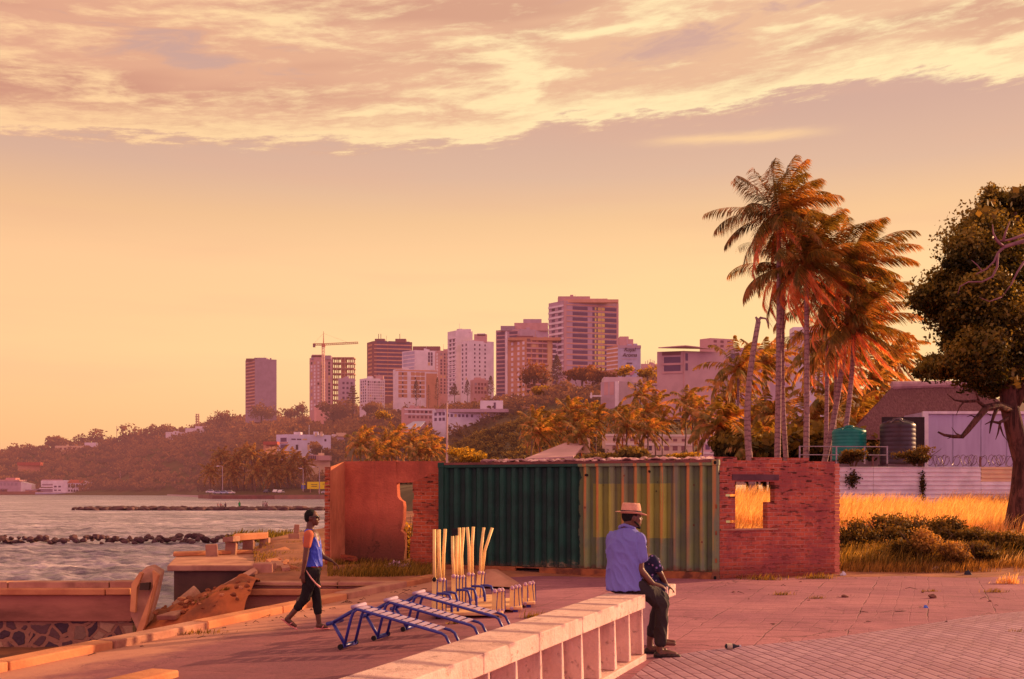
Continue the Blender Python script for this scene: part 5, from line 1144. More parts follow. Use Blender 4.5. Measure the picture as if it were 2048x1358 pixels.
# thatched house
def make_thatch():
    Y = 62; P = lambda px, py, d=0: at(px, py, Y+d); root = empty('thatched_house', 'house with steep brown thatched roof and pale ridge cap', 'house', (px_x(1240, Y), Y, 1.0))
    t = NT('thatch'); p = t.pos(); n = t.noise(t.vmul(p, (7, 2.5, 2.2)), 2.2, 7, .75); b = t.noise(p, .5, 5, .6); z = t.sep(p)[2]
    c = t.mix(t.step(n, .35, .68), (.13, .055, .06), (.25, .115, .12)); c = t.mix(t.math('MULTIPLY', t.step(b, .4, .65), .5), c, (.14, .06, .07))
    th = t.done(c, .95, t.bump(n, .9, .08), 0, .1)
    rl, rr = P(1180, 509, 3.0), P(1296, 508, 3.0); el_, er = P(1112, 580, -.2), P(1372, 580, -.2); bl, brr = P(1112, 580, 6.2), P(1372, 580, 6.2)
    n_ = 14; V = []; Q = []
    def patch(a, b_, c_, d_):
        o = len(V)
        for i in range(n_+1):
            for j in range(n_+1):
                u, v = i/n_, j/n_; q = (a*(1-u)+b_*u)*(1-v)+(d_*(1-u)+c_*u)*v; q = q+Vector((0, 0, .05*math.sin(u*17+v*5)*math.sin(v*13)-.18*math.sin(v*math.pi)*0)); V.append(q-root.location)
        for i in range(n_):
            for j in range(n_): Q.append((o+i*(n_+1)+j, o+(i+1)*(n_+1)+j, o+(i+1)*(n_+1)+j+1, o+i*(n_+1)+j+1))
    patch(el_, er, rr, rl); patch(bl, el_, rl, rl+Vector((.01, .01, 0))); patch(er, brr, rr+Vector((.01, .01, 0)), rr); patch(brr, bl, rl, rr)
    link('thatched_roof', poly_mesh('thatched_roof', V, Q), th, root)
    mb = MB(); mb.tube([rl+Vector((-.15, -.05, 0)), (rl+rr)/2+Vector((0, -.05, .05)), rr+Vector((.1, -.05, 0))], [.26, .22, .26], 10); mb.build('ridge_cap', mat('ridge cap', (.50, .30, .34), (.38, .22, .25), 2, .9, .5), root)
    mb = MB(); mb.box((px_x(1242, Y), Y+3.2, 1.9), (10.3, 5.6, 4.4)); mb.build('wall', mat('house wall', (.30, .17, .17), (.22, .12, .13), 1, .9), root)
make_thatch()
# big tree at the right edge
def make_big_tree():
    Yt = 32.0; base = at(1343, 700, Yt); root = empty('broad_leaved_tree', 'big dark broad leaved tree leaning over the lot at the right edge', 'tree', base)
    t = NT('tree bark'); p = t.obj(); n = t.noise(t.vmul(p, (5, 5, .8)), 1.6, 7, .72, .8); b = t.noise(p, 2.2, 5)
    c = t.mix(t.step(n, .38, .62), (.040, .016, .013), (.15, .06, .045)); c = t.mix(t.math('MULTIPLY', t.step(b, .5, .7), .4), c, (.19, .08, .065)); bark = t.done(c, .9, t.bump(n, 1.0, .09), 0, .2)
    L = lambda px, py, d=0: at(px, py, Yt+d)-base
    mb = MB(); mb.tube([L(1343, 712), L(1341, 690), L(1346, 650), L(1349, 610), L(1341, 575), L(1332, 535), L(1330, 505), L(1336, 470), L(1345, 420)], [.44, .32, .27, .255, .27, .26, .24, .19, .13], 14)
    mb.tube([L(1334, 535), L(1352, 505), L(1378, 470), L(1410, 420)], [.24, .22, .18, .10], 9); mb.tube([L(1332, 520), L(1316, 480), L(1298, 430), L(1280, 385)], [.16, .13, .09, .05], 8); mb.tube([L(1338, 470), L(1356, 400), L(1352, 330), L(1340, 280)], [.17, .12, .08, .04], 8)
    for i in range(16):
        a = random.uniform(0, 6.28); s = L(1330+random.uniform(-8, 30), random.uniform(380, 480)); e = s+Vector((math.cos(a)*random.uniform(1, 2.8), math.sin(a)*1.6, random.uniform(-.2, 1.8))); mb.tube([s, (s+e)/2+Vector((0, 0, .2)), e], [.07, .05, .02], 6)
    mb.build('trunk', bark, root, world=False, smooth=True)
    # bare dead branches
    def branch(nm, lists, m):
        mb = MB()
        for pts, r0 in lists:
            q = [L(*p_) for p_ in pts]; mb.tube(q, [r0*(1-.8*i/(len(q)-1)) for i in range(len(q))], 7)
        mb.build(nm, m, root, world=False, smooth=True)
    tw = [([(1332, 540, -.2), (1318, 535, -.6), (1302, 538, -.9), (1290, 552, -1.1), (1277, 568, -1.2), (1270, 576, -1.3), (1258, 576, -1.3), (1246, 574, -1.3), (1238, 570, -1.3)], .13), ([(1302, 538, -.9), (1290, 529, -1), (1272, 530, -1.1), (1260, 528, -1.1), (1250, 520, -1.1)], .06), ([(1292, 529, -1), (1288, 518, -1.1), (1280, 512, -1.1)], .035),
          ([(1318, 535, -.6), (1312, 548, -.8), (1308, 560, -.9), (1306, 572, -.9)], .07), ([(1330, 552, -.3), (1318, 558, -.6), (1308, 556, -.7), (1300, 560, -.7)], .06), ([(1320, 558, -.5), (1317, 572, -.6), (1314, 580, -.6)], .035), ([(1320, 562, -.5), (1324, 574, -.6), (1329, 581, -.6)], .03),
          ([(1270, 576, -1.3), (1262, 572, -1.3), (1256, 564, -1.4)], .03), ([(1290, 552, -1.1), (1282, 548, -1.1), (1276, 550, -1.1)], .03), ([(1308, 548, -.8), (1300, 544, -.9)], .02), ([(1258, 576, -1.3), (1250, 579, -1.3)], .02), ([(1272, 530, -1.1), (1266, 538, -1.1), (1262, 548, -1.1)], .03)]
    branch('dead_branch', tw, bark)
    pale = mat('bare pale bark', (.27, .12, .15), (.18, .08, .10), 3, .8, .8, 12)
    tw = [([(1352, 318, -3), (1338, 322, -3.0), (1325, 326, -3.1), (1317, 334, -3.1), (1312, 345, -3.1), (1302, 355, -3.1), (1288, 362, -3.1)], .06), ([(1325, 326, -3.1), (1316, 318, -3.2), (1311, 308, -3.2), (1310, 296, -3.2)], .045), ([(1352, 310, -3), (1334, 316, -3), (1324, 318, -3.1), (1311, 316, -3.1)], .045), ([(1324, 318, -3.1), (1328, 304, -3.1), (1333, 292, -3.1)], .04), ([(1317, 334, -3.1), (1316, 352, -3.1), (1310, 365, -3.1), (1296, 372, -3.1), (1278, 372, -3.1), (1267, 378, -3.1), (1264, 388, -3.1)], .038), ([(1296, 358, -3.1), (1290, 350, -3.1), (1282, 343, -3.1)], .025), ([(1352, 345, -3), (1342, 360, -3), (1335, 375, -3), (1322, 392, -3)], .035), ([(1322, 392, -3), (1306, 398, -3), (1292, 392, -3)], .02)]
    branch('bare_branch', tw, pale)
    # crown
    lobes = [(1318, 268, 22, 20), (1300, 300, 30, 26), (1335, 300, 34, 34), (1275, 335, 32, 28), (1310, 345, 46, 40), (1345, 350, 50, 50), (1258, 372, 26, 22), (1290, 390, 40, 30), (1232, 398, 30, 16), (1216, 392, 14, 9), (1250, 412, 30, 16), (1275, 425, 30, 22), (1320, 420, 46, 40), (1268, 460, 24, 26), (1295, 465, 36, 36), (1340, 460, 50, 40), (1262, 484, 16, 16), (1330, 500, 34, 22), (1370, 300, 40, 50), (1395, 380, 60, 70), (1380, 450, 50, 50), (1348, 262, 20, 18), (1305, 505, 22, 12), (1232, 482, 22, 8), (1222, 490, 16, 10), (1245, 490, 24, 9), (1280, 492, 26, 10), (1300, 345, 70, 60), (1310, 430, 78, 60), (1272, 405, 60, 45), (1335, 300, 40, 45), (1310, 500, 55, 26), (1345, 515, 40, 22)]
    Ps, Ds, Ts = [], [], []
    for k, (px, py, rx, rz) in enumerate(lobes):
        n_ = int(min(rx*rz*4.2, 6500))+500; d0 = random.uniform(-1.6, 1.8) if rx > 18 else random.uniform(-.6, .6); c = L(px, py, d0); P_, D_, ti = crown_points(c, (rx/F*Yt*1.3, max(.8, rx/F*Yt*1.2), max(.42, rz/F*Yt*1.4)), n_, 16, hollow=.15); Ps.append(P_); Ds.append(D_); Ts.append(np.clip(ti*.9+random.uniform(-.12, .12), 0, 1))
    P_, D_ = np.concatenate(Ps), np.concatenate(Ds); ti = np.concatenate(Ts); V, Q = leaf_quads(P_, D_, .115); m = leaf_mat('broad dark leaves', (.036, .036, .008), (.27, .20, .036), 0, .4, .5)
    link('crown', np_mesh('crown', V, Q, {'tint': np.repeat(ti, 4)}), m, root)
    # a few larger pale leaves
    big_ = [(1302, 268), (1320, 270), (1344, 268), (1283, 465), (1300, 470), (1293, 480), (1345, 492), (1338, 500), (1312, 278)]; Ps = []
    C = np.array([tuple(L(px, py, -2.2)) for px, py in big_ for _ in range(5)])+rng.normal(0, .16, (len(big_)*5, 3)); V, Q = leaf_quads(C, np.tile([[.2, -1, .4]], (len(C), 1)), .21, 1.3, .7)
    link('broad_leaves', np_mesh('broad_leaves', V, Q, {'tint': np.repeat(rng.random(len(C)), 4)}), leaf_mat('pale broad leaves', (.08, .055, .012), (.20, .13, .03), 0, .45), root)
make_big_tree()
# ================================================================== CONCRETE BENCH
def make_bench():
    E = Vector((1.40, 11.5, 0)); Dn = -KD; Lt = -KN                         # far right corner, towards the camera, to the left
    root = empty('concrete_bench', 'long pale concrete bench with tapered fins, man in straw hat on its far end', 'bench', E)
    t = NT('bench concrete'); p = t.pos(); x, y, z = t.sep(p)[:3]
    s = t.math('ADD', t.math('MULTIPLY', t.math('SUBTRACT', x, E.x), Dn.x), t.math('MULTIPLY', t.math('SUBTRACT', y, E.y), Dn.y))
    n = t.noise(p, 1.6, 6, .65); f = t.noise(p, 26, 5, .7)
    c = t.mix(t.step(n, .36, .66), (.74, .50, .43), (.62, .39, .33)); 
    w = t.math('MULTIPLY', t.math('SUBTRACT', t.noise(p, 2.3, 4, .6), .5), .30)
    fr = t.math('ABSOLUTE', t.math('SUBTRACT', t.math('FRACT', t.math('DIVIDE', t.math('ADD', s, w), .56)), .5))
    st = t.step(fr, .30, .47); stz = t.step(z, .66, .70)
    c = t.mix(t.math('MULTIPLY', t.math('MULTIPLY', st, stz), .85), c, (.30, .16, .19))                     # rain stains across the top between the fins
    v = t.step(t.noise(t.vmul(p, (5, 5, .5)), 1.4, 5, .6), .50, .70); c = t.mix(t.math('MULTIPLY', v, .60), c, (.40, .22, .20))
    c = t.mix(1.0, c, t.mix(f, (.86, .86, .86), (1.12, 1.12, 1.12)), 'MULTIPLY')
    pit = t.step(t.noise(t.vadd(p, (3, 5, 1)), 11, 6, .75), .58, .66); c = t.mix(t.math('MULTIPLY', pit, .5), c, (.30, .16, .15))
    sp_ = t.step(t.noise(t.vadd(p, (8, 2, 4)), .9, 5, .7), .50, .66); c = t.mix(t.math('MULTIPLY', sp_, .35), c, (.46, .27, .24))
    m = t.done(c, .8, t.bump(t.math('SUBTRACT', t.math('ADD', f, n), t.math('MULTIPLY', pit, 1.0)), .6, .02), 0, .3)
    def P(s_, l, z_): q = E+Dn*s_+Lt*l; return Vector((q.x, q.y, z_))
    Lb = 9.4; s_ = 0.0; seg = 1.12; k = 0
    while s_ < Lb:                                                             # precast top lengths
        L = min(seg, Lb-s_); a, b = s_+.002, s_+L-.002
        mb = MB(); mb.slab([P(a, -.02, .556), P(b, -.02, .556), P(b, .40, .556), P(a, .40, .556)], (0, 0, .146)); mb.build('seat_slab', m, root, bevel=.008); s_ += L
    mb = MB(); mb.slab([P(.02, .20, 0), P(Lb, .20, 0), P(Lb, .34, 0), P(.02, .34, 0)], (0, 0, .554)); mb.build('back_panel', m, root)
    mb = MB(); mb.slab([P(-.01, -.03, -.02), P(Lb, -.03, -.02), P(Lb, .197, -.02), P(-.01, .197, -.02)], (0, 0, .09)); mb.build('plinth', m, root, bevel=.01)
    i = 0; s_ = .06
    while s_ < Lb:
        w0, w1 = .018, .044
        mb = MB(); a = [P(s_-w0, .0, .552), P(s_+w0, .0, .552), P(s_+w1, -.012, .073), P(s_-w1, -.012, .073)]
        mb.add(a+[P(s_-w0, .197, .552), P(s_+w0, .197, .552), P(s_+w1, .197, .073), P(s_-w1, .197, .073)], [(0, 1, 2, 3), (7, 6, 5, 4), (0, 4, 5, 1), (1, 5, 6, 2), (2, 6, 7, 3), (3, 7, 4, 0)])
        mb.build('fin', m, root, bevel=.008); s_ += .535
    # second short bench beyond
    B = at(881, 774.5, 12.45); B.z = 0; r2 = empty('concrete_bench', 'short second concrete bench beyond the man, mostly hidden behind him', 'bench', B)
    l = -WD; a = WNrm
    mb = MB(); q = lambda u, v, z_: Vector((B.x+l.x*u+a.x*v, B.y+l.y*u+a.y*v, z_))
    mb.slab([q(0, 0, .56), q(.62, 0, .56), q(.62, .42, .56), q(0, .42, .56)], (0, 0, .14)); mb.build('seat_slab', m, r2, bevel=.014)
    mb = MB(); mb.slab([q(.08, .06, 0), q(.56, .06, 0), q(.56, .36, 0), q(.08, .36, 0)], (0, 0, .558)); mb.build('back_panel', m, r2)
make_bench()
# block at the very front left
mb = MB(); p = [gp(150, 905), gp(237, 893), gp(232, 886), gp(165, 888)]
o = MB(); a = gp(237, 894); d = -KD2
pts = [a, a+d*1.6, a+d*1.6-KN2*.34, a-KN2*.34]; o.slab([Vector((q.x, q.y, a.z-.02)) for q in pts], (0, 0, .10)); o = o.build('kerb_block', CONC_ORANGE, bevel=.02); tag(o, 'loose weathered kerb block in the near left corner', 'concrete block')
mb = MB(); mb.slab([at(624, 773, 20.4), at(641, 751, 20.9), at(650, 752, 20.9), at(680, 771, 20.0), at(676, 775, 19.8)], (.1, .8, -.05)); tag(mb.build('concrete_lump', CONC, bevel=.03), 'slanting broken concrete lump lying in front of the container', 'broken slab')

# ================================================================== OUTDOOR GYM
BLUE = mat('blue enamel', (.035, .040, .30), (.028, .032, .22), 5, .38, .1, 30, spec=.5, grime=.25)
SLAT = mat('worn pale slats', (.42, .30, .44), (.34, .23, .35), 6, .5); CREAM = mat('cream enamel', (.92, .66, .24), (.85, .55, .20), 4, .45, .1, 20, grime=.2)
CAPM = mat('worn bolt caps', (.55, .33, .45), (.45, .25, .34), 6, .5); DECK = mat('scuffed cream deck', (.80, .46, .22), (.62, .32, .16), 5, .6, .2, 20, grime=.3); BLACK = mat('black plastic', (.015, .012, .015))
def make_ladder(label, foot, top_dz, ang):
    root = empty('sit_up_bench', label, 'sit up bench', foot, ang, 'blue sit up benches'); wd = .30        # x along the board, y across
    zt_ = top_dz; L = 1.10; top = Vector((.13, 0, zt_)); endp = Vector((.13+L, 0, zt_-.24))
    for s in (0, wd):
        o = Vector((0, s, 0)); mb = MB(); mb.tube([top+o, top+o+Vector((.06, 0, .0)), endp+o, endp+o+Vector((.05, 0, -.03)), endp+o+Vector((.15, 0, -zt_+.25))], .018, 8); mb.build('rail', BLUE, root, world=False, smooth=True)
        mb = MB(); mb.tube([Vector((.0, s, .03)), Vector((.09, s, zt_-.10)), Vector((.12, s, zt_-.03)), top+o+Vector((.03, 0, 0))], .019, 8); mb.build('leg', BLUE, root, world=False, smooth=True)
    for i in range(11):
        f = (i+.6)/11.6; c = top.lerp(endp, f); mb = MB(); mb.box((c.x, wd/2, c.z+.018), (.056, wd-.01, .012), Matrix.Rotation(.215, 3, 'Y')); mb.build('slat', SLAT, root, world=False)
    mb = MB(); mb.tube([(-.02, -.05, .03), (-.02, wd+.06, .03)], .028, 10); mb.build('foot_bar', BLUE, root, world=False, smooth=True)
    hub = Vector((-.20, .10, zt_*.62))
    mb = MB(); mb.tube([(-.01, .05, .04), hub], .021, 8); mb.build('brace', BLUE, root, world=False, smooth=True)
    mb = MB(); mb.tube([hub, top+Vector((-.03, .1, -.01))], .023, 8); mb.build('arm', BLUE, root, world=False, smooth=True)
    mb = MB(); mb.tube([hub+Vector((0, -.14, 0)), hub+Vector((0, .26, 0))], .024, 10); mb.build('foot_roller', BLUE, root, world=False, smooth=True)
    mb = MB(); mb.tube([top+Vector((-.01, -.03, .03)), top+Vector((-.01, wd+.03, .03))], .025, 12); mb.build('head_roller', SLAT, root, world=False, smooth=True)
    for s in (-.06, wd+.07):
        mb = MB(); mb.tube([(-.02, s-.012, .03), (-.02, s+.012, .03)], .034, 10); mb.build('end_cap', BLACK, root, world=False)
ang = math.atan2(WD.y, WD.x)*.75
make_ladder('nearest blue ladder shaped sit up bench beside the walking man', gp(454.7, 856), .47, ang)
make_ladder('middle blue ladder shaped sit up bench of the three', gp(498.4, 844.5), .47, ang)
make_ladder('farthest blue ladder shaped sit up bench against the cream boards', gp(536.5, 832.5), .47, ang)
def zp(zx, zy): return (780+zx/4.072)/1.516, (1040+zy/4.072)/1.516          # measured on an enlarged crop
def station(label, base_px, base_py, boards, btop, poles, low, hoops, deck, extra=None):
    g = gp(base_px, base_py); Y = g.y; root = empty('exercise_machine', label, 'exercise machine', g, 0, 'cream exercise machines')
    W_ = lambda zx, zy, d=0.0: at(*zp(zx, zy), Y+d)
    zg = g.z
    for k, (xt, xb) in enumerate(boards):
        a = W_(xt, btop+k*1.5, .12*k); b = W_(xb, btop, .12*k); b.z = zg+.06; mb = MB(); w = .034
        mb.slab([b+Vector((-w, 0, 0)), b+Vector((w, 0, 0)), a+Vector((w, 0, 0)), a+Vector((-w, 0, 0))], (.0, .05, 0)); o = mb.build('board', CREAM, root, bevel=.012)
        mb = MB(); mb.slab([b+Vector((w+.002, .006, 0)), b+Vector((w+.014, .006, 0)), a+Vector((w+.014, .006, -.02)), a+Vector((w+.002, .006, -.02))], (0, .04, 0)); mb.build('blue_edge', BLUE, o)
        for zz in ((a.z-.02, b.z+.05)):
            mb = MB(); mb.tube([Vector((lerp(b.x, a.x, (zz-b.z)/(a.z-b.z)), a.y-.035, zz)), Vector((lerp(b.x, a.x, (zz-b.z)/(a.z-b.z)), a.y+.085, zz))], .030, 12); mb.build('bolt_cap', CAPM if (k or extra != 'rust') else BLACK, o, smooth=True)
    for k, (xa, xm, ym, xt, yt) in enumerate(poles):
        d = .06+.07*k; mb = MB(); mb.tube([W_(xa, btop, d), W_(lerp(xa, xm, .8), lerp(btop, ym, .8), d), W_(xm, ym-10, d), W_(xt, yt, d)], .0235, 8); mb.build('pole', CREAM, root, smooth=True)
    for k, (x0, y0, x1, y1, yb) in enumerate(hoops):
        d = .02+.1*k; mb = MB(); A, B = W_(x0, y0, d), W_(x1, y1+24, d); G = W_(x1+2, yb, d); G.z = zg+.03
        mb.tube([A, A.lerp(Vector((B.x, A.y, A.z)), .55), Vector((lerp(A.x, B.x, .82), A.y, A.z-.012)), Vector((B.x-.02, A.y, A.z-.05)), Vector((B.x, A.y, A.z-.13)), G], .0195, 8); mb.build('hoop', BLUE, root, smooth=True)
    for (xt, xb, yt, yb, d) in low:
        a, b = W_(xt, yt, d), W_(xb, yb, d); w = .032; mb = MB(); mb.slab([b+Vector((-w, 0, 0)), b+Vector((w, 0, 0)), a+Vector((w, 0, 0)), a+Vector((-w, 0, 0))], (0, .05, 0)); o = mb.build('low_board', CREAM, root, bevel=.012)
        mb = MB(); mb.slab([b+Vector((w+.002, .006, 0)), b+Vector((w+.013, .006, 0)), a+Vector((w+.013, .006, -.02)), a+Vector((w+.002, .006, -.02))], (0, .04, 0)); mb.build('blue_edge', BLUE, o)
        for q in (a, b):
            mb = MB(); mb.tube([q+Vector((0, -.03, -.01)), q+Vector((0, .085, -.01))], .028, 12); mb.build('bolt_cap', CAPM, o, smooth=True)
    if deck:
        x0, x1, yd = deck; a, b = W_(x0, yd), W_(x1, yd); mb = MB(); mb.box(((a.x+b.x)/2, Y+.28, zg+.085), (b.x-a.x, .62, .045)); mb.build('deck', DECK, root, bevel=.012)
        for x in (a.x+.10, b.x-.10):
            for y in (Y+.06, Y+.5):
                mb = MB(); mb.box((x, y, zg+.03), (.07, .07, .066)); mb.build('foot', BLUE if x > 0 else BLACK, root)
    return root
station('front cream exercise machine with three tall poles and a rusty bolt', *zp(390, 815), [(365, 360), (412, 405), (438, 436)], 474,
        [(365, 364, 300, 365, 78), (412, 402, 300, 402, 78), (395, 405, 320, 398, 90), (436, 440, 290, 453, 74)],
        [(857, 848, 575, 740, .0), (893, 892, 568, 735, .12), (917, 920, 565, 735, .24)], [(380, 600, 505, 600, 780), (440, 590, 555, 592, 765)], (336, 925, 796), 'rust')
station('second cream exercise machine with a dark sign plate on its poles', *zp(560, 765), [(520, 522), (545, 548), (573, 570), (597, 596)], 448,
        [(522, 514, 300, 513, 132), (545, 546, 330, 549, 128), (578, 568, 280, 568, 64), (590, 586, 300, 602, 62), (560, 556, 300, 566, 140)],
        [(998, 994, 548, 715, .0), (1027, 1037, 540, 705, .12), (1054, 1060, 536, 700, .22)], [(545, 570, 655, 572, 745), (600, 560, 706, 560, 735)], (520, 1080, 756))
station('third cream exercise machine with two splayed poles', *zp(660, 722), [(645, 645), (673, 674)], 432,
        [(648, 646, 230, 633, 60), (672, 672, 230, 682, 56)], [(1105, 1103, 520, 675, .0), (1142, 1158, 512, 668, .14), (1166, 1172, 508, 662, .24)], [(670, 540, 775, 540, 720), (740, 534, 845, 536, 700)], (640, 1185, 714))
station('farthest cream exercise machine with tilted boards and leaning poles', *zp(740, 690), [(733, 712), (757, 738)], 420,
        [(738, 745, 250, 768, 62), (756, 775, 260, 836, 64)], [], [(790, 655, 835, 640, 725)], (690, 860, 690))
Y = gp(*zp(560, 765)).y; mb = MB(); a, b = at(*zp(505, 128), Y-.03), at(*zp(557, 68), Y-.03); mb.box(((a.x+b.x)/2, Y-.02, (a.z+b.z)/2), (b.x-a.x, .012, b.z-a.z)); tag(mb.build('sign_plate', BLACK, bevel=.004), 'small black plate fixed on top of the second machine poles', 'sign')

# ================================================================== PEOPLE
def remesh(mb, voxel, it=6, fac=.5):
    me = mb.mesh('tmp'); o = bpy.data.objects.new('tmp', me); col.objects.link(o)
    r = o.modifiers.new('r', 'REMESH'); r.mode = 'VOXEL'; r.voxel_size = voxel
    if it: s = o.modifiers.new('s', 'SMOOTH'); s.iterations = it; s.factor = fac
    dg = bpy.context.evaluated_depsgraph_get(); out = bpy.data.meshes.new_from_object(o.evaluated_get(dg)); bpy.data.objects.remove(o); bpy.data.meshes.remove(me)
    out.polygons.foreach_set('use_smooth', [True]*len(out.polygons)); return out
from mathutils import noise as mnoise
def flesh(name, mb, m, parent, voxel=.010, it=5, fold=0.0, fdir=(1, 1, .45)):
    me = remesh(mb, voxel, it); me.name = name
    if fold:                                                        # cloth creases
        nr = [v.normal.copy() for v in me.vertices]
        for v, n in zip(me.vertices, nr):
            q = Vector((v.co.x*fdir[0]+v.co.z*.35, v.co.y*fdir[1], v.co.z*fdir[2]+v.co.x*.3)); w = 1-abs(mnoise.noise(q*11))*2.2; w2 = mnoise.noise(q*4.5)
            v.co += n*fold*(max(0, w)**2*1.3+w2*1.2-.3)
        me.update()
    off = parent_world(parent)
    me.transform(Matrix.Translation(-off)); return link(name, me, m, parent)
def loft(mb, rings, M=None, n=28, sub=5):
    """smooth closed trunk through elliptical cross sections (centre, half width, half depth)"""
    M = M or Matrix.Identity(3); C = np.array([[*c, a, b_] for c, a, b_ in rings]); k = len(C); rows = []
    for i in range(k-1):
        p0, p1, p2, p3 = C[max(i-1, 0)], C[i], C[i+1], C[min(i+2, k-1)]
        for j in range(sub+(i == k-2)):
            t = j/sub; rows.append(.5*(2*p1+(p2-p0)*t+(2*p0-5*p1+4*p2-p3)*t*t+(3*p1-p0-3*p2+p3)*t**3))
    vs = [Vector(r[:3])+M @ Vector((r[3]*math.cos(6.28319*q/n), r[4]*math.sin(6.28319*q/n), 0)) for r in rows for q in range(n)]; m = len(rows)
    mb.add(vs, [(i*n+q, i*n+(q+1) % n, (i+1)*n+(q+1) % n, (i+1)*n+q) for i in range(m-1) for q in range(n)]+[tuple(range(n-1, -1, -1)), tuple((m-1)*n+q for q in range(n))])
def limb(mb, pts, rad):
    for (a, ra), (b, rb) in zip(zip(pts, rad), zip(pts[1:], rad[1:])): mb.capsule(a, ra, b, rb)
def skin(name, c):
    return mat(name, c, tuple(k*.75 for k in c), 6, .5, .15, 40, spec=.45)
SK1 = skin('dark brown skin', (.13, .048, .026)); SK2 = skin('brown skin', (.14, .052, .030)); HAIR = mat('black hair', (.012, .009, .008), (.006, .005, .005), 30, .85, .8, 90)
def cloth(name, c1, c2, scale=5, bump=.35):
    t = NT(name); p = t.obj(); n = t.noise(t.vmul(p, (1, 1, .55)), scale, 4, .55, .6); f = t.noise(p, 160, 2); c = t.mix(n, c1, c2)
    c = t.mix(1.0, c, t.mix(f, (.9, .9, .9), (1.08, 1.08, 1.08)), 'MULTIPLY'); return t.done(c, .85, t.bump(n, bump, .05), 0, .2)
def hand(mb, wrist, d, up, s=1.0, curl=.35, thumb=1.0):
    """palm, four unequal bent fingers and a side thumb: d = pointing direction, up = back of the hand"""
    d = Vector(d).normalized(); up = Vector(up); up = (up-d*up.dot(d)).normalized(); sd = d.cross(up); w = Vector(wrist)
    pc = w+d*.048*s
    for k in (-1.2, -.4, .4, 1.2): mb.capsule(w+d*.012*s+sd*.012*k*s, .015*s, pc+d*.042*s+sd*.0185*k*s, .0125*s, 8, 3)
    for k, ln in ((-1.25, .066), (-.42, .078), (.42, .083), (1.25, .073)):
        q = pc+d*.044*s+sd*.0185*k*s; a = q+(d*math.cos(curl*.4)-up*math.sin(curl*.4))*ln*.45*s; b = a+(d*math.cos(curl*1.6)-up*math.sin(curl*1.6))*ln*.32*s; c = b+(d*math.cos(curl*2.6)-up*math.sin(curl*2.6))*ln*.25*s
        limb(mb, [q, a, b, c], [.0100*s, .0094*s, .0086*s, .0074*s])
    q = w+d*.028*s+sd*.022*thumb*s; a = q+(d*.72+sd*.62*thumb-up*.25)*.040*s; b = a+(d*.92+sd*.25*thumb-up*.25)*.032*s; limb(mb, [q, a, b], [.013*s, .0108*s, .0085*s])
def head(mb, c, f, s=1.0, up=(0, 0, 1)):
    """skull, jaw, nose, brow, lips and ears; f = facing, c = centre of the skull"""
    f = Vector(f).normalized(); up = Vector(up).normalized(); f = (f-up*f.dot(up)).normalized(); sd = f.cross(up); c = Vector(c); M = Matrix((sd, f, up)).transposed()
    mb.ell(c+f*-.008*s+up*.012*s, (.074*s, .096*s, .098*s), M); mb.ell(c+f*.038*s-up*.045*s, (.058*s, .058*s, .066*s), M)
    mb.ell(c+f*.064*s-up*.096*s, (.030*s, .026*s, .022*s), M); mb.capsule(c+f*.093*s+up*.012*s, .008*s, c+f*.108*s-up*.026*s, .014*s, 8, 3)
    for k in (-1, 1):
        mb.ell(c+f*.098*s-up*.034*s+sd*.012*k*s, (.009*s, .010*s, .007*s), M, 8, 6); mb.ell(c+sd*.075*k*s-up*.012*s-f*.004*s, (.010*s, .020*s, .032*s), M, 10, 8)
        mb.ell(c+f*.078*s+up*.022*s+sd*.032*k*s, (.024*s, .012*s, .009*s), M, 8, 6); mb.ell(c+f*.066*s-up*.028*s+sd*.040*k*s, (.022*s, .022*s, .020*s), M, 8, 6)
    mb.ell(c+f*.094*s-up*.062*s, (.024*s, .012*s, .008*s), M, 10, 6); mb.ell(c+f*.092*s-up*.074*s, (.021*s, .011*s, .008*s), M, 10, 6)
    return f, sd, up, M
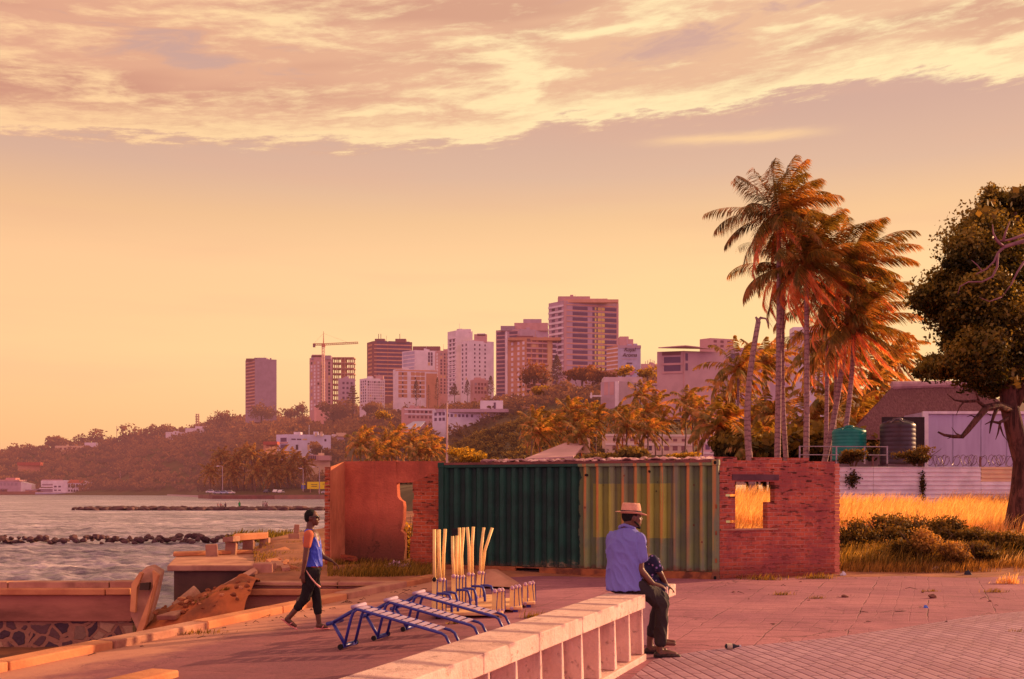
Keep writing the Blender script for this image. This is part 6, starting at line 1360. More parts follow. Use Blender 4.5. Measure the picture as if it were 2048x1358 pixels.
# ---------------- the walking man
def walking_man():
    Yw = 14.75; A = lambda px, py, d=0: at(px, py, Yw+d)
    def Z(zx, zy, d=0): return A((520+zx/3.2)/1.516, (1000+zy/3.2)/1.516, d)
    base = gp(410, 829); root = empty('person', 'walking man in a shiny blue vest over orange shirt, cropped black trousers and pink sandals', 'person', base)
    s = .95; hc = Z(335, 112); f = Vector((1, -.06, -.02))
    mb = MB(); head(mb, hc, f, s*1.02)
    neck = Z(322, 190); chest = Z(338, 262); waist = Z(345, 380); hip = Z(338, 455)
    limb(mb, [hc+Vector((-.015, 0, -.06)), neck], [.052, .056])
    # torso
    for c, r in ((Z(335, 232), (.10, .155, .10)), (chest, (.108, .150, .13)), (Z(342, 330), (.100, .132, .13)), (waist, (.095, .128, .12)), (hip, (.105, .145, .11))): mb.ell(c, r)
    shR, shL = Z(314, 226, -.165), Z(338, 226, .165)
    elR, wrR = Z(291, 385, -.20), Z(276, 470, -.19); elL, wrL = Z(405, 362, .20), Z(462, 390, .17)
    limb(mb, [shR, elR, wrR], [.050, .036, .024]); limb(mb, [shL, elL, wrL], [.048, .035, .023])
    hand(mb, wrR, (wrR-elR).normalized()+Vector((.25, 0, -.3)), (0, -1, .1), .9, .5, 1); hand(mb, wrL, Vector((.8, -.05, -.62)), (.4, .3, .8), .9, .35, -1)
    hR, hL = Z(330, 470, -.085), Z(345, 470, .085)
    kF, aF = Z(362, 625, .07), Z(380, 785, .06); kB, aB = Z(292, 628, -.07), Z(192, 748, -.08)
    limb(mb, [hL, kF, aF], [.085, .055, .034]); limb(mb, [hR, kB, aB], [.085, .055, .034])
    # calf muscle
    mb.ell(kF.lerp(aF, .28)+Vector((-.012, 0, 0)), (.048, .048, .10)); mb.ell(kB.lerp(aB, .28)+Vector((-.02, 0, .01)), (.046, .046, .08))
    toeF, heelF = Z(430, 815, .05), Z(368, 812, .06); toeB, heelB = Z(230, 806, -.08), Z(168, 762, -.08)
    limb(mb, [aF, heelF+Vector((.01, 0, .012)), Z(400, 806, .05), toeF], [.034, .030, .030, .020]); limb(mb, [aB, heelB+Vector((.01, 0, .0)), Z(205, 788, -.08), toeB], [.034, .030, .030, .022])
    flesh('body', mb, SK1, root, .0085, 4)
    # hair: close cropped cap
    mb = MB(); M = Matrix(((0, 1, 0), (1, 0, 0), (0, 0, 1))); mb.ell(hc+Vector((-.018, 0, .022)), (.090, .0755, .0915)); mb.ell(hc+Vector((-.048, 0, -.012)), (.056, .068, .062)); flesh('hair', mb, HAIR, root, .008, 2)
    # sunglasses
    mb = MB()
    for k in (-1, 1): mb.ell(hc+Vector((.088, .036*k, .006)), (.014, .030, .018), n=12, m=8); mb.tube([hc+Vector((.088, .06*k, .012)), hc+Vector((.03, .078*k, .012)), hc+Vector((-.01, .078*k, .004))], .005, 6)
    mb.tube([hc+Vector((.098, -.03, .012)), hc+Vector((.098, .03, .012))], .004, 6); mb.build('sunglasses', mat('sunglasses black', (.01, .008, .008), rough=.15, spec=.7), root, smooth=True)
    # orange tee: sleeves, collar, hem
    tee = cloth('orange shirt', (.55, .15, .07), (.44, .11, .055)); mb = MB()
    mb.capsule(shR+Vector((.002, -.004, .008)), .067, shR.lerp(elR, .40), .056); mb.capsule(shL+Vector((0, -.01, .0)), .060, shL.lerp(elL, .40), .055)
    mb.ell(Z(338, 214), (.078, .12, .05)); mb.ell(Z(344, 420), (.110, .142, .042)); flesh('shirt', mb, tee, root, .009, 3)
    # shiny blue sleeveless top
    top = cloth('blue satin', (.055, .095, .60), (.035, .06, .44), 9, .6); top.node_tree.nodes['Principled BSDF'].inputs['Roughness'].default_value = .42
    mb = MB()
    loft(mb, [(Z(326, 190), .06, .08), (Z(328, 210), .088, .125), (Z(334, 245), .112, .148), (Z(339, 285), .118, .150), (Z(343, 335), .113, .142), (Z(345, 380), .112, .142), (Z(346, 412), .115, .146), (Z(346, 424), .116, .147)])
    mb.capsule(Z(306, 208, -.10), .045, Z(312, 250, -.11), .05); mb.capsule(Z(330, 208, .10), .045, Z(330, 250, .11), .05); flesh('sleeveless_top', mb, top, root, .008, 3, .008)
    mb = MB(); mb.slab([Z(352, 205, -.13), Z(360, 215, -.135), Z(386, 300, -.11), Z(380, 300, -.125), ], (0, -.012, 0)); mb.build('white_piping', mat('piping', (.7, .5, .6)), root)
    # cropped black trousers
    tr = cloth('black trousers', (.012, .010, .011), (.02, .016, .016), 8, .5); mb = MB(); mb.ell(Z(340, 446), (.110, .150, .085)); mb.ell(Z(338, 474), (.112, .150, .09))
    limb(mb, [hL, kF, kF.lerp(aF, .55)], [.094, .068, .056]); limb(mb, [hR, kB, kB.lerp(aB, .50)], [.094, .068, .054]); flesh('trousers', mb, tr, root, .008, 3, .008)
    mb = MB(); mb.tube([Z(298, 450, -.17), Z(330, 500, -.19), Z(360, 535, -.18), Z(388, 560, -.16)], [.006, .010, .010, .016], 8); o = mb.build('lanyard', mat('pink strap', (.78, .36, .30)), root, smooth=True)
    pk = mat('pink sandal', (.75, .25, .24), (.62, .18, .18), 5, .6)
    for pts, n_ in (((Z(362, 822, .05), Z(400, 824, .05), Z(440, 824, .05)), 1), ((Z(150, 768, -.08), Z(190, 800, -.08), Z(238, 826, -.08)), 2)):
        mb = MB(); a, b, c = pts
        dv = (c-a).normalized(); nn = Vector((-dv.z, 0, dv.x))
        for q, w in ((a, .030), (a.lerp(b, .5), .032), (b, .036), (b.lerp(c, .55), .042), (c.lerp(b, .1), .034)): mb.ell(q, (.036, w, .011), Matrix.Rotation(-math.atan2(dv.z, dv.x), 3, 'Y'), 14, 8)
        o = flesh('sandal', mb, pk, root, .007, 2)
        mid = b.lerp(c, .35); mb = MB(); mb.tube([b+Vector((0, -.036, .004)), b+nn*.045+Vector((.02, -.02, 0)), mid+nn*.038, b+nn*.045+Vector((.02, .02, 0)), b+Vector((0, .036, .004))], .007, 6); mb.build('strap', pk, o, smooth=True)
walking_man()
# ---------------- the seated man
def seated_man():
    Ys = 11.72; A = lambda px, py, d=0: at(px, py, Ys+d)
    def Z(zx, zy, d=0): return A((1200+zx/3.895)/1.516, (970+zy/3.895)/1.516, d)       # measured on an enlarged crop
    root = empty('person', 'seated man in straw hat and pale blue shirt on the end of the long bench', 'person', (1.28, 11.75, .70))
    hc = Z(252, 250); f = Vector((.97, .20, -.06)); mb = MB(); s = 1.03; f_, sd, up, M = head(mb, hc, f, s)
    neck = Z(222, 318); limb(mb, [hc+Vector((-.02, -.01, -.05)), neck, Z(212, 345)], [.062, .063, .075])
    fw = Vector((.5, .866, 0)); ax = Vector((.866, -.5, 0)); MT = Matrix((ax, fw, Vector((0, 0, 1)))).transposed()       # torso frame
    c_sh = Z(205, 400); c_ch = Z(200, 500); c_ab = Z(196, 640); c_hp = Z(205, 770)
    for c, r in ((c_sh-Vector((0, 0, .03)), (.165, .095, .07)), (c_ch, (.185, .125, .15)), (c_ab, (.170, .125, .15)), (c_hp, (.180, .15, .12))): mb.ell(c, r, MT)
    shR, shL = c_sh+ax*.170-Vector((0, 0, .022)), c_sh-ax*.170-Vector((0, 0, .022))
    elR, wrR = Z(316, 660, -.10), Z(410, 765, -.10); elL, wrL = Z(110, 660, .30), Z(330, 790, .38)
    limb(mb, [shR, elR, wrR], [.048, .041, .029]); limb(mb, [shL, elL, wrL], [.048, .041, .029])
    hand(mb, wrR, (.95, .05, -.28), (.25, -.35, .9), 1.02, .30, -1); hand(mb, wrL, (.95, -.1, -.1), (.2, .3, .9), 1.0, .45, 1)
    hR, hL = A(841, 772, -.05), A(842, 770, .17); kR, kL = A(874, 797, -.03), A(873, 790, .26); aR, aL = A(871, 853, -.02), A(858, 843, .28)
    limb(mb, [hR, kR, aR], [.092, .062, .038]); limb(mb, [hL, kL, aL], [.092, .062, .038])
    hrR = gp(870, 866); hrR.y = Ys-.02
    for a, d in ((aR, -.02), (aL, .26)):
        g = Vector((a.x, a.y, .045)); mb.capsule(a, .038, g, .036); limb(mb, [g, g+Vector((.09, -.01, .005)), g+Vector((.165, -.015, -.008))], [.040, .036, .026])
    flesh('body', mb, SK2, root, .0095, 4)
    # short hair and chin beard
    mb = MB(); mb.ell(hc-f_*.018+up*.015, (.079*s, .096*s, .092*s), M); flesh('hair', mb, HAIR, root, .009, 2)
    mb = MB(); mb.ell(hc+f_*.070-up*.105, (.030, .030, .022), M); mb.ell(hc+f_*.086-up*.113, (.017, .018, .022), M)
    for k in (-1, 1): mb.capsule(hc+f_*.06+sd*.045*k-up*.085, .014, hc+f_*.01+sd*.066*k-up*.05, .009)
    flesh('beard', mb, HAIR, root, .007, 2)
    # hat with band
    straw = mat('straw hat', (.72, .38, .25), (.60, .30, .20), 30, .8, .5, 90); hb = hc+up*.040*s-f_*.008; tl = Matrix.Rotation(-.06, 3, 'Y')
    H_ = lambda r, z_, k=1.0: (r, z_, k)
    mb = MB(); n = 36
    prof = [(.100, .0), (.098, .02), (.094, .06), (.088, .095), (.080, .112), (.060, .112), (.03, .100), (.002, .098)]
    def ring(rx, z_, flare=0): return [hb+(M @ Vector((rx*.92*math.cos(k*6.2832/n), rx*1.14*math.sin(k*6.2832/n), z_+flare*(abs(math.cos(k*6.2832/n))**2)-.02*math.sin(k*6.2832/n)*(1 if flare else .25)))) for k in range(n)]
    rows = [ring(r_, z_) for r_, z_ in prof]; mb.add(sum(rows, []), [(i*n+k, i*n+(k+1) % n, (i+1)*n+(k+1) % n, (i+1)*n+k) for i in range(len(prof)-1) for k in range(n)]); o = mb.build('hat', straw, root, smooth=True)
    mb = MB(); rows = [ring(.100, .002), ring(.125, .000, .006), ring(.152, .000, .018), ring(.153, -.004, .018), ring(.125, -.006, .006), ring(.098, -.004)]; mb.add(sum(rows, []), [(i*n+k, i*n+(k+1) % n, (i+1)*n+(k+1) % n, (i+1)*n+k) for i in range(5) for k in range(n)]); mb.build('brim', straw, o, smooth=True)
    mb = MB(); rows = [ring(.1025, .004), ring(.1015, .030), ring(.097, .030), ring(.097, .004)]; mb.add(sum(rows, []), [(i*n+k, i*n+(k+1) % n, ((i+1) % 4)*n+(k+1) % n, ((i+1) % 4)*n+k) for i in range(4) for k in range(n)]); mb.build('hat_band', mat('hat band', (.025, .012, .022)), o, smooth=True)
    # shirt
    sh = cloth('pale blue shirt', (.20, .20, .56), (.155, .155, .46), 6, .75); mb = MB()
    loft(mb, [(Z(213, 325), .075, .065), (Z(210, 345), .105, .080), (Z(207, 375), .152, .100), (Z(204, 415), .190, .120), (Z(202, 460), .206, .140), (Z(200, 520), .212, .148), (Z(197, 610), .205, .150), (Z(196, 700), .206, .156), (Z(199, 770), .209, .170), (Z(201, 818), .212, .178)], MT)
    mb.capsule(shR+Vector((-.012, .004, .0)), .071, shR.lerp(elR, .60)+Vector((.006, 0, 0)), .072); mb.capsule(shL+Vector((.012, -.004, .0)), .071, shL.lerp(elL, .62), .072)
    flesh('shirt', mb, sh, root, .0085, 4, .011)
    mb = MB(); cn = Z(214, 322); pts = []
    for k in range(15): a = R(-150+k*300/14); pts.append(cn+MT @ Vector((.082*math.sin(a), -.072*math.cos(a), .016*math.cos(a)-.02*abs(math.sin(a)))))
    mb.tube(pts, .018, 8); mb.build('collar', sh, root, smooth=True)
    # trousers
    tr = cloth('dark jeans', (.024, .018, .020), (.040, .030, .032), 7, .8); mb = MB(); mb.ell(Z(205, 800), (.192, .165, .075), MT)
    limb(mb, [hR, kR, kR.lerp(aR, .88)], [.105, .080, .060]); limb(mb, [hL, kL, kL.lerp(aL, .86)], [.105, .080, .060]); mb.ell(kR+Vector((.01, 0, .0)), (.078, .08, .075)); flesh('trousers', mb, tr, root, .009, 4, .009)
    lt = mat('dark leather', (.030, .014, .012), (.05, .022, .018), 8, .5, .3, 30)
    for a in (aR, aL):
        g = Vector((a.x, a.y, .0)); mb = MB()
        for q, w, h_ in ((.0, .042, .040), (.05, .043, .038), (.10, .050, .036), (.15, .048, .032), (.20, .036, .024)): mb.ell(g+Vector((-.02+q, -.012*q/.2, h_*.7)), (.048, w, h_))
        o = flesh('shoe', mb, lt, root, .009, 3)
        mb = MB(); mb.slab([g+Vector((-.065, -.036, .001)), g+Vector((.08, -.05, .001)), g+Vector((.19, -.04, .001)), g+Vector((.218, 0, .001)), g+Vector((.19, .03, .001)), g+Vector((.08, .05, .001)), g+Vector((-.065, .04, .001))], (0, 0, .016)); mb.build('sole', BLACK, o, bevel=.004)
seated_man()
# ---------------- companion behind him, leaning on the second bench
def companion():
    Yc = 12.62; A = lambda px, py, d=0: at(px, py, Yc+d); root = empty('person', 'person in a dark floral top sitting half hidden behind the man in the hat', 'person', A(856, 774))
    t = NT('floral fabric'); p = t.obj(); vo = t.n('ShaderNodeTexVoronoi'); vo.inputs['Scale'].default_value = 26; t.l(p, vo.inputs['Vector']); r = t.sep(vo.outputs['Color'])
    c = t.mix(t.step(r[0], .48, .54), (.022, .020, .055), t.mix(r[1], (.45, .22, .36), (.18, .15, .45))); c = t.mix(t.step(vo.outputs['Distance'], .25, .40), c, (.022, .020, .055)); fl = t.done(c, .85, t.bump(t.noise(p, 8), .4, .04), 0, .2)
    hc = A(842, 719, .05); mb = MB(); head(mb, hc, (.9, -.1, -.1), .92); limb(mb, [hc+Vector((-.02, 0, -.05)), A(848, 733)], [.045, .05])
    for c_, r_ in ((A(853, 738), (.12, .15, .07)), (A(856, 752), (.13, .14, .12)), (A(857, 768), (.14, .16, .10))): mb.ell(c_, r_)
    for k, d in ((-1, -.14), (1, .14)):
        s_, e_, w_ = A(861, 738, d), A(872, 757, d*1.2), A(880, 772, d*.6); limb(mb, [s_, e_, w_], [.045, .034, .024]); hand(mb, w_, (.7, 0, -.5), (.5, 0, .8), .8, .4, k)
    for d in (-.09, .09):
        h_, k_, a_ = A(858, 770, d), A(876, 776, d*1.1), A(874, 818, d*1.1); limb(mb, [h_, k_, a_], [.075, .05, .03]); g = Vector((a_.x, a_.y, .04)); limb(mb, [a_, g, g+Vector((.14, -.02, -.01))], [.03, .03, .022])
    flesh('body', mb, SK2, root, .012, 3)
    mb = MB(); mb.ell(hc+Vector((-.02, 0, .02)), (.095, .082, .092)); mb.ell(A(843, 722, .02), (.05, .06, .08)); flesh('hair', mb, HAIR, root, .010, 2)
    mb = MB()
    for c_, r_ in ((A(857, 740), (.135, .165, .06)), (A(859, 751), (.145, .155, .11)), (A(860, 764), (.148, .165, .10))): mb.ell(c_, r_)
    for d in (-.14, .14): mb.capsule(A(862, 738, d), .058, A(869, 750, d*1.15), .056)
    flesh('floral_top', mb, fl, root, .011, 3)
    mb = MB()
    for d in (-.09, .09): limb(mb, [A(858, 769, d), A(876, 776, d*1.1), A(874, 806, d*1.1)], [.088, .066, .05])
    flesh('skirt', mb, cloth('dark skirt', (.02, .02, .05), (.03, .025, .06)), root, .012, 3)
companion()
# ---------------- tiny people out on the far breakwater
def far_person(label, px, pyf, Y, h, c_top, c_leg, lean=0.0, group='people on the far breakwater'):
    b = at(px, pyf, Y); root = empty('person', label, 'person', b, random.uniform(0, 3), group); k = h/1.75
    mb = MB(); mb.ell((0, 0, 1.62*k), (.09*k, .10*k, .125*k)); limb(mb, [(0, 0, 1.5*k), (lean, 0, 1.40*k)], [.055*k, .06*k])
    mb.ell((lean, 0, 1.22*k), (.20*k, .13*k, .26*k)); mb.ell((0, 0, .95*k), (.17*k, .13*k, .14*k))
    for s_ in (-1, 1): limb(mb, [(.2*s_*k+lean, 0, 1.36*k), (.27*s_*k, .03, 1.08*k), (.26*s_*k, .10*k, .84*k)], [.055*k, .045*k, .035*k]); limb(mb, [(.09*s_*k, 0, .92*k), (.11*s_*k, .03*s_, .48*k), (.12*s_*k, .06*s_, .03)], [.085*k, .06*k, .045*k])
    def part(nm, m_, mb_): me = remesh(mb_, .03*k+.005, 2); me.name = nm; return link(nm, me, m_, root)
    part('body', SK1, mb); mb = MB(); mb.ell((lean, 0, 1.22*k), (.22*k, .15*k, .26*k)); mb.ell((0, 0, 1.0*k), (.19*k, .15*k, .14*k)); part('shirt', mat('far shirt', c_top, haze=.3), mb)
    mb = MB()
    for s_ in (-1, 1): limb(mb, [(.09*s_*k, 0, .92*k), (.11*s_*k, .03*s_, .48*k)], [.10*k, .08*k])
    part('shorts', mat('far shorts', c_leg, haze=.3), mb)
for lab, px, h, ct, cl in (('small figure in a red shirt, first of the cluster on the far breakwater', 288, 1.15, (.45, .08, .06), (.08, .03, .03)), ('small figure in a pink shirt beside the red shirted one', 291.8, 1.2, (.6, .30, .30), (.10, .04, .04)), ('crouching dark figure within the cluster on the far breakwater', 294.8, .9, (.25, .07, .05), (.07, .03, .03)), ('small figure in dark clothes at the right of the cluster', 298, 1.25, (.12, .05, .10), (.05, .02, .03)),
        ('lone small figure in bright green on the far breakwater', 316.5, 1.45, (.02, .42, .10), (.02, .30, .08)), ('small figure in a white shirt right of the green one', 347.5, 1.4, (.75, .55, .50), (.10, .05, .05)), ('small figure with a white shirt and bare arms beside the white shirted one', 350.5, 1.5, (.70, .50, .45), (.5, .3, .25)), ('right most small figure in white on the far breakwater', 352.9, 1.35, (.75, .45, .40), (.25, .08, .06))):
    far_person(lab, px, 672.3, 183, h, ct, cl, 0, None)
# ================================================================== BUILDINGS OF THE CITY
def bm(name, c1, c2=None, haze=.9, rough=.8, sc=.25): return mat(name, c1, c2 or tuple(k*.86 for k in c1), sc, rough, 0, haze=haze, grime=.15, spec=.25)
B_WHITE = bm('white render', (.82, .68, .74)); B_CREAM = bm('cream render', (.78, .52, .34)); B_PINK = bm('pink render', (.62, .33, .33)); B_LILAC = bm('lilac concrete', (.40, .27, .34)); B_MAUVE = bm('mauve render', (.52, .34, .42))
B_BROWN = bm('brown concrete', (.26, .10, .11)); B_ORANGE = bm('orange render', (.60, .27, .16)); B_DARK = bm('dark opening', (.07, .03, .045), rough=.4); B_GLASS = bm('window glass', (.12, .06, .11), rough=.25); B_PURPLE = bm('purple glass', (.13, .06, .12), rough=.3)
B_SLAB = bm('orange slab edge', (.74, .36, .24)); B_RED = bm('red tile', (.46, .10, .07)); B_LIT = bm('yellow lit pane', (.78, .62, .12), (.70, .50, .12), rough=.4); B_GREYBLUE = bm('blue grey render', (.50, .44, .60)); B_STEEL = bm('steel', (.50, .26, .20)); B_BEIGE = bm('beige render', (.70, .42, .22))  # slab edges coloured orange
class Face:
    """one upright face between two ground points, seen from outside with p on the left"""
    def __init__(s, p, q, z0, z1): s.p, s.q, s.z0, s.z1 = Vector((*p, 0)), Vector((*q, 0)), z0, z1; s.d = s.q-s.p; n = s.d.normalized(); s.n = Vector((n.y, -n.x, 0))
    def slab(s, mb, a, b, za, zb, proud=.08, depth=.3):
        P = s.p+s.d*a; Q = s.p+s.d*b; o = s.n*proud
        mb.slab([Vector((P.x, P.y, za))+o, Vector((Q.x, Q.y, za))+o, Vector((Q.x, Q.y, zb))+o, Vector((P.x, P.y, zb))+o], -s.n*depth)
class Building:
    def __init__(s, name, label, pxL, pxC, pxR, pyt, pyb, Y, dl, dr, m, cat='building', group=None):
        s.c = (px_x(pxC, Y), Y); s.l = (px_x(pxL, Y+dl), Y+dl); s.r = (px_x(pxR, Y+dr), Y+dr); s.b = (s.l[0]+s.r[0]-s.c[0], s.l[1]+s.r[1]-s.c[1])
        s.z0, s.z1 = zpy(pyb, Y)-6, zpy(pyt, Y); s.Y = Y; s.root = empty(name, label, cat, (s.c[0], s.c[1], s.z0), 0, group); s.cnt = 0; s.rest = None
        mb = MB(); mb.prism([s.c, s.r, s.b, s.l], s.z0, s.z1); mb.build('wall', m, s.root)
        s.L = Face(s.l, s.c, s.z0, s.z1); s.R = Face(s.c, s.r, s.z0, s.z1)
        if cat == 'building' and Y >= 480 and pxR-pxL > 18:                     # tanks, huts and aerials on the roof
            for k in range(3):
                q = random.uniform(.15, .85); w = random.uniform(1.0, 2.6); h = random.uniform(.6, 1.7); x = lerp(s.c[0], s.r[0], q); y = lerp(s.c[1], s.r[1], q)+random.uniform(1.5, 4); mb = MB(); mb.box((x, y, s.z1+h/2), (w, w*.8, h)); mb.build('roof_unit', m, s.root)
            mb = MB(); q = random.uniform(.2, .8); x = lerp(s.c[0], s.r[0], q); y = lerp(s.c[1], s.r[1], q)+2; mb.tube([(x, y, s.z1), (x, y, s.z1+random.uniform(2.5, 5))], .09, 4); mb.build('aerial', m, s.root)
    def add(s, nm, m, f, a, b, za, zb, proud=.08, depth=.3, parent=None):
        mb = MB(); f.slab(mb, a, b, za, zb, proud, depth); return mb.build(nm, m, parent or s.root)
    def zy(s, py): return zpy(py, s.Y)
    def wins(s, f, m, cols, rows, w, h, nm='window', proud=.06):
        """cols: list of fractions (centres) along the face, rows: list of z centres"""
        fl = f.d.length
        for z in rows:
            for a in cols:
                mm = m if not (nm == 'window' and random.random() < .16) else random.choice((B_LILAC, B_DARK, B_BEIGE))
                if s.cnt < 96: s.add(nm, mm, f, a-w/2/fl, a+w/2/fl, z-h/2, z+h/2, proud, .2)
                else:
                    if s.rest is None: s.rest = MB()
                    f.slab(s.rest, a-w/2/fl, a+w/2/fl, z-h/2, z+h/2, proud, .2)
                s.cnt += 1
        return s
    def finish(s, m):
        if s.rest is not None: o = s.rest.build('windows', m, s.root); o['kind'] = 'stuff'
    def bands(s, f, m, rows, h, a=0.0, b=1.0, nm='floor_band', proud=.2, depth=.5):
        for z in rows: s.add(nm, m, f, a, b, z-h/2, z+h/2, proud, depth)
    def top(s, nm, m, pxa, pxb, pya, pyb, dy=3.0, th=6.0):
        Y = s.Y+dy; mb = MB(); xa, xb = px_x(pxa, Y), px_x(pxb, Y); za, zb = zpy(pyb, Y), zpy(pya, Y); mb.box(((xa+xb)/2, Y+th/2, (za+zb)/2-.4), (xb-xa, th, zb-za+.8)); return mb.build(nm, m, s.root)
fr = lambda a, b, n: [a+(b-a)*(i+.5)/n for i in range(n)]
# slab tower, far left of the towers
b = Building('slab_tower', 'plain lilac slab tower standing alone at the left of the skyline', 324.3, 337, 365.4, 473.5, 548, 950, 14, 6, B_LILAC)
zs = fr(b.zy(541), b.zy(475), 15); b.bands(b.L, B_SLAB, zs, .8, .04, .98); b.wins(b.L, B_BROWN, [.5], [z+2.0 for z in zs], b.L.d.length*.92, 2.0, 'window_band', .1)
b.top('roof_box', B_LILAC, 336, 352, 472, 474); mb = MB(); b.R.slab(mb, .90, 1.0, b.z0, b.zy(480), .12, 3); b.top('parapet', B_BROWN, 325, 340, 473, 474.5)
# tower under construction
b = Building('unfinished_tower', 'pale tower under construction behind the crane', 408.9, 418, 439, 471, 545, 850, 8, 6, B_PINK)
zs = fr(b.zy(541), b.zy(476), 14); b.wins(b.L, B_WHITE, [.3, .75], zs, 2.4, 1.9); b.wins(b.R, B_WHITE, [.12, .5], zs, 1.5, 1.6, 'window', .08); b.wins(b.R, B_DARK, [.34, .80], zs, 1.6, 2.0); b.finish(B_DARK); b.top('roof_box', B_LILAC, 411, 437, 469, 473); b.top('lift_house', B_PINK, 412, 427, 468, 470)
sk = empty('building_skeleton', 'open concrete floor frame with the yellow sky showing through beside the crane', 'building', at(452, 540, 860)); Y = 860
for k in range(10):
    z = zpy(472+k*7.0, Y); mb = MB(); x0, x1 = px_x(438.5, Y), px_x(467.5, Y); mb.box(((x0+x1)/2, Y+5, z), (x1-x0, 11, .8)); mb.build('floor_slab', B_STEEL, sk)
for px in (439.5, 445, 451, 455.5, 461, 466):
    for d in (0, 9.5):
        mb = MB(); mb.box((px_x(px, Y), Y+d, (zpy(472, Y)+zpy(545, Y))/2), (.75 if px != 453 else 4, .8, zpy(472, Y)-zpy(545, Y))); mb.build('column', B_STEEL, sk)
mb = MB(); mb.box((px_x(453, Y), Y+5, (zpy(473, Y)+zpy(545, Y))/2), (2.6, 6, zpy(473, Y)-zpy(545, Y))); mb.build('lift_core', B_ORANGE, sk)
# crane
Y = 842; cr = empty('tower_crane', 'red and white tower crane with long thin horizontal jib', 'crane', at(427, 545, Y)); CRM = bm('crane paint', (.66, .24, .14)); CRW = bm('crane white', (.85, .55, .42))
def lattice(mb, a, b_, w, n, r):
    a, b_ = Vector(a), Vector(b_); d = b_-a; u = Vector((0, 1, 0)); v = d.normalized().cross(u)
    cs = [(u*sx+v*sy)*w/2 for sx, sy in ((-1, -1), (1, -1), (1, 1), (-1, 1))]
    for c in cs: mb.tube([a+c, b_+c], r, 4)
    for i in range(n):
        p, q = a+d*i/n, a+d*(i+1)/n
        for k in range(4): mb.tube([p+cs[k], q+cs[(k+1) % 4]], r*.7, 3)
mb = MB(); lattice(mb, at(427, 548, Y), at(427, 455, Y), 1.7, 26, .26); mb.build('mast', CRW, cr)
mb = MB(); lattice(mb, at(427.5, 454.5, Y), at(473, 452.3, Y), 1.2, 18, .17); mb.build('jib', CRM, cr)
mb = MB(); lattice(mb, at(413.5, 454.5, Y), at(427, 454.5, Y), 1.2, 6, .2); mb.build('counter_jib', CRM, cr)
mb = MB(); mb.box(at(415, 456, Y), (1.8, 1.6, 2.6)); mb.build('counterweight', B_BROWN, cr)
mb = MB(); mb.box(at(427.3, 456, Y), (2.6, 2.2, 2.4)); mb.build('cab', CRM, cr)
mb = MB(); mb.tube([at(427.3, 455, Y), at(427.3, 437, Y)], [.5, .12], 4); mb.build('tower_head', CRM, cr)
mb = MB(); mb.tube([at(427.3, 440, Y), at(462, 452.8, Y)], .06, 3); mb.tube([at(427.3, 440, Y), at(414, 454, Y)], .06, 3); mb.build('tie_bar', CRM, cr)
b = Building('hoarding', 'tall pink sheeted enclosure at the foot of the crane mast', 415, 418, 429, 537, 554, 800, 3, 3, bm('pink sheeting', (.85, .42, .38)), 'hoarding')
b = Building('grey_block', 'small lilac block between the crane tower and the white flats', 446.5, 449, 469, 499, 535, 760, 3, 3, B_MAUVE); b.wins(b.R, B_GLASS, fr(.1, .9, 3), fr(b.zy(528), b.zy(502), 4), 1.5, 1.6)
# brown tower
b = Building('brown_tower', 'dark brown office tower with orange floor bands and rooftop aerials', 484.7, 493, 544.3, 450, 530, 800, 10, 6, B_BROWN)
zs = fr(b.zy(524), b.zy(452), 14); b.bands(b.R, B_SLAB, zs, .75, .02, .98); b.wins(b.R, B_PURPLE, [.22, .52, .80], [z+1.9 for z in zs], b.R.d.length*.27, 1.9, 'window_band', .1); b.wins(b.L, B_ORANGE, [.5], zs, b.L.d.length*.6, 1.4, 'window_band', .1)
b.top('plant_room', B_BROWN, 495, 508, 447, 450); b.top('plant_room', B_BROWN, 522, 536, 447, 450.5)
mb = MB()
for px in (500, 503, 528): mb.tube([at(px, 448, 806), at(px, 440.5, 806)], .22, 4)
mb.build('aerials', B_BROWN, b.root)
# small white flats
b = Building('white_flats', 'small pale block of flats with grid of windows left of the brown tower foot', 475, 484.5, 508.3, 499, 537, 700, 6, 4, B_WHITE)
b.wins(b.L, B_GLASS, fr(.1, .95, 3), fr(b.zy(531), b.zy(501), 8), 1.1, 1.2); b.wins(b.R, B_MAUVE, fr(.03, .97, 8), fr(b.zy(531), b.zy(502), 8), 1.0, 1.2); b.finish(B_MAUVE); b.top('rooftop_hut', B_PINK, 496, 506, 495.5, 499.5); b.top('rooftop_hut', B_WHITE, 485, 492, 496.5, 499.5)
# glass corner office
b = Building('glass_corner_office', 'white office with a blue glass left face above the red and white flats', 531, 548.5, 577.5, 462, 500, 720, 9, 4, B_WHITE)
zs = fr(b.zy(494), b.zy(463), 6); b.wins(b.L, B_GREYBLUE, [.5], zs, b.L.d.length*.88, 2.0, 'window_band'); b.bands(b.L, B_WHITE, [z+1.5 for z in zs], .7); b.wins(b.R, B_GLASS, [.62, .74], fr(b.zy(482), b.zy(464), 4), 1.3, 2.0); b.top('roof_storey', B_BROWN, 545, 581, 457, 462.5, 6)
# red and white flats
b = Building('red_white_flats', 'white flats with rows of reddish balconies and dark conifers in front', 519, 522, 577, 487, 530, 680, 4, 5, B_WHITE)
b.wins(b.R, B_ORANGE, [.12, .24, .42, .54, .66], fr(b.zy(525), b.zy(490), 6), 2.4, 2.2, 'balcony'); b.wins(b.R, B_DARK, [.18, .48, .60], fr(b.zy(525), b.zy(490), 6), 1.0, 1.6); b.bands(b.R, B_SLAB, [b.zy(488.5)], .8); b.add('side_wing', B_ORANGE, b.R, .74, 1.0, b.z0, b.zy(492), .4, 3)
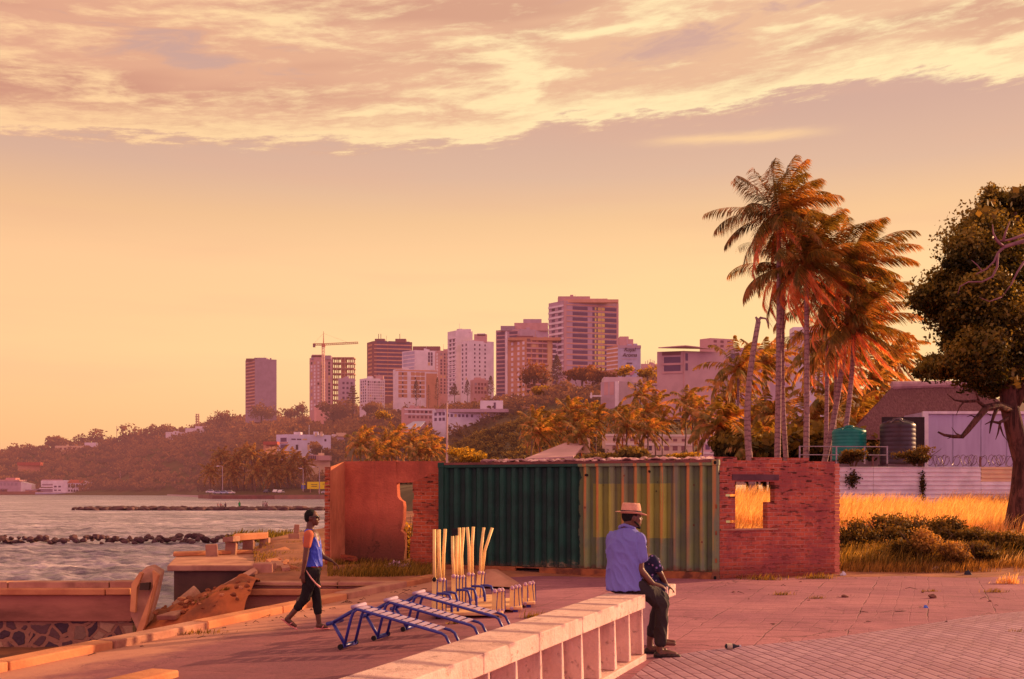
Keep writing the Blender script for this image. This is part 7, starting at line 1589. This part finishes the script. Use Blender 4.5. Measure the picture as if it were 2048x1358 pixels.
# pink tower behind the white one
b = Building('pink_tower', 'narrow pink tower pressed against the left of the white tower', 574.5, 580, 593, 462.5, 525, 690, 5, 3, B_PINK)
b.wins(b.L, B_WHITE, [.5], fr(b.zy(520), b.zy(465), 13), 2.2, 1.5, 'balcony'); b.wins(b.R, B_GLASS, [.2, .55, .85], fr(b.zy(520), b.zy(465), 13), 1.0, 1.3); b.finish(B_GLASS)
# white tower
b = Building('white_tower', 'tall white apartment tower with a blank shaft and small balconies', 591, 602, 624, 436, 524, 650, 7, 4, B_WHITE)
b.wins(b.L, B_GLASS, [.35, .75], fr(b.zy(520), b.zy(446), 14), 2.0, 1.7, 'balcony'); b.bands(b.L, B_WHITE, fr(b.zy(523), b.zy(443), 14), .7, .1, .98, 'balcony_front', .5); b.top('lift_house', B_WHITE, 603, 622, 434.2, 437); b.finish(B_GLASS)
b = Building('white_tower_wing', 'broad pale wing of the white tower with columns of tiny windows', 608.5, 618, 652, 449.5, 524, 640, 5, 5, B_WHITE)
b.wins(b.L, B_GLASS, [.25, .75], fr(b.zy(519), b.zy(452), 12), 1.1, 1.4); b.wins(b.R, B_GLASS, [.26, .45, .66], fr(b.zy(519), b.zy(452), 12), .8, 1.2); b.finish(B_GLASS); b.top('rooftop_hut', B_PINK, 626, 643, 441, 450); b.top('rooftop_slab', B_WHITE, 630, 641, 440, 441.5)
b = Building('low_pink_flats', 'low faded pink flats at the foot of the white tower wing', 621, 624, 645, 501, 527, 600, 3, 3, B_PINK); b.wins(b.R, B_BROWN, fr(.1, .9, 4), fr(b.zy(520), b.zy(504), 3), 1.2, 1.4); b.top('roof_hut', B_PINK, 628, 635, 498, 502)
# purple tower
b = Building('purple_tower', 'tall mauve tower with dark window bands and a pale vertical fin', 654.8, 687, 724, 434, 526, 640, 6, 7, B_MAUVE)
zs = fr(b.zy(522), b.zy(436), 16); b.wins(b.L, B_PURPLE, [.20, .72], zs, b.L.d.length*.33, 1.7, 'window_band'); b.bands(b.L, B_PINK, [z+1.3 for z in zs], .6, .02, .96, 'floor_band', .1); b.add('fin', B_WHITE, b.L, .40, .48, b.z0, b.z1+.3, .6, 1)
b.top('penthouse', B_PINK, 679, 723.5, 426, 434.5, 4); b.top('penthouse', B_MAUVE, 691, 715, 421, 427, 6); b.top('penthouse', B_LILAC, 661, 680, 430, 434.5, 2)
# orange flats in front
b = Building('orange_flats', 'weathered orange flats with stacked balconies and one blank cream strip', 670.5, 694, 740, 446, 530, 560, 6, 5, B_ORANGE)
zs = fr(b.zy(524), b.zy(449), 11); b.bands(b.R, B_PINK, zs, .8, .02, .62, 'balcony_front', .5); b.bands(b.R, B_WHITE, zs, .7, .76, .97, 'balcony_front', .5); b.wins(b.R, B_BROWN, [.09, .24, .42, .55], [z+1.5 for z in zs], 2.0, 1.6); b.wins(b.R, B_PURPLE, [.86], [z+1.4 for z in zs], 3.2, 1.6, 'window_band'); b.wins(b.L, B_WHITE, [.25, .6, .88], zs, 1.3, 1.5, 'balcony'); b.finish(B_BROWN)
b.add('blank_strip', B_BEIGE, b.R, .62, .74, b.z0, b.z1, .6, 1); b.top('roof_trellis', B_BROWN, 682, 704, 443, 446.5, 3); b.top('parapet', B_ORANGE, 671, 740, 445.2, 447, .6, 4)
# tallest tower
b = Building('tallest_tower', 'tallest purple glass tower with orange floor lines and a column of lit windows', 724.4, 745, 816.2, 396.5, 512, 560, 9, 8, B_MAUVE)
zs = [b.zy(405.5+7.26*k) for k in range(13)]
b.wins(b.R, B_PURPLE, [.29, .86], [z-0.1 for z in zs], b.R.d.length*.0+8.2, 1.75, 'window_band', .1); b.bands(b.R, B_SLAB, [z+1.45 for z in zs], .5, .0, 1.0)
b.rest = None; b.cnt = 0
b.wins(b.R, B_PURPLE, [.57], zs, 3.2, 1.75, 'window_band', .09)
for z in zs:
    for a, w in ((.575, .9), (.645, 1.75), (.715, 1.75)): b.add('lit_window', B_LIT, b.R, a-w/2/b.R.d.length, a+w/2/b.R.d.length, z-.8, z+.75, .16, .2)
b.bands(b.L, B_WHITE, [z+1.0 for z in zs], 1.0, .0, .96, 'balcony_front', .4); b.wins(b.L, B_PURPLE, [.3, .72], [z-.3 for z in zs], 2.4, 1.3, 'window', .1); b.add('corner_strip', B_PINK, b.R, -.005, .04, b.z0, b.z1, .25, .6); b.add('corner_strip', B_PINK, b.R, .965, 1.003, b.z0, b.z1, .25, .6)
b.top('penthouse', B_PINK, 737, 779, 391, 397, 3); b.top('penthouse', B_PINK, 779, 802, 394, 397, 3); b.top('roof_box', B_PINK, 753, 757, 389, 392, 4); b.top('parapet', B_SLAB, 745, 816.5, 395, 397, .5, 3)
# painted sign wall building
b = Building('apartment_block', 'orange flats whose end wall carries the painted perfume advertisement', 801, 815.9, 845.8, 456.5, 500, 500, 6, .6, B_GREYBLUE)
zs = fr(b.zy(492), b.zy(460), 6); b.add('side_front', B_ORANGE, b.L, 0, .98, b.z0, b.z1+.2, .12, .2); b.wins(b.L, B_BROWN, [.2, .8], zs, 1.6, 1.3); b.bands(b.L, B_WHITE, [z+1.2 for z in zs], .6); b.top('penthouse', B_PINK, 818, 836, 447.5, 457, 3); b.top('penthouse', B_PINK, 818, 830, 444, 448, 4)
b.top('parapet', B_MAUVE, 815.5, 846.2, 455.6, 457, -.1, 3)
def text(s, size, loc, m, parent, shear=0.0, name='lettering', align='CENTER', rot=0.0):
    cu = bpy.data.curves.new(name, 'FONT'); cu.body = s; cu.size = size; cu.align_x = align; cu.align_y = 'CENTER'; cu.extrude = .03; cu.shear = shear; cu.offset = size*.018
    o = bpy.data.objects.new(name, cu); me = bpy.data.meshes.new_from_object(o); bpy.data.objects.remove(o); q = link(name, me, m, parent); q.location = Vector(loc)-parent_world(parent); q.rotation_euler = (R(90), 0, rot); return q
ink = bm('sign ink', (.10, .035, .06))
sx = lambda px, py: at(px, py, 499.6)
text('Royal', 2.35, sx(831.3, 461.4), ink, b.root, .22); text('Aroma', 2.35, sx(831.3, 468.4), ink, b.root, .22)
text('Parfum', 1.2, sx(831, 479.2), ink, b.root) if False else None
mb = MB(); mb.box(sx(831, 473.4), (7.2, .1, .16)); mb.build('rule', B_PINK, b.root)
mb = MB(); mb.box(sx(831, 479.2), (2.6, .1, .5)); mb.build('small_print', ink, b.root)
mb = MB(); mb.ell(sx(833.5, 489), (1.6, .12, 2.0)); mb.build('painted_bottle', bm('bottle pink', (.62, .22, .30)), b.root); mb = MB(); mb.ell(sx(826, 490), (1.3, .12, 1.3)); mb.build('painted_bottle', bm('bottle blue', (.30, .26, .50)), b.root)
b = Building('distant_flats', 'faint distant flats with rooftop aerials right of the sign wall', 846, 847, 868, 480, 500, 900, 2, 3, B_PINK); b.wins(b.R, B_ORANGE, fr(.1, .9, 5), fr(b.zy(495), b.zy(483), 2), 1.6, 2.0)
mb = MB()
for px in (852, 855, 859, 862, 864): mb.tube([at(px, 481, 903), at(px, 474+abs(px-859)*.4, 903)], .25, 4)
mb.build('aerials', B_PINK, b.root)
# long purple hillside building
b = Building('hillside_villa', 'long pale mauve villa with a projecting corner balcony below the sign wall', 793, 817, 905, 503, 532, 330, 3, 12, bm('mauve villa', (.54, .36, .42), haze=.8))
b.wins(b.L, B_PINK, [.3, .62], [b.zy(512)], 1.3, 4.0); b.add('corner_pier', B_WHITE, b.L, .8, 1.0, b.z0, b.z1, .15, .3); b.wins(b.R, B_PURPLE, [.24], [b.zy(513)], .5, 3.6); b.wins(b.R, B_PURPLE, [.56, .70, .78, .90], [b.zy(514)], 1.5, 1.6); b.bands(b.R, B_BROWN, [b.zy(505.5)], .25, .28, 1.0)
b.top('roof_slab', bm('roof slab', (.66, .46, .50), haze=.8), 797, 848, 497.5, 503.5, 4, 8); mb = MB(); mb.box(at(786.5, 523, 329), (3.4, 3, .5)); mb.build('balcony', B_WHITE, b.root); mb = MB(); mb.box(at(780.5, 522, 328), (.4, 2, 1.7)); mb.build('balcony_rail', B_WHITE, b.root)
# modern pink building with canopy
b = Building('modern_block', 'modern pink block with blank wall and curved roof canopy', 867.4, 902, 957, 463, 525, 300, 2, 3, bm('pink wall', (.58, .35, .36), haze=.8))
b.wins(b.L, B_PURPLE, [.58], [b.zy(475), b.zy(486)], 4.6, 1.9, 'balcony'); b.bands(b.L, B_PINK, [b.zy(480), b.zy(491)], .6, .2, .98, 'balcony_front', .25); b.wins(b.L, B_BROWN, [.55], [b.zy(466)], 5.2, 1.0, 'window_band'); b.wins(b.R, B_PURPLE, [.08], [b.zy(471), b.zy(484)], .7, 2.0); b.add('fin', B_PINK, b.R, .0, .02, b.z0, b.z1, .3, .5)
mb = MB(); mb.slab([at(869, 459.5, 297), at(905, 456.8, 296), at(945, 461, 298), at(945, 461, 306), at(900, 457, 308), at(869, 459.5, 306)], (0, 0, .25)); mb.build('canopy', B_PINK, b.root)
b = Building('modern_wing', 'long mauve wing stretching right from the pink block behind the palms', 950, 957, 1062, 460, 530, 310, 2, 5, B_MAUVE); b.bands(b.R, B_PINK, [b.zy(460), b.zy(478)], .7); b.wins(b.R, B_PURPLE, [.12, .3, .5, .7, .9], [b.zy(470), b.zy(486)], 2.4, 1.5)
b = Building('roof_block', 'pink stair block rising behind the pink building', 923.7, 938, 968, 446, 470, 360, 3, 3, B_PINK); b.wins(b.R, B_BROWN, [.2, .5, .8], [b.zy(450), b.zy(456)], 1.2, .8)
b = Building('white_office', 'white office with small orange windows seen between the palm trunks', 1042, 1050, 1087, 433, 520, 240, 3, 3, bm('pale office', (.60, .48, .58), haze=.8)); b.wins(b.R, B_ORANGE, [.3, .7], [b.zy(q) for q in (446, 456, 466, 477)], 1.2, .9); b.bands(b.R, B_BROWN, [b.zy(q) for q in (440, 461)], .8); b.top('roof_edge', B_WHITE, 1047, 1088, 431.5, 433.5, -.3, 3)
b = Building('pink_flats', 'pink and white flats low between the palms', 921, 926, 966, 526, 612, 205, 1, 2, bm('pink flats', (.66, .36, .40), haze=.7)); zs = [b.zy(q) for q in (534, 548, 562, 576, 590)]; b.bands(b.R, bm('white flats trim', (.74, .56, .60), haze=.7), [z-1.1 for z in zs], .5); b.wins(b.R, B_PURPLE, [.2, .5, .8], zs, .9, .9)
b = Building('yellow_house', 'low pale house with dark windows behind the palm row', 795, 799, 915, 573, 612, 240, 2, 3, bm('pale house', (.66, .44, .34), haze=.7)); b.bands(b.R, bm('house trim', (.74, .56, .48), haze=.7), [b.zy(574), b.zy(586)], .5); b.wins(b.R, B_BROWN, fr(.06, .94, 9), [b.zy(591)], 1.1, 1.0); b.wins(b.R, B_BROWN, fr(.06, .94, 9), [b.zy(580)], .9, .6)
rt = empty('pink_roofed_shed', 'long shed with sloping pink roof just above the container', 'shed', at(733, 612, 140)); mb = MB(); mb.slab([at(693, 607, 138), at(757, 604, 138), at(772, 587, 150), at(746, 586, 150)], (0, 0, .2)); mb.build('roof', bm('pink sheet roof', (.60, .34, .34), haze=.6), rt); mb = MB(); x0, x1 = px_x(701, 144), px_x(765, 144); mb.box(((x0+x1)/2, 148, 4.0), (x1-x0, 6, 4)); mb.build('wall', B_PINK, rt); mb = MB(); mb.box(at(771, 588, 150), (1.6, 1.2, 2.0)); mb.build('roof_hut', B_CREAM, rt)
# long white building on the slope
b = Building('long_white_building', 'long low white building on the ridge above the open slope', 571, 588, 671, 541, 562, 450, 3, 9, bm('white long', (.72, .62, .72), haze=.8))
b.wins(b.L, B_PURPLE, [.25, .6, .88], [b.zy(546), b.zy(553)], 1.2, 1.3); b.wins(b.R, B_PURPLE, [.04, .10, .16, .22, .28, .34, .42], [b.zy(548)], 1.0, 1.2); b.bands(b.R, B_GREYBLUE, [b.zy(542)], .5); b.top('roof_box', bm('white box', (.78, .66, .72), haze=.8), 634, 664, 528.5, 542, 4); b.top('roof_edge', B_MAUVE, 576, 672, 539.5, 541.3, .2, 5); b.top('window_slot', B_PURPLE, 652, 654.5, 531, 541, 3.8, .3)
b = Building('salmon_house', 'salmon coloured flat house on the slope left of the long white building', 530, 534, 575, 538, 556, 480, 3, 4, B_PINK); b.bands(b.R, B_WHITE, [b.zy(540), b.zy(546)], .5); b.wins(b.R, B_BROWN, fr(.1, .9, 6), [b.zy(543), b.zy(550)], 1.2, 1.1)
rt = empty('blue_roofed_house', 'small house with pale blue pitched roof on the slope', 'house', at(545, 568, 430)); mb = MB(); mb.slab([at(531, 566, 430), at(553, 566, 430), at(562, 556.5, 438), at(546, 557, 438)], (0, 0, .3)); mb.build('roof', bm('pale blue roof', (.48, .44, .60), haze=.8), rt); mb = MB(); mb.box(at(542, 568, 434), (5.5, 4, 3)); mb.build('wall', B_WHITE, rt)
# white house on the hill
b = Building('white_hill_house', 'stepped white house on the hill below the crane', 365, 381, 437, 573, 601, 540, 4, 8, bm('white hill', (.66, .58, .72), haze=.8))
b.wins(b.L, B_PURPLE, [.6], [b.zy(580), b.zy(589)], 4.0, 2.0, 'balcony'); b.bands(b.L, B_PINK, [b.zy(584)], .8, .1, .95, 'balcony_front', .5); b.wins(b.R, B_DARK, [.20, .47], [b.zy(590)], 1.2, 2.6); b.wins(b.R, B_DARK, [.87], [b.zy(580)], 1.0, 1.2); b.wins(b.R, B_PURPLE, [.12, .25, .38], [b.zy(579.5)], 2.2, .7); b.top('roof_box', B_WHITE, 388, 397, 570, 574, 2); b.top('roof_dish', B_CREAM, 416, 418, 570.5, 573.5, 3, 1); b.top('roof_dish', B_CREAM, 423, 426, 569.5, 573.5, 3, 1)
b = Building('orange_hill_house', 'small orange house left of the stepped white house', 348, 351, 366, 584, 606, 520, 3, 4, B_ORANGE); b.wins(b.R, B_BEIGE, fr(.2, .8, 2), [b.zy(590)], 1.2, 1.2); b.top('roof', B_RED, 347.5, 366, 582.5, 584.5, -.5, 6)
b = Building('shop_row', 'low shops with pink roof above the yellow billboard', 400, 404, 436, 602, 617, 480, 2, 3, B_CREAM); b.top('roof', B_PINK, 419, 436, 601, 605, -.6, 4); b.top('sign_board', B_PINK, 405, 419, 600, 605.5, -1, .4)
for i in range(5): b.top('letter', B_PURPLE, 406.2+i*2.4, 407.8+i*2.4, 601.2, 604.2, -1.2, .1)
b.top('left_block', B_WHITE, 391, 404.5, 606, 616, -.8, 4); b.top('front_window', B_RED, 396, 401.5, 608, 611, -1.0, .1)
b = Building('crest_house', 'pale house with white eaves on the bush right of the crane house', 438, 440, 456, 573, 582, 600, 2, 3, B_WHITE); b.top('roof', B_CREAM, 444, 457, 571, 574, -.5, 4)
# houses on the far left hill
b = Building('crest_villa', 'flat white villa stepping along the crest under the lattice mast', 219, 222, 274, 570, 582, 1080, 4, 14, B_WHITE); b.wins(b.R, B_LILAC, fr(.05, .95, 9), [b.zy(575)], 1.8, 2.0); b.top('upper_storey', B_WHITE, 245, 274, 565, 571, 5); b.top('upper_storey', B_WHITE, 258, 273, 562.5, 566, 7); b.wins(b.R, B_BROWN, [.3], [b.zy(579)], 8, 2)
b = Building('pale_hill_house', 'long pale house half hidden by trees on the left hill', 73, 75, 127, 588, 597, 1100, 4, 8, B_CREAM); b.wins(b.R, B_BROWN, fr(.05, .95, 8), [b.zy(592)], 2.2, 2.0); b.top('upper_storey', B_WHITE, 112, 127, 584, 589, 5)
b = Building('red_hill_house', 'long reddish roof low on the left hill', 24, 26, 53, 612, 619, 1000, 4, 4, B_ORANGE); b.top('roof', B_RED, 23, 54, 610, 613, -.5, 5)
Y = 1100; ms = empty('lattice_mast', 'slender lattice mast on the crest villa', 'mast', at(261, 566, Y)); mb = MB(); lattice(mb, at(261, 566, Y), at(261, 546, Y), 2.4, 8, .28); mb.build('mast', B_STEEL, ms)
for k in range(5):
    mb = MB(); mb.box(at(261, 550+k*3, Y), (4.6-.2*k, 1.2, .5)); mb.build('cross_bar', B_STEEL, ms)
mb = MB(); mb.tube([at(154.6, 580, 1120), at(154.6, 562, 1120)], .28, 4); tag(mb.build('radio_mast', B_STEEL), 'thin radio mast on the crest left of the villa', 'mast')
# lone lamp pole on the slope
mb = MB(); mb.tube([at(590.3, 615, 150), at(590.3, 530, 150)], [.17, .10], 8); rt = empty('lamp_post', 'tall pale lamp pole rising above the left end of the container', 'lamp post', at(590.3, 615, 150)); mb.build('pole', bm('pale pole', (.62, .38, .32), haze=.6), rt); mb = MB(); mb.tube([at(589.8, 530.5, 150), at(592.8, 530, 150)], .09, 6); mb.build('bracket', B_STEEL, rt)
mb = MB(); mb.tube([at(700, 555, 330), at(700, 538, 330)], .14, 6); rt = empty('street_lamp', 'thin street lamp on the ridge of the open slope', 'lamp post', at(700, 555, 330)); mb.build('pole', B_STEEL, rt); mb = MB(); mb.tube([at(700, 538, 330), at(690, 537, 330)], .10, 5); mb.build('arm', B_STEEL, rt)

# ------------------------------------------------------------------ the shore road and the quay
def shore_lamp(label, px, pyb, pyt, Y, arm):
    rt = empty('street_lamp', label, 'street lamp', at(px, pyb, Y)); m = bm('lamp grey', (.50, .36, .38), haze=.6); mb = MB(); mb.tube([at(px, pyb, Y), at(px, pyt+1.5, Y), at(px+arm*.15, pyt, Y)], [.22, .14, .12], 6); mb.build('pole', m, rt)
    mb = MB(); mb.tube([at(px+arm*.15, pyt, Y), at(px+arm, pyt-.2, Y)], .10, 5); mb.build('arm', m, rt); mb = MB(); mb.box(at(px+arm, pyt, Y), (1.1, .4, .3)); mb.build('lamp_head', B_WHITE, rt)
shore_lamp('tall street lamp at the left of the shore palms', 294, 652, 615, 452, -6); shore_lamp('street lamp in front of the yellow billboard', 422, 652, 616, 446, -8); shore_lamp('street lamp left of the yellow billboard', 400.5, 648, 618, 450, -3)
rt = empty('billboard', 'wide yellow billboard beside the shore road', 'billboard', at(420, 648, 450)); mb = MB(); a, c = at(406, 645.2, 450), at(436, 635.8, 450); mb.box(((a.x+c.x)/2, 450, (a.z+c.z)/2), (c.x-a.x, .5, c.z-a.z)); mb.build('panel', mat('billboard yellow', (.85, .66, .03), (.82, .60, .03), haze=.45), rt)
for px in (410, 421, 432):
    mb = MB(); mb.tube([at(px, 650, 450.5), at(px, 644, 450.5)], .2, 6); mb.build('post', B_STEEL, rt)
for px, py, w in ((415, 639.4, 2.6), (415, 641.8, 2.4), (429.5, 638.7, 2.0)):
    mb = MB(); mb.box(at(px, py, 449.7), (w, .06, .28)); mb.build('text_line', bm('billboard ink', (.30, .20, .06), haze=.4), rt)
mb = MB(); mb.box(at(431, 643.2, 449.7), (1.5, .06, .8)); mb.build('small_block', B_PURPLE, rt)
rt = empty('road_sign', 'small blue and yellow sign left of the billboard', 'sign', at(400, 648, 451)); mb = MB(); mb.box(at(400.6, 642.5, 451.4), (1.6, .2, 1.6)); mb.build('panel', bm('sign blue', (.10, .14, .5), haze=.5), rt); mb = MB(); mb.box(at(401, 639, 451.4), (1.3, .2, .8)); mb.build('panel', bm('sign yellow', (.8, .6, .05), haze=.5), rt); mb = MB(); mb.tube([at(400.6, 649, 451.6), at(400.6, 638, 451.6)], .09, 5); mb.build('post', B_STEEL, rt)
# sea wall and road across the bay
mb = MB(); x0, x1 = px_x(277, 440), px_x(470, 430); mb.prism([(px_x(281, 440), 440), (px_x(366, 436), 436), (px_x(470, 430), 430), (px_x(480, 470), 470), (px_x(262, 475), 475)], -2.0, .25); o = mb.build('shore_road', mat('shore road', (.30, .14, .11), (.20, .09, .08), .2, .9, haze=.7)); struct(o)
mb = MB(); mb.slab([at(281, 654.6, 439), at(362, 654.2, 435), at(362, 658.8, 435), at(281, 658.5, 439)], (0, .8, 0)); tag(mb.build('shore_wall', mat('shore wall', (.26, .09, .075), (.18, .07, .06), .3, .9, haze=.6)), 'long dark red sea wall below the shore road across the bay', 'sea wall', kind='structure')
mb = MB(); mb.slab([at(362.5, 653.5, 434), at(470, 652.5, 429), at(470, 658.5, 428), at(362.5, 658.5, 433)], (0, .8, 0)); tag(mb.build('shore_wall', mat('shore slope', (.30, .12, .10), (.22, .10, .09), .3, .9, haze=.6)), 'sloping paved shore right of the dark red sea wall', 'sea wall', kind='structure')
mb = MB(); mb.slab([at(221, 652.3, 620), at(282, 654.4, 442), at(282, 657.5, 440), at(221, 653.6, 616)], (0, 2, 0)); tag(mb.build('boat_ramp', bm('ramp', (.45, .30, .32))), 'pale low ramp curving along the water from the quay', 'ramp', kind='structure')
# parked cars by the shore
def make_car(label, c, px, py, Y, rz, body=None):
    p = at(px, py, Y); root = empty('parked_car', label, 'car', p, rz, 'cars parked by the shore road'); prof = [(-2.1, .35), (-2.12, .75), (-1.95, .95), (-1.5, 1.0), (-.95, 1.46), (.55, 1.48), (1.2, 1.0), (1.95, .88), (2.12, .7), (2.1, .35)]
    mb = MB(); mb.slab([(x, -.82, z) for x, z in prof], (0, 1.64, 0)); mb.build('body', mat('car paint', c, c, rough=.3, haze=.5), root, world=False, bevel=.06)
    gl = [(-1.42, 1.02), (-.93, 1.40), (.50, 1.42), (1.08, 1.02)]
    mb = MB(); mb.slab([(x, -.84, z) for x, z in gl], (0, 1.68, 0)); mb.build('window', mat('car glass', (.05, .04, .06), rough=.15, haze=.5), root, world=False)
    for x in (-1.3, 1.3):
        for y in (-.84, .70):
            mb = MB(); mb.tube([(x, y, .33), (x, y+.16, .33)], .33, 14); o = mb.build('wheel', mat('tyre', (.02, .015, .015), haze=.5), root, world=False); mb = MB(); mb.tube([(x, y-.01, .33), (x, y+.17, .33)], .17, 10); mb.build('rim', mat('rim', (.45, .4, .42), haze=.5), o, world=False)
    for y in (-.6, .6):
        mb = MB(); mb.box((2.10, y, .68), (.06, .34, .14)); mb.build('headlight', mat('headlight', (.8, .7, .6), rough=.2, haze=.5), root, world=False)
for i, (lab, c, px, py, rz) in enumerate((('white car, first of the row left of the shore palms', (.7, .6, .62), 279, 651, .2), ('silver car half behind the tall street lamp', (.45, .42, .5), 288, 652, .1), ('pale blue car right of the tall street lamp', (.4, .45, .6), 296, 652, -.1), ('white car at the right end of the left row', (.72, .62, .6), 304, 652, 0),
        ('dark car left of the palm trunks group', (.10, .08, .12), 353, 650.6, 1.4), ('white car in the middle of three under the palms', (.72, .64, .66), 364.5, 650.6, 1.5), ('white car at the right of three under the palms', (.7, .6, .62), 371.5, 651, 1.4), ('pale car beside the ruin edge on the shore road', (.6, .5, .52), 431, 651.6, .1))): make_car(lab, c, px, py, 444, rz)
# quay with the yacht club
QY = 900
def qb(px0, px1, py0, py1, d=0, th=10): Y = QY+d; return ((px_x(px0, Y)+px_x(px1, Y))/2, Y+th/2, (zpy(py0, Y)+zpy(py1, Y))/2), (px_x(px1, Y)-px_x(px0, Y), th, zpy(py0, Y)-zpy(py1, Y))
def qbox(nm, m, parent, *a, **k): mb = MB(); mb.box(*qb(*a, **k)); return mb.build(nm, m, parent)
q = empty('quay', 'low pale stone quay along the far water', 'quay', at(135, 653, QY)); q['kind'] = 'structure'
qbox('quay_wall', B_GREYBLUE, q, 47, 221, 650, 653.6, d=-12, th=30); qbox('quay_edge', B_WHITE, q, 47, 221, 649.4, 650.2, d=-12.5, th=2); qbox('dark_base', B_BROWN, q, 48, 222, 652.6, 653.8, d=-12.6, th=1)
qbox('earth_bank', bm('red bank', (.34, .15, .11)), q, -60, 49, 648.5, 653.8, d=-10, th=40)
yc = empty('yacht_club', 'white two storey club house with arched gallery and red roof on the quay', 'building', at(90, 650, QY))
qbox('wall', B_WHITE, yc, 70, 118, 637, 650, th=14); qbox('tower', B_WHITE, yc, 84, 89.5, 633.5, 650, d=-.6, th=8); qbox('tower', B_WHITE, yc, 111, 118.3, 634.5, 650, d=-.6, th=8)
mb = MB(); P = lambda px, py, d: at(px, py, QY+d); mb.slab([P(89, 637.2, -1), P(111.5, 637.2, -1), P(109, 633, 6), P(92, 633, 6)], (0, 4, 0)); mb.build('roof', B_RED, yc)
for i in range(6):
    px = 91.6+i*3.5; qbox('arch', B_DARK, yc, px-1.15, px+1.15, 639.8, 643.2, d=-.2, th=.6); mb = MB(); mb.tube([P(px, 639.8, -.2), P(px, 639.8, .3)], 1.15/F*QY, 12); mb.build('arch_head', B_DARK, yc); qbox('window', B_DARK, yc, px-1.0, px+1.0, 646, 648.6, d=-.2, th=.6)
for px in (114.5,): qbox('window', B_LILAC, yc, px-1.2, px+1.2, 638, 641, d=-.9, th=.6); qbox('window', B_LILAC, yc, px-1.2, px+1.2, 645, 648, d=-.9, th=.6)
for px in (73.5, 79): qbox('window', B_PURPLE, yc, px-1.6, px+1.6, 641, 643, d=-.2, th=.6); qbox('window', B_PURPLE, yc, px-1.6, px+1.6, 646, 647.6, d=-.2, th=.6)
wb = empty('quay_office', 'white flat roofed office left of the club house', 'building', at(63, 650, QY)); qbox('wall', B_WHITE, wb, 54.5, 84, 634, 642.5, d=3, th=10); qbox('window', B_LILAC, wb, 56, 70, 638.5, 640.5, d=2.8, th=.6); qbox('lower_wall', B_LILAC, wb, 48, 71, 645, 650, d=2, th=10); qbox('awning', B_WHITE, wb, 52, 71, 643.8, 645.4, d=.5, th=4); qbox('opening', B_DARK, wb, 48, 54, 646, 649.5, d=1.8, th=.6); qbox('roof_rail', B_PINK, wb, 56, 83, 632.8, 634, d=3.5, th=.6)
wr = empty('boat_warehouse', 'large faded warehouse with pink roof light at the far left shore', 'warehouse', at(20, 652, QY)); 
mb = MB(); mb.slab([P(-14, 652, 0), P(28, 652, 0), P(28, 637, 0), P(21, 633.5, 0), P(-14, 633.5, 0)], (0, 14, 0)); mb.build('wall', B_MAUVE, wr); mb = MB(); mb.slab([P(28, 652, 0), P(42, 652, 6), P(42, 639, 6), P(28, 635.5, 0)], (-1, 10, 0)); mb.build('end_wall', B_WHITE, wr); qbox('roof_light', bm('pink roof', (.72, .30, .30)), wr, 8, 21, 630.5, 634, d=4, th=8); qbox('roof', B_PINK, wr, -14, 26, 633, 635, d=-.5, th=14)
for i in range(7): qbox('bay_window', B_LILAC, wr, -10+i*5, -7+i*5, 637, 640.5, d=-.2, th=.6)
for lab, a, c, t_, m in (('orange hut on the shore left of the club', 34, 48, 646, B_ORANGE), ('white low shed at the far left water edge', 0, 10, 644.5, B_WHITE), ('small white kiosk with grey top in the middle of the quay', 148, 155.5, 644, B_WHITE), ('white boat shed right along the quay', 183, 196, 645, B_WHITE), ('long white shed near the right end of the quay', 206, 222, 644, B_WHITE), ('low white annex right of the club house', 119, 126, 644, B_MAUVE)):
    r_ = empty('quay_hut', lab, 'hut', at((a+c)/2, 651, QY)); qbox('wall', m, r_, a, c, t_+1.2, 651, th=6); qbox('roof', B_LILAC, r_, a-.5, c+.5, t_, t_+1.2, d=-.4, th=7); qbox('opening', B_PURPLE, r_, a+(c-a)*.3, a+(c-a)*.6, t_+2.2, t_+4, d=-.2, th=.6)
qbox('terrace_wall', B_MAUVE, q, 126, 148, 646.5, 650, d=0, th=2); qbox('terrace_wall', B_LILAC, q, 156, 206, 647.5, 650, d=0, th=2)
for lab, px, t_ in (('tallest sailing mast behind the quay', 159, 622), ('thin mast right of the quay huts', 201, 634), ('short mast at the right end of the quay', 214, 637)):
    mb = MB(); mb.tube([at(px, 650, QY+3), at(px, t_, QY+3)], [.35, .18], 5); tag(mb.build('sailing_mast', B_PINK), lab, 'mast')
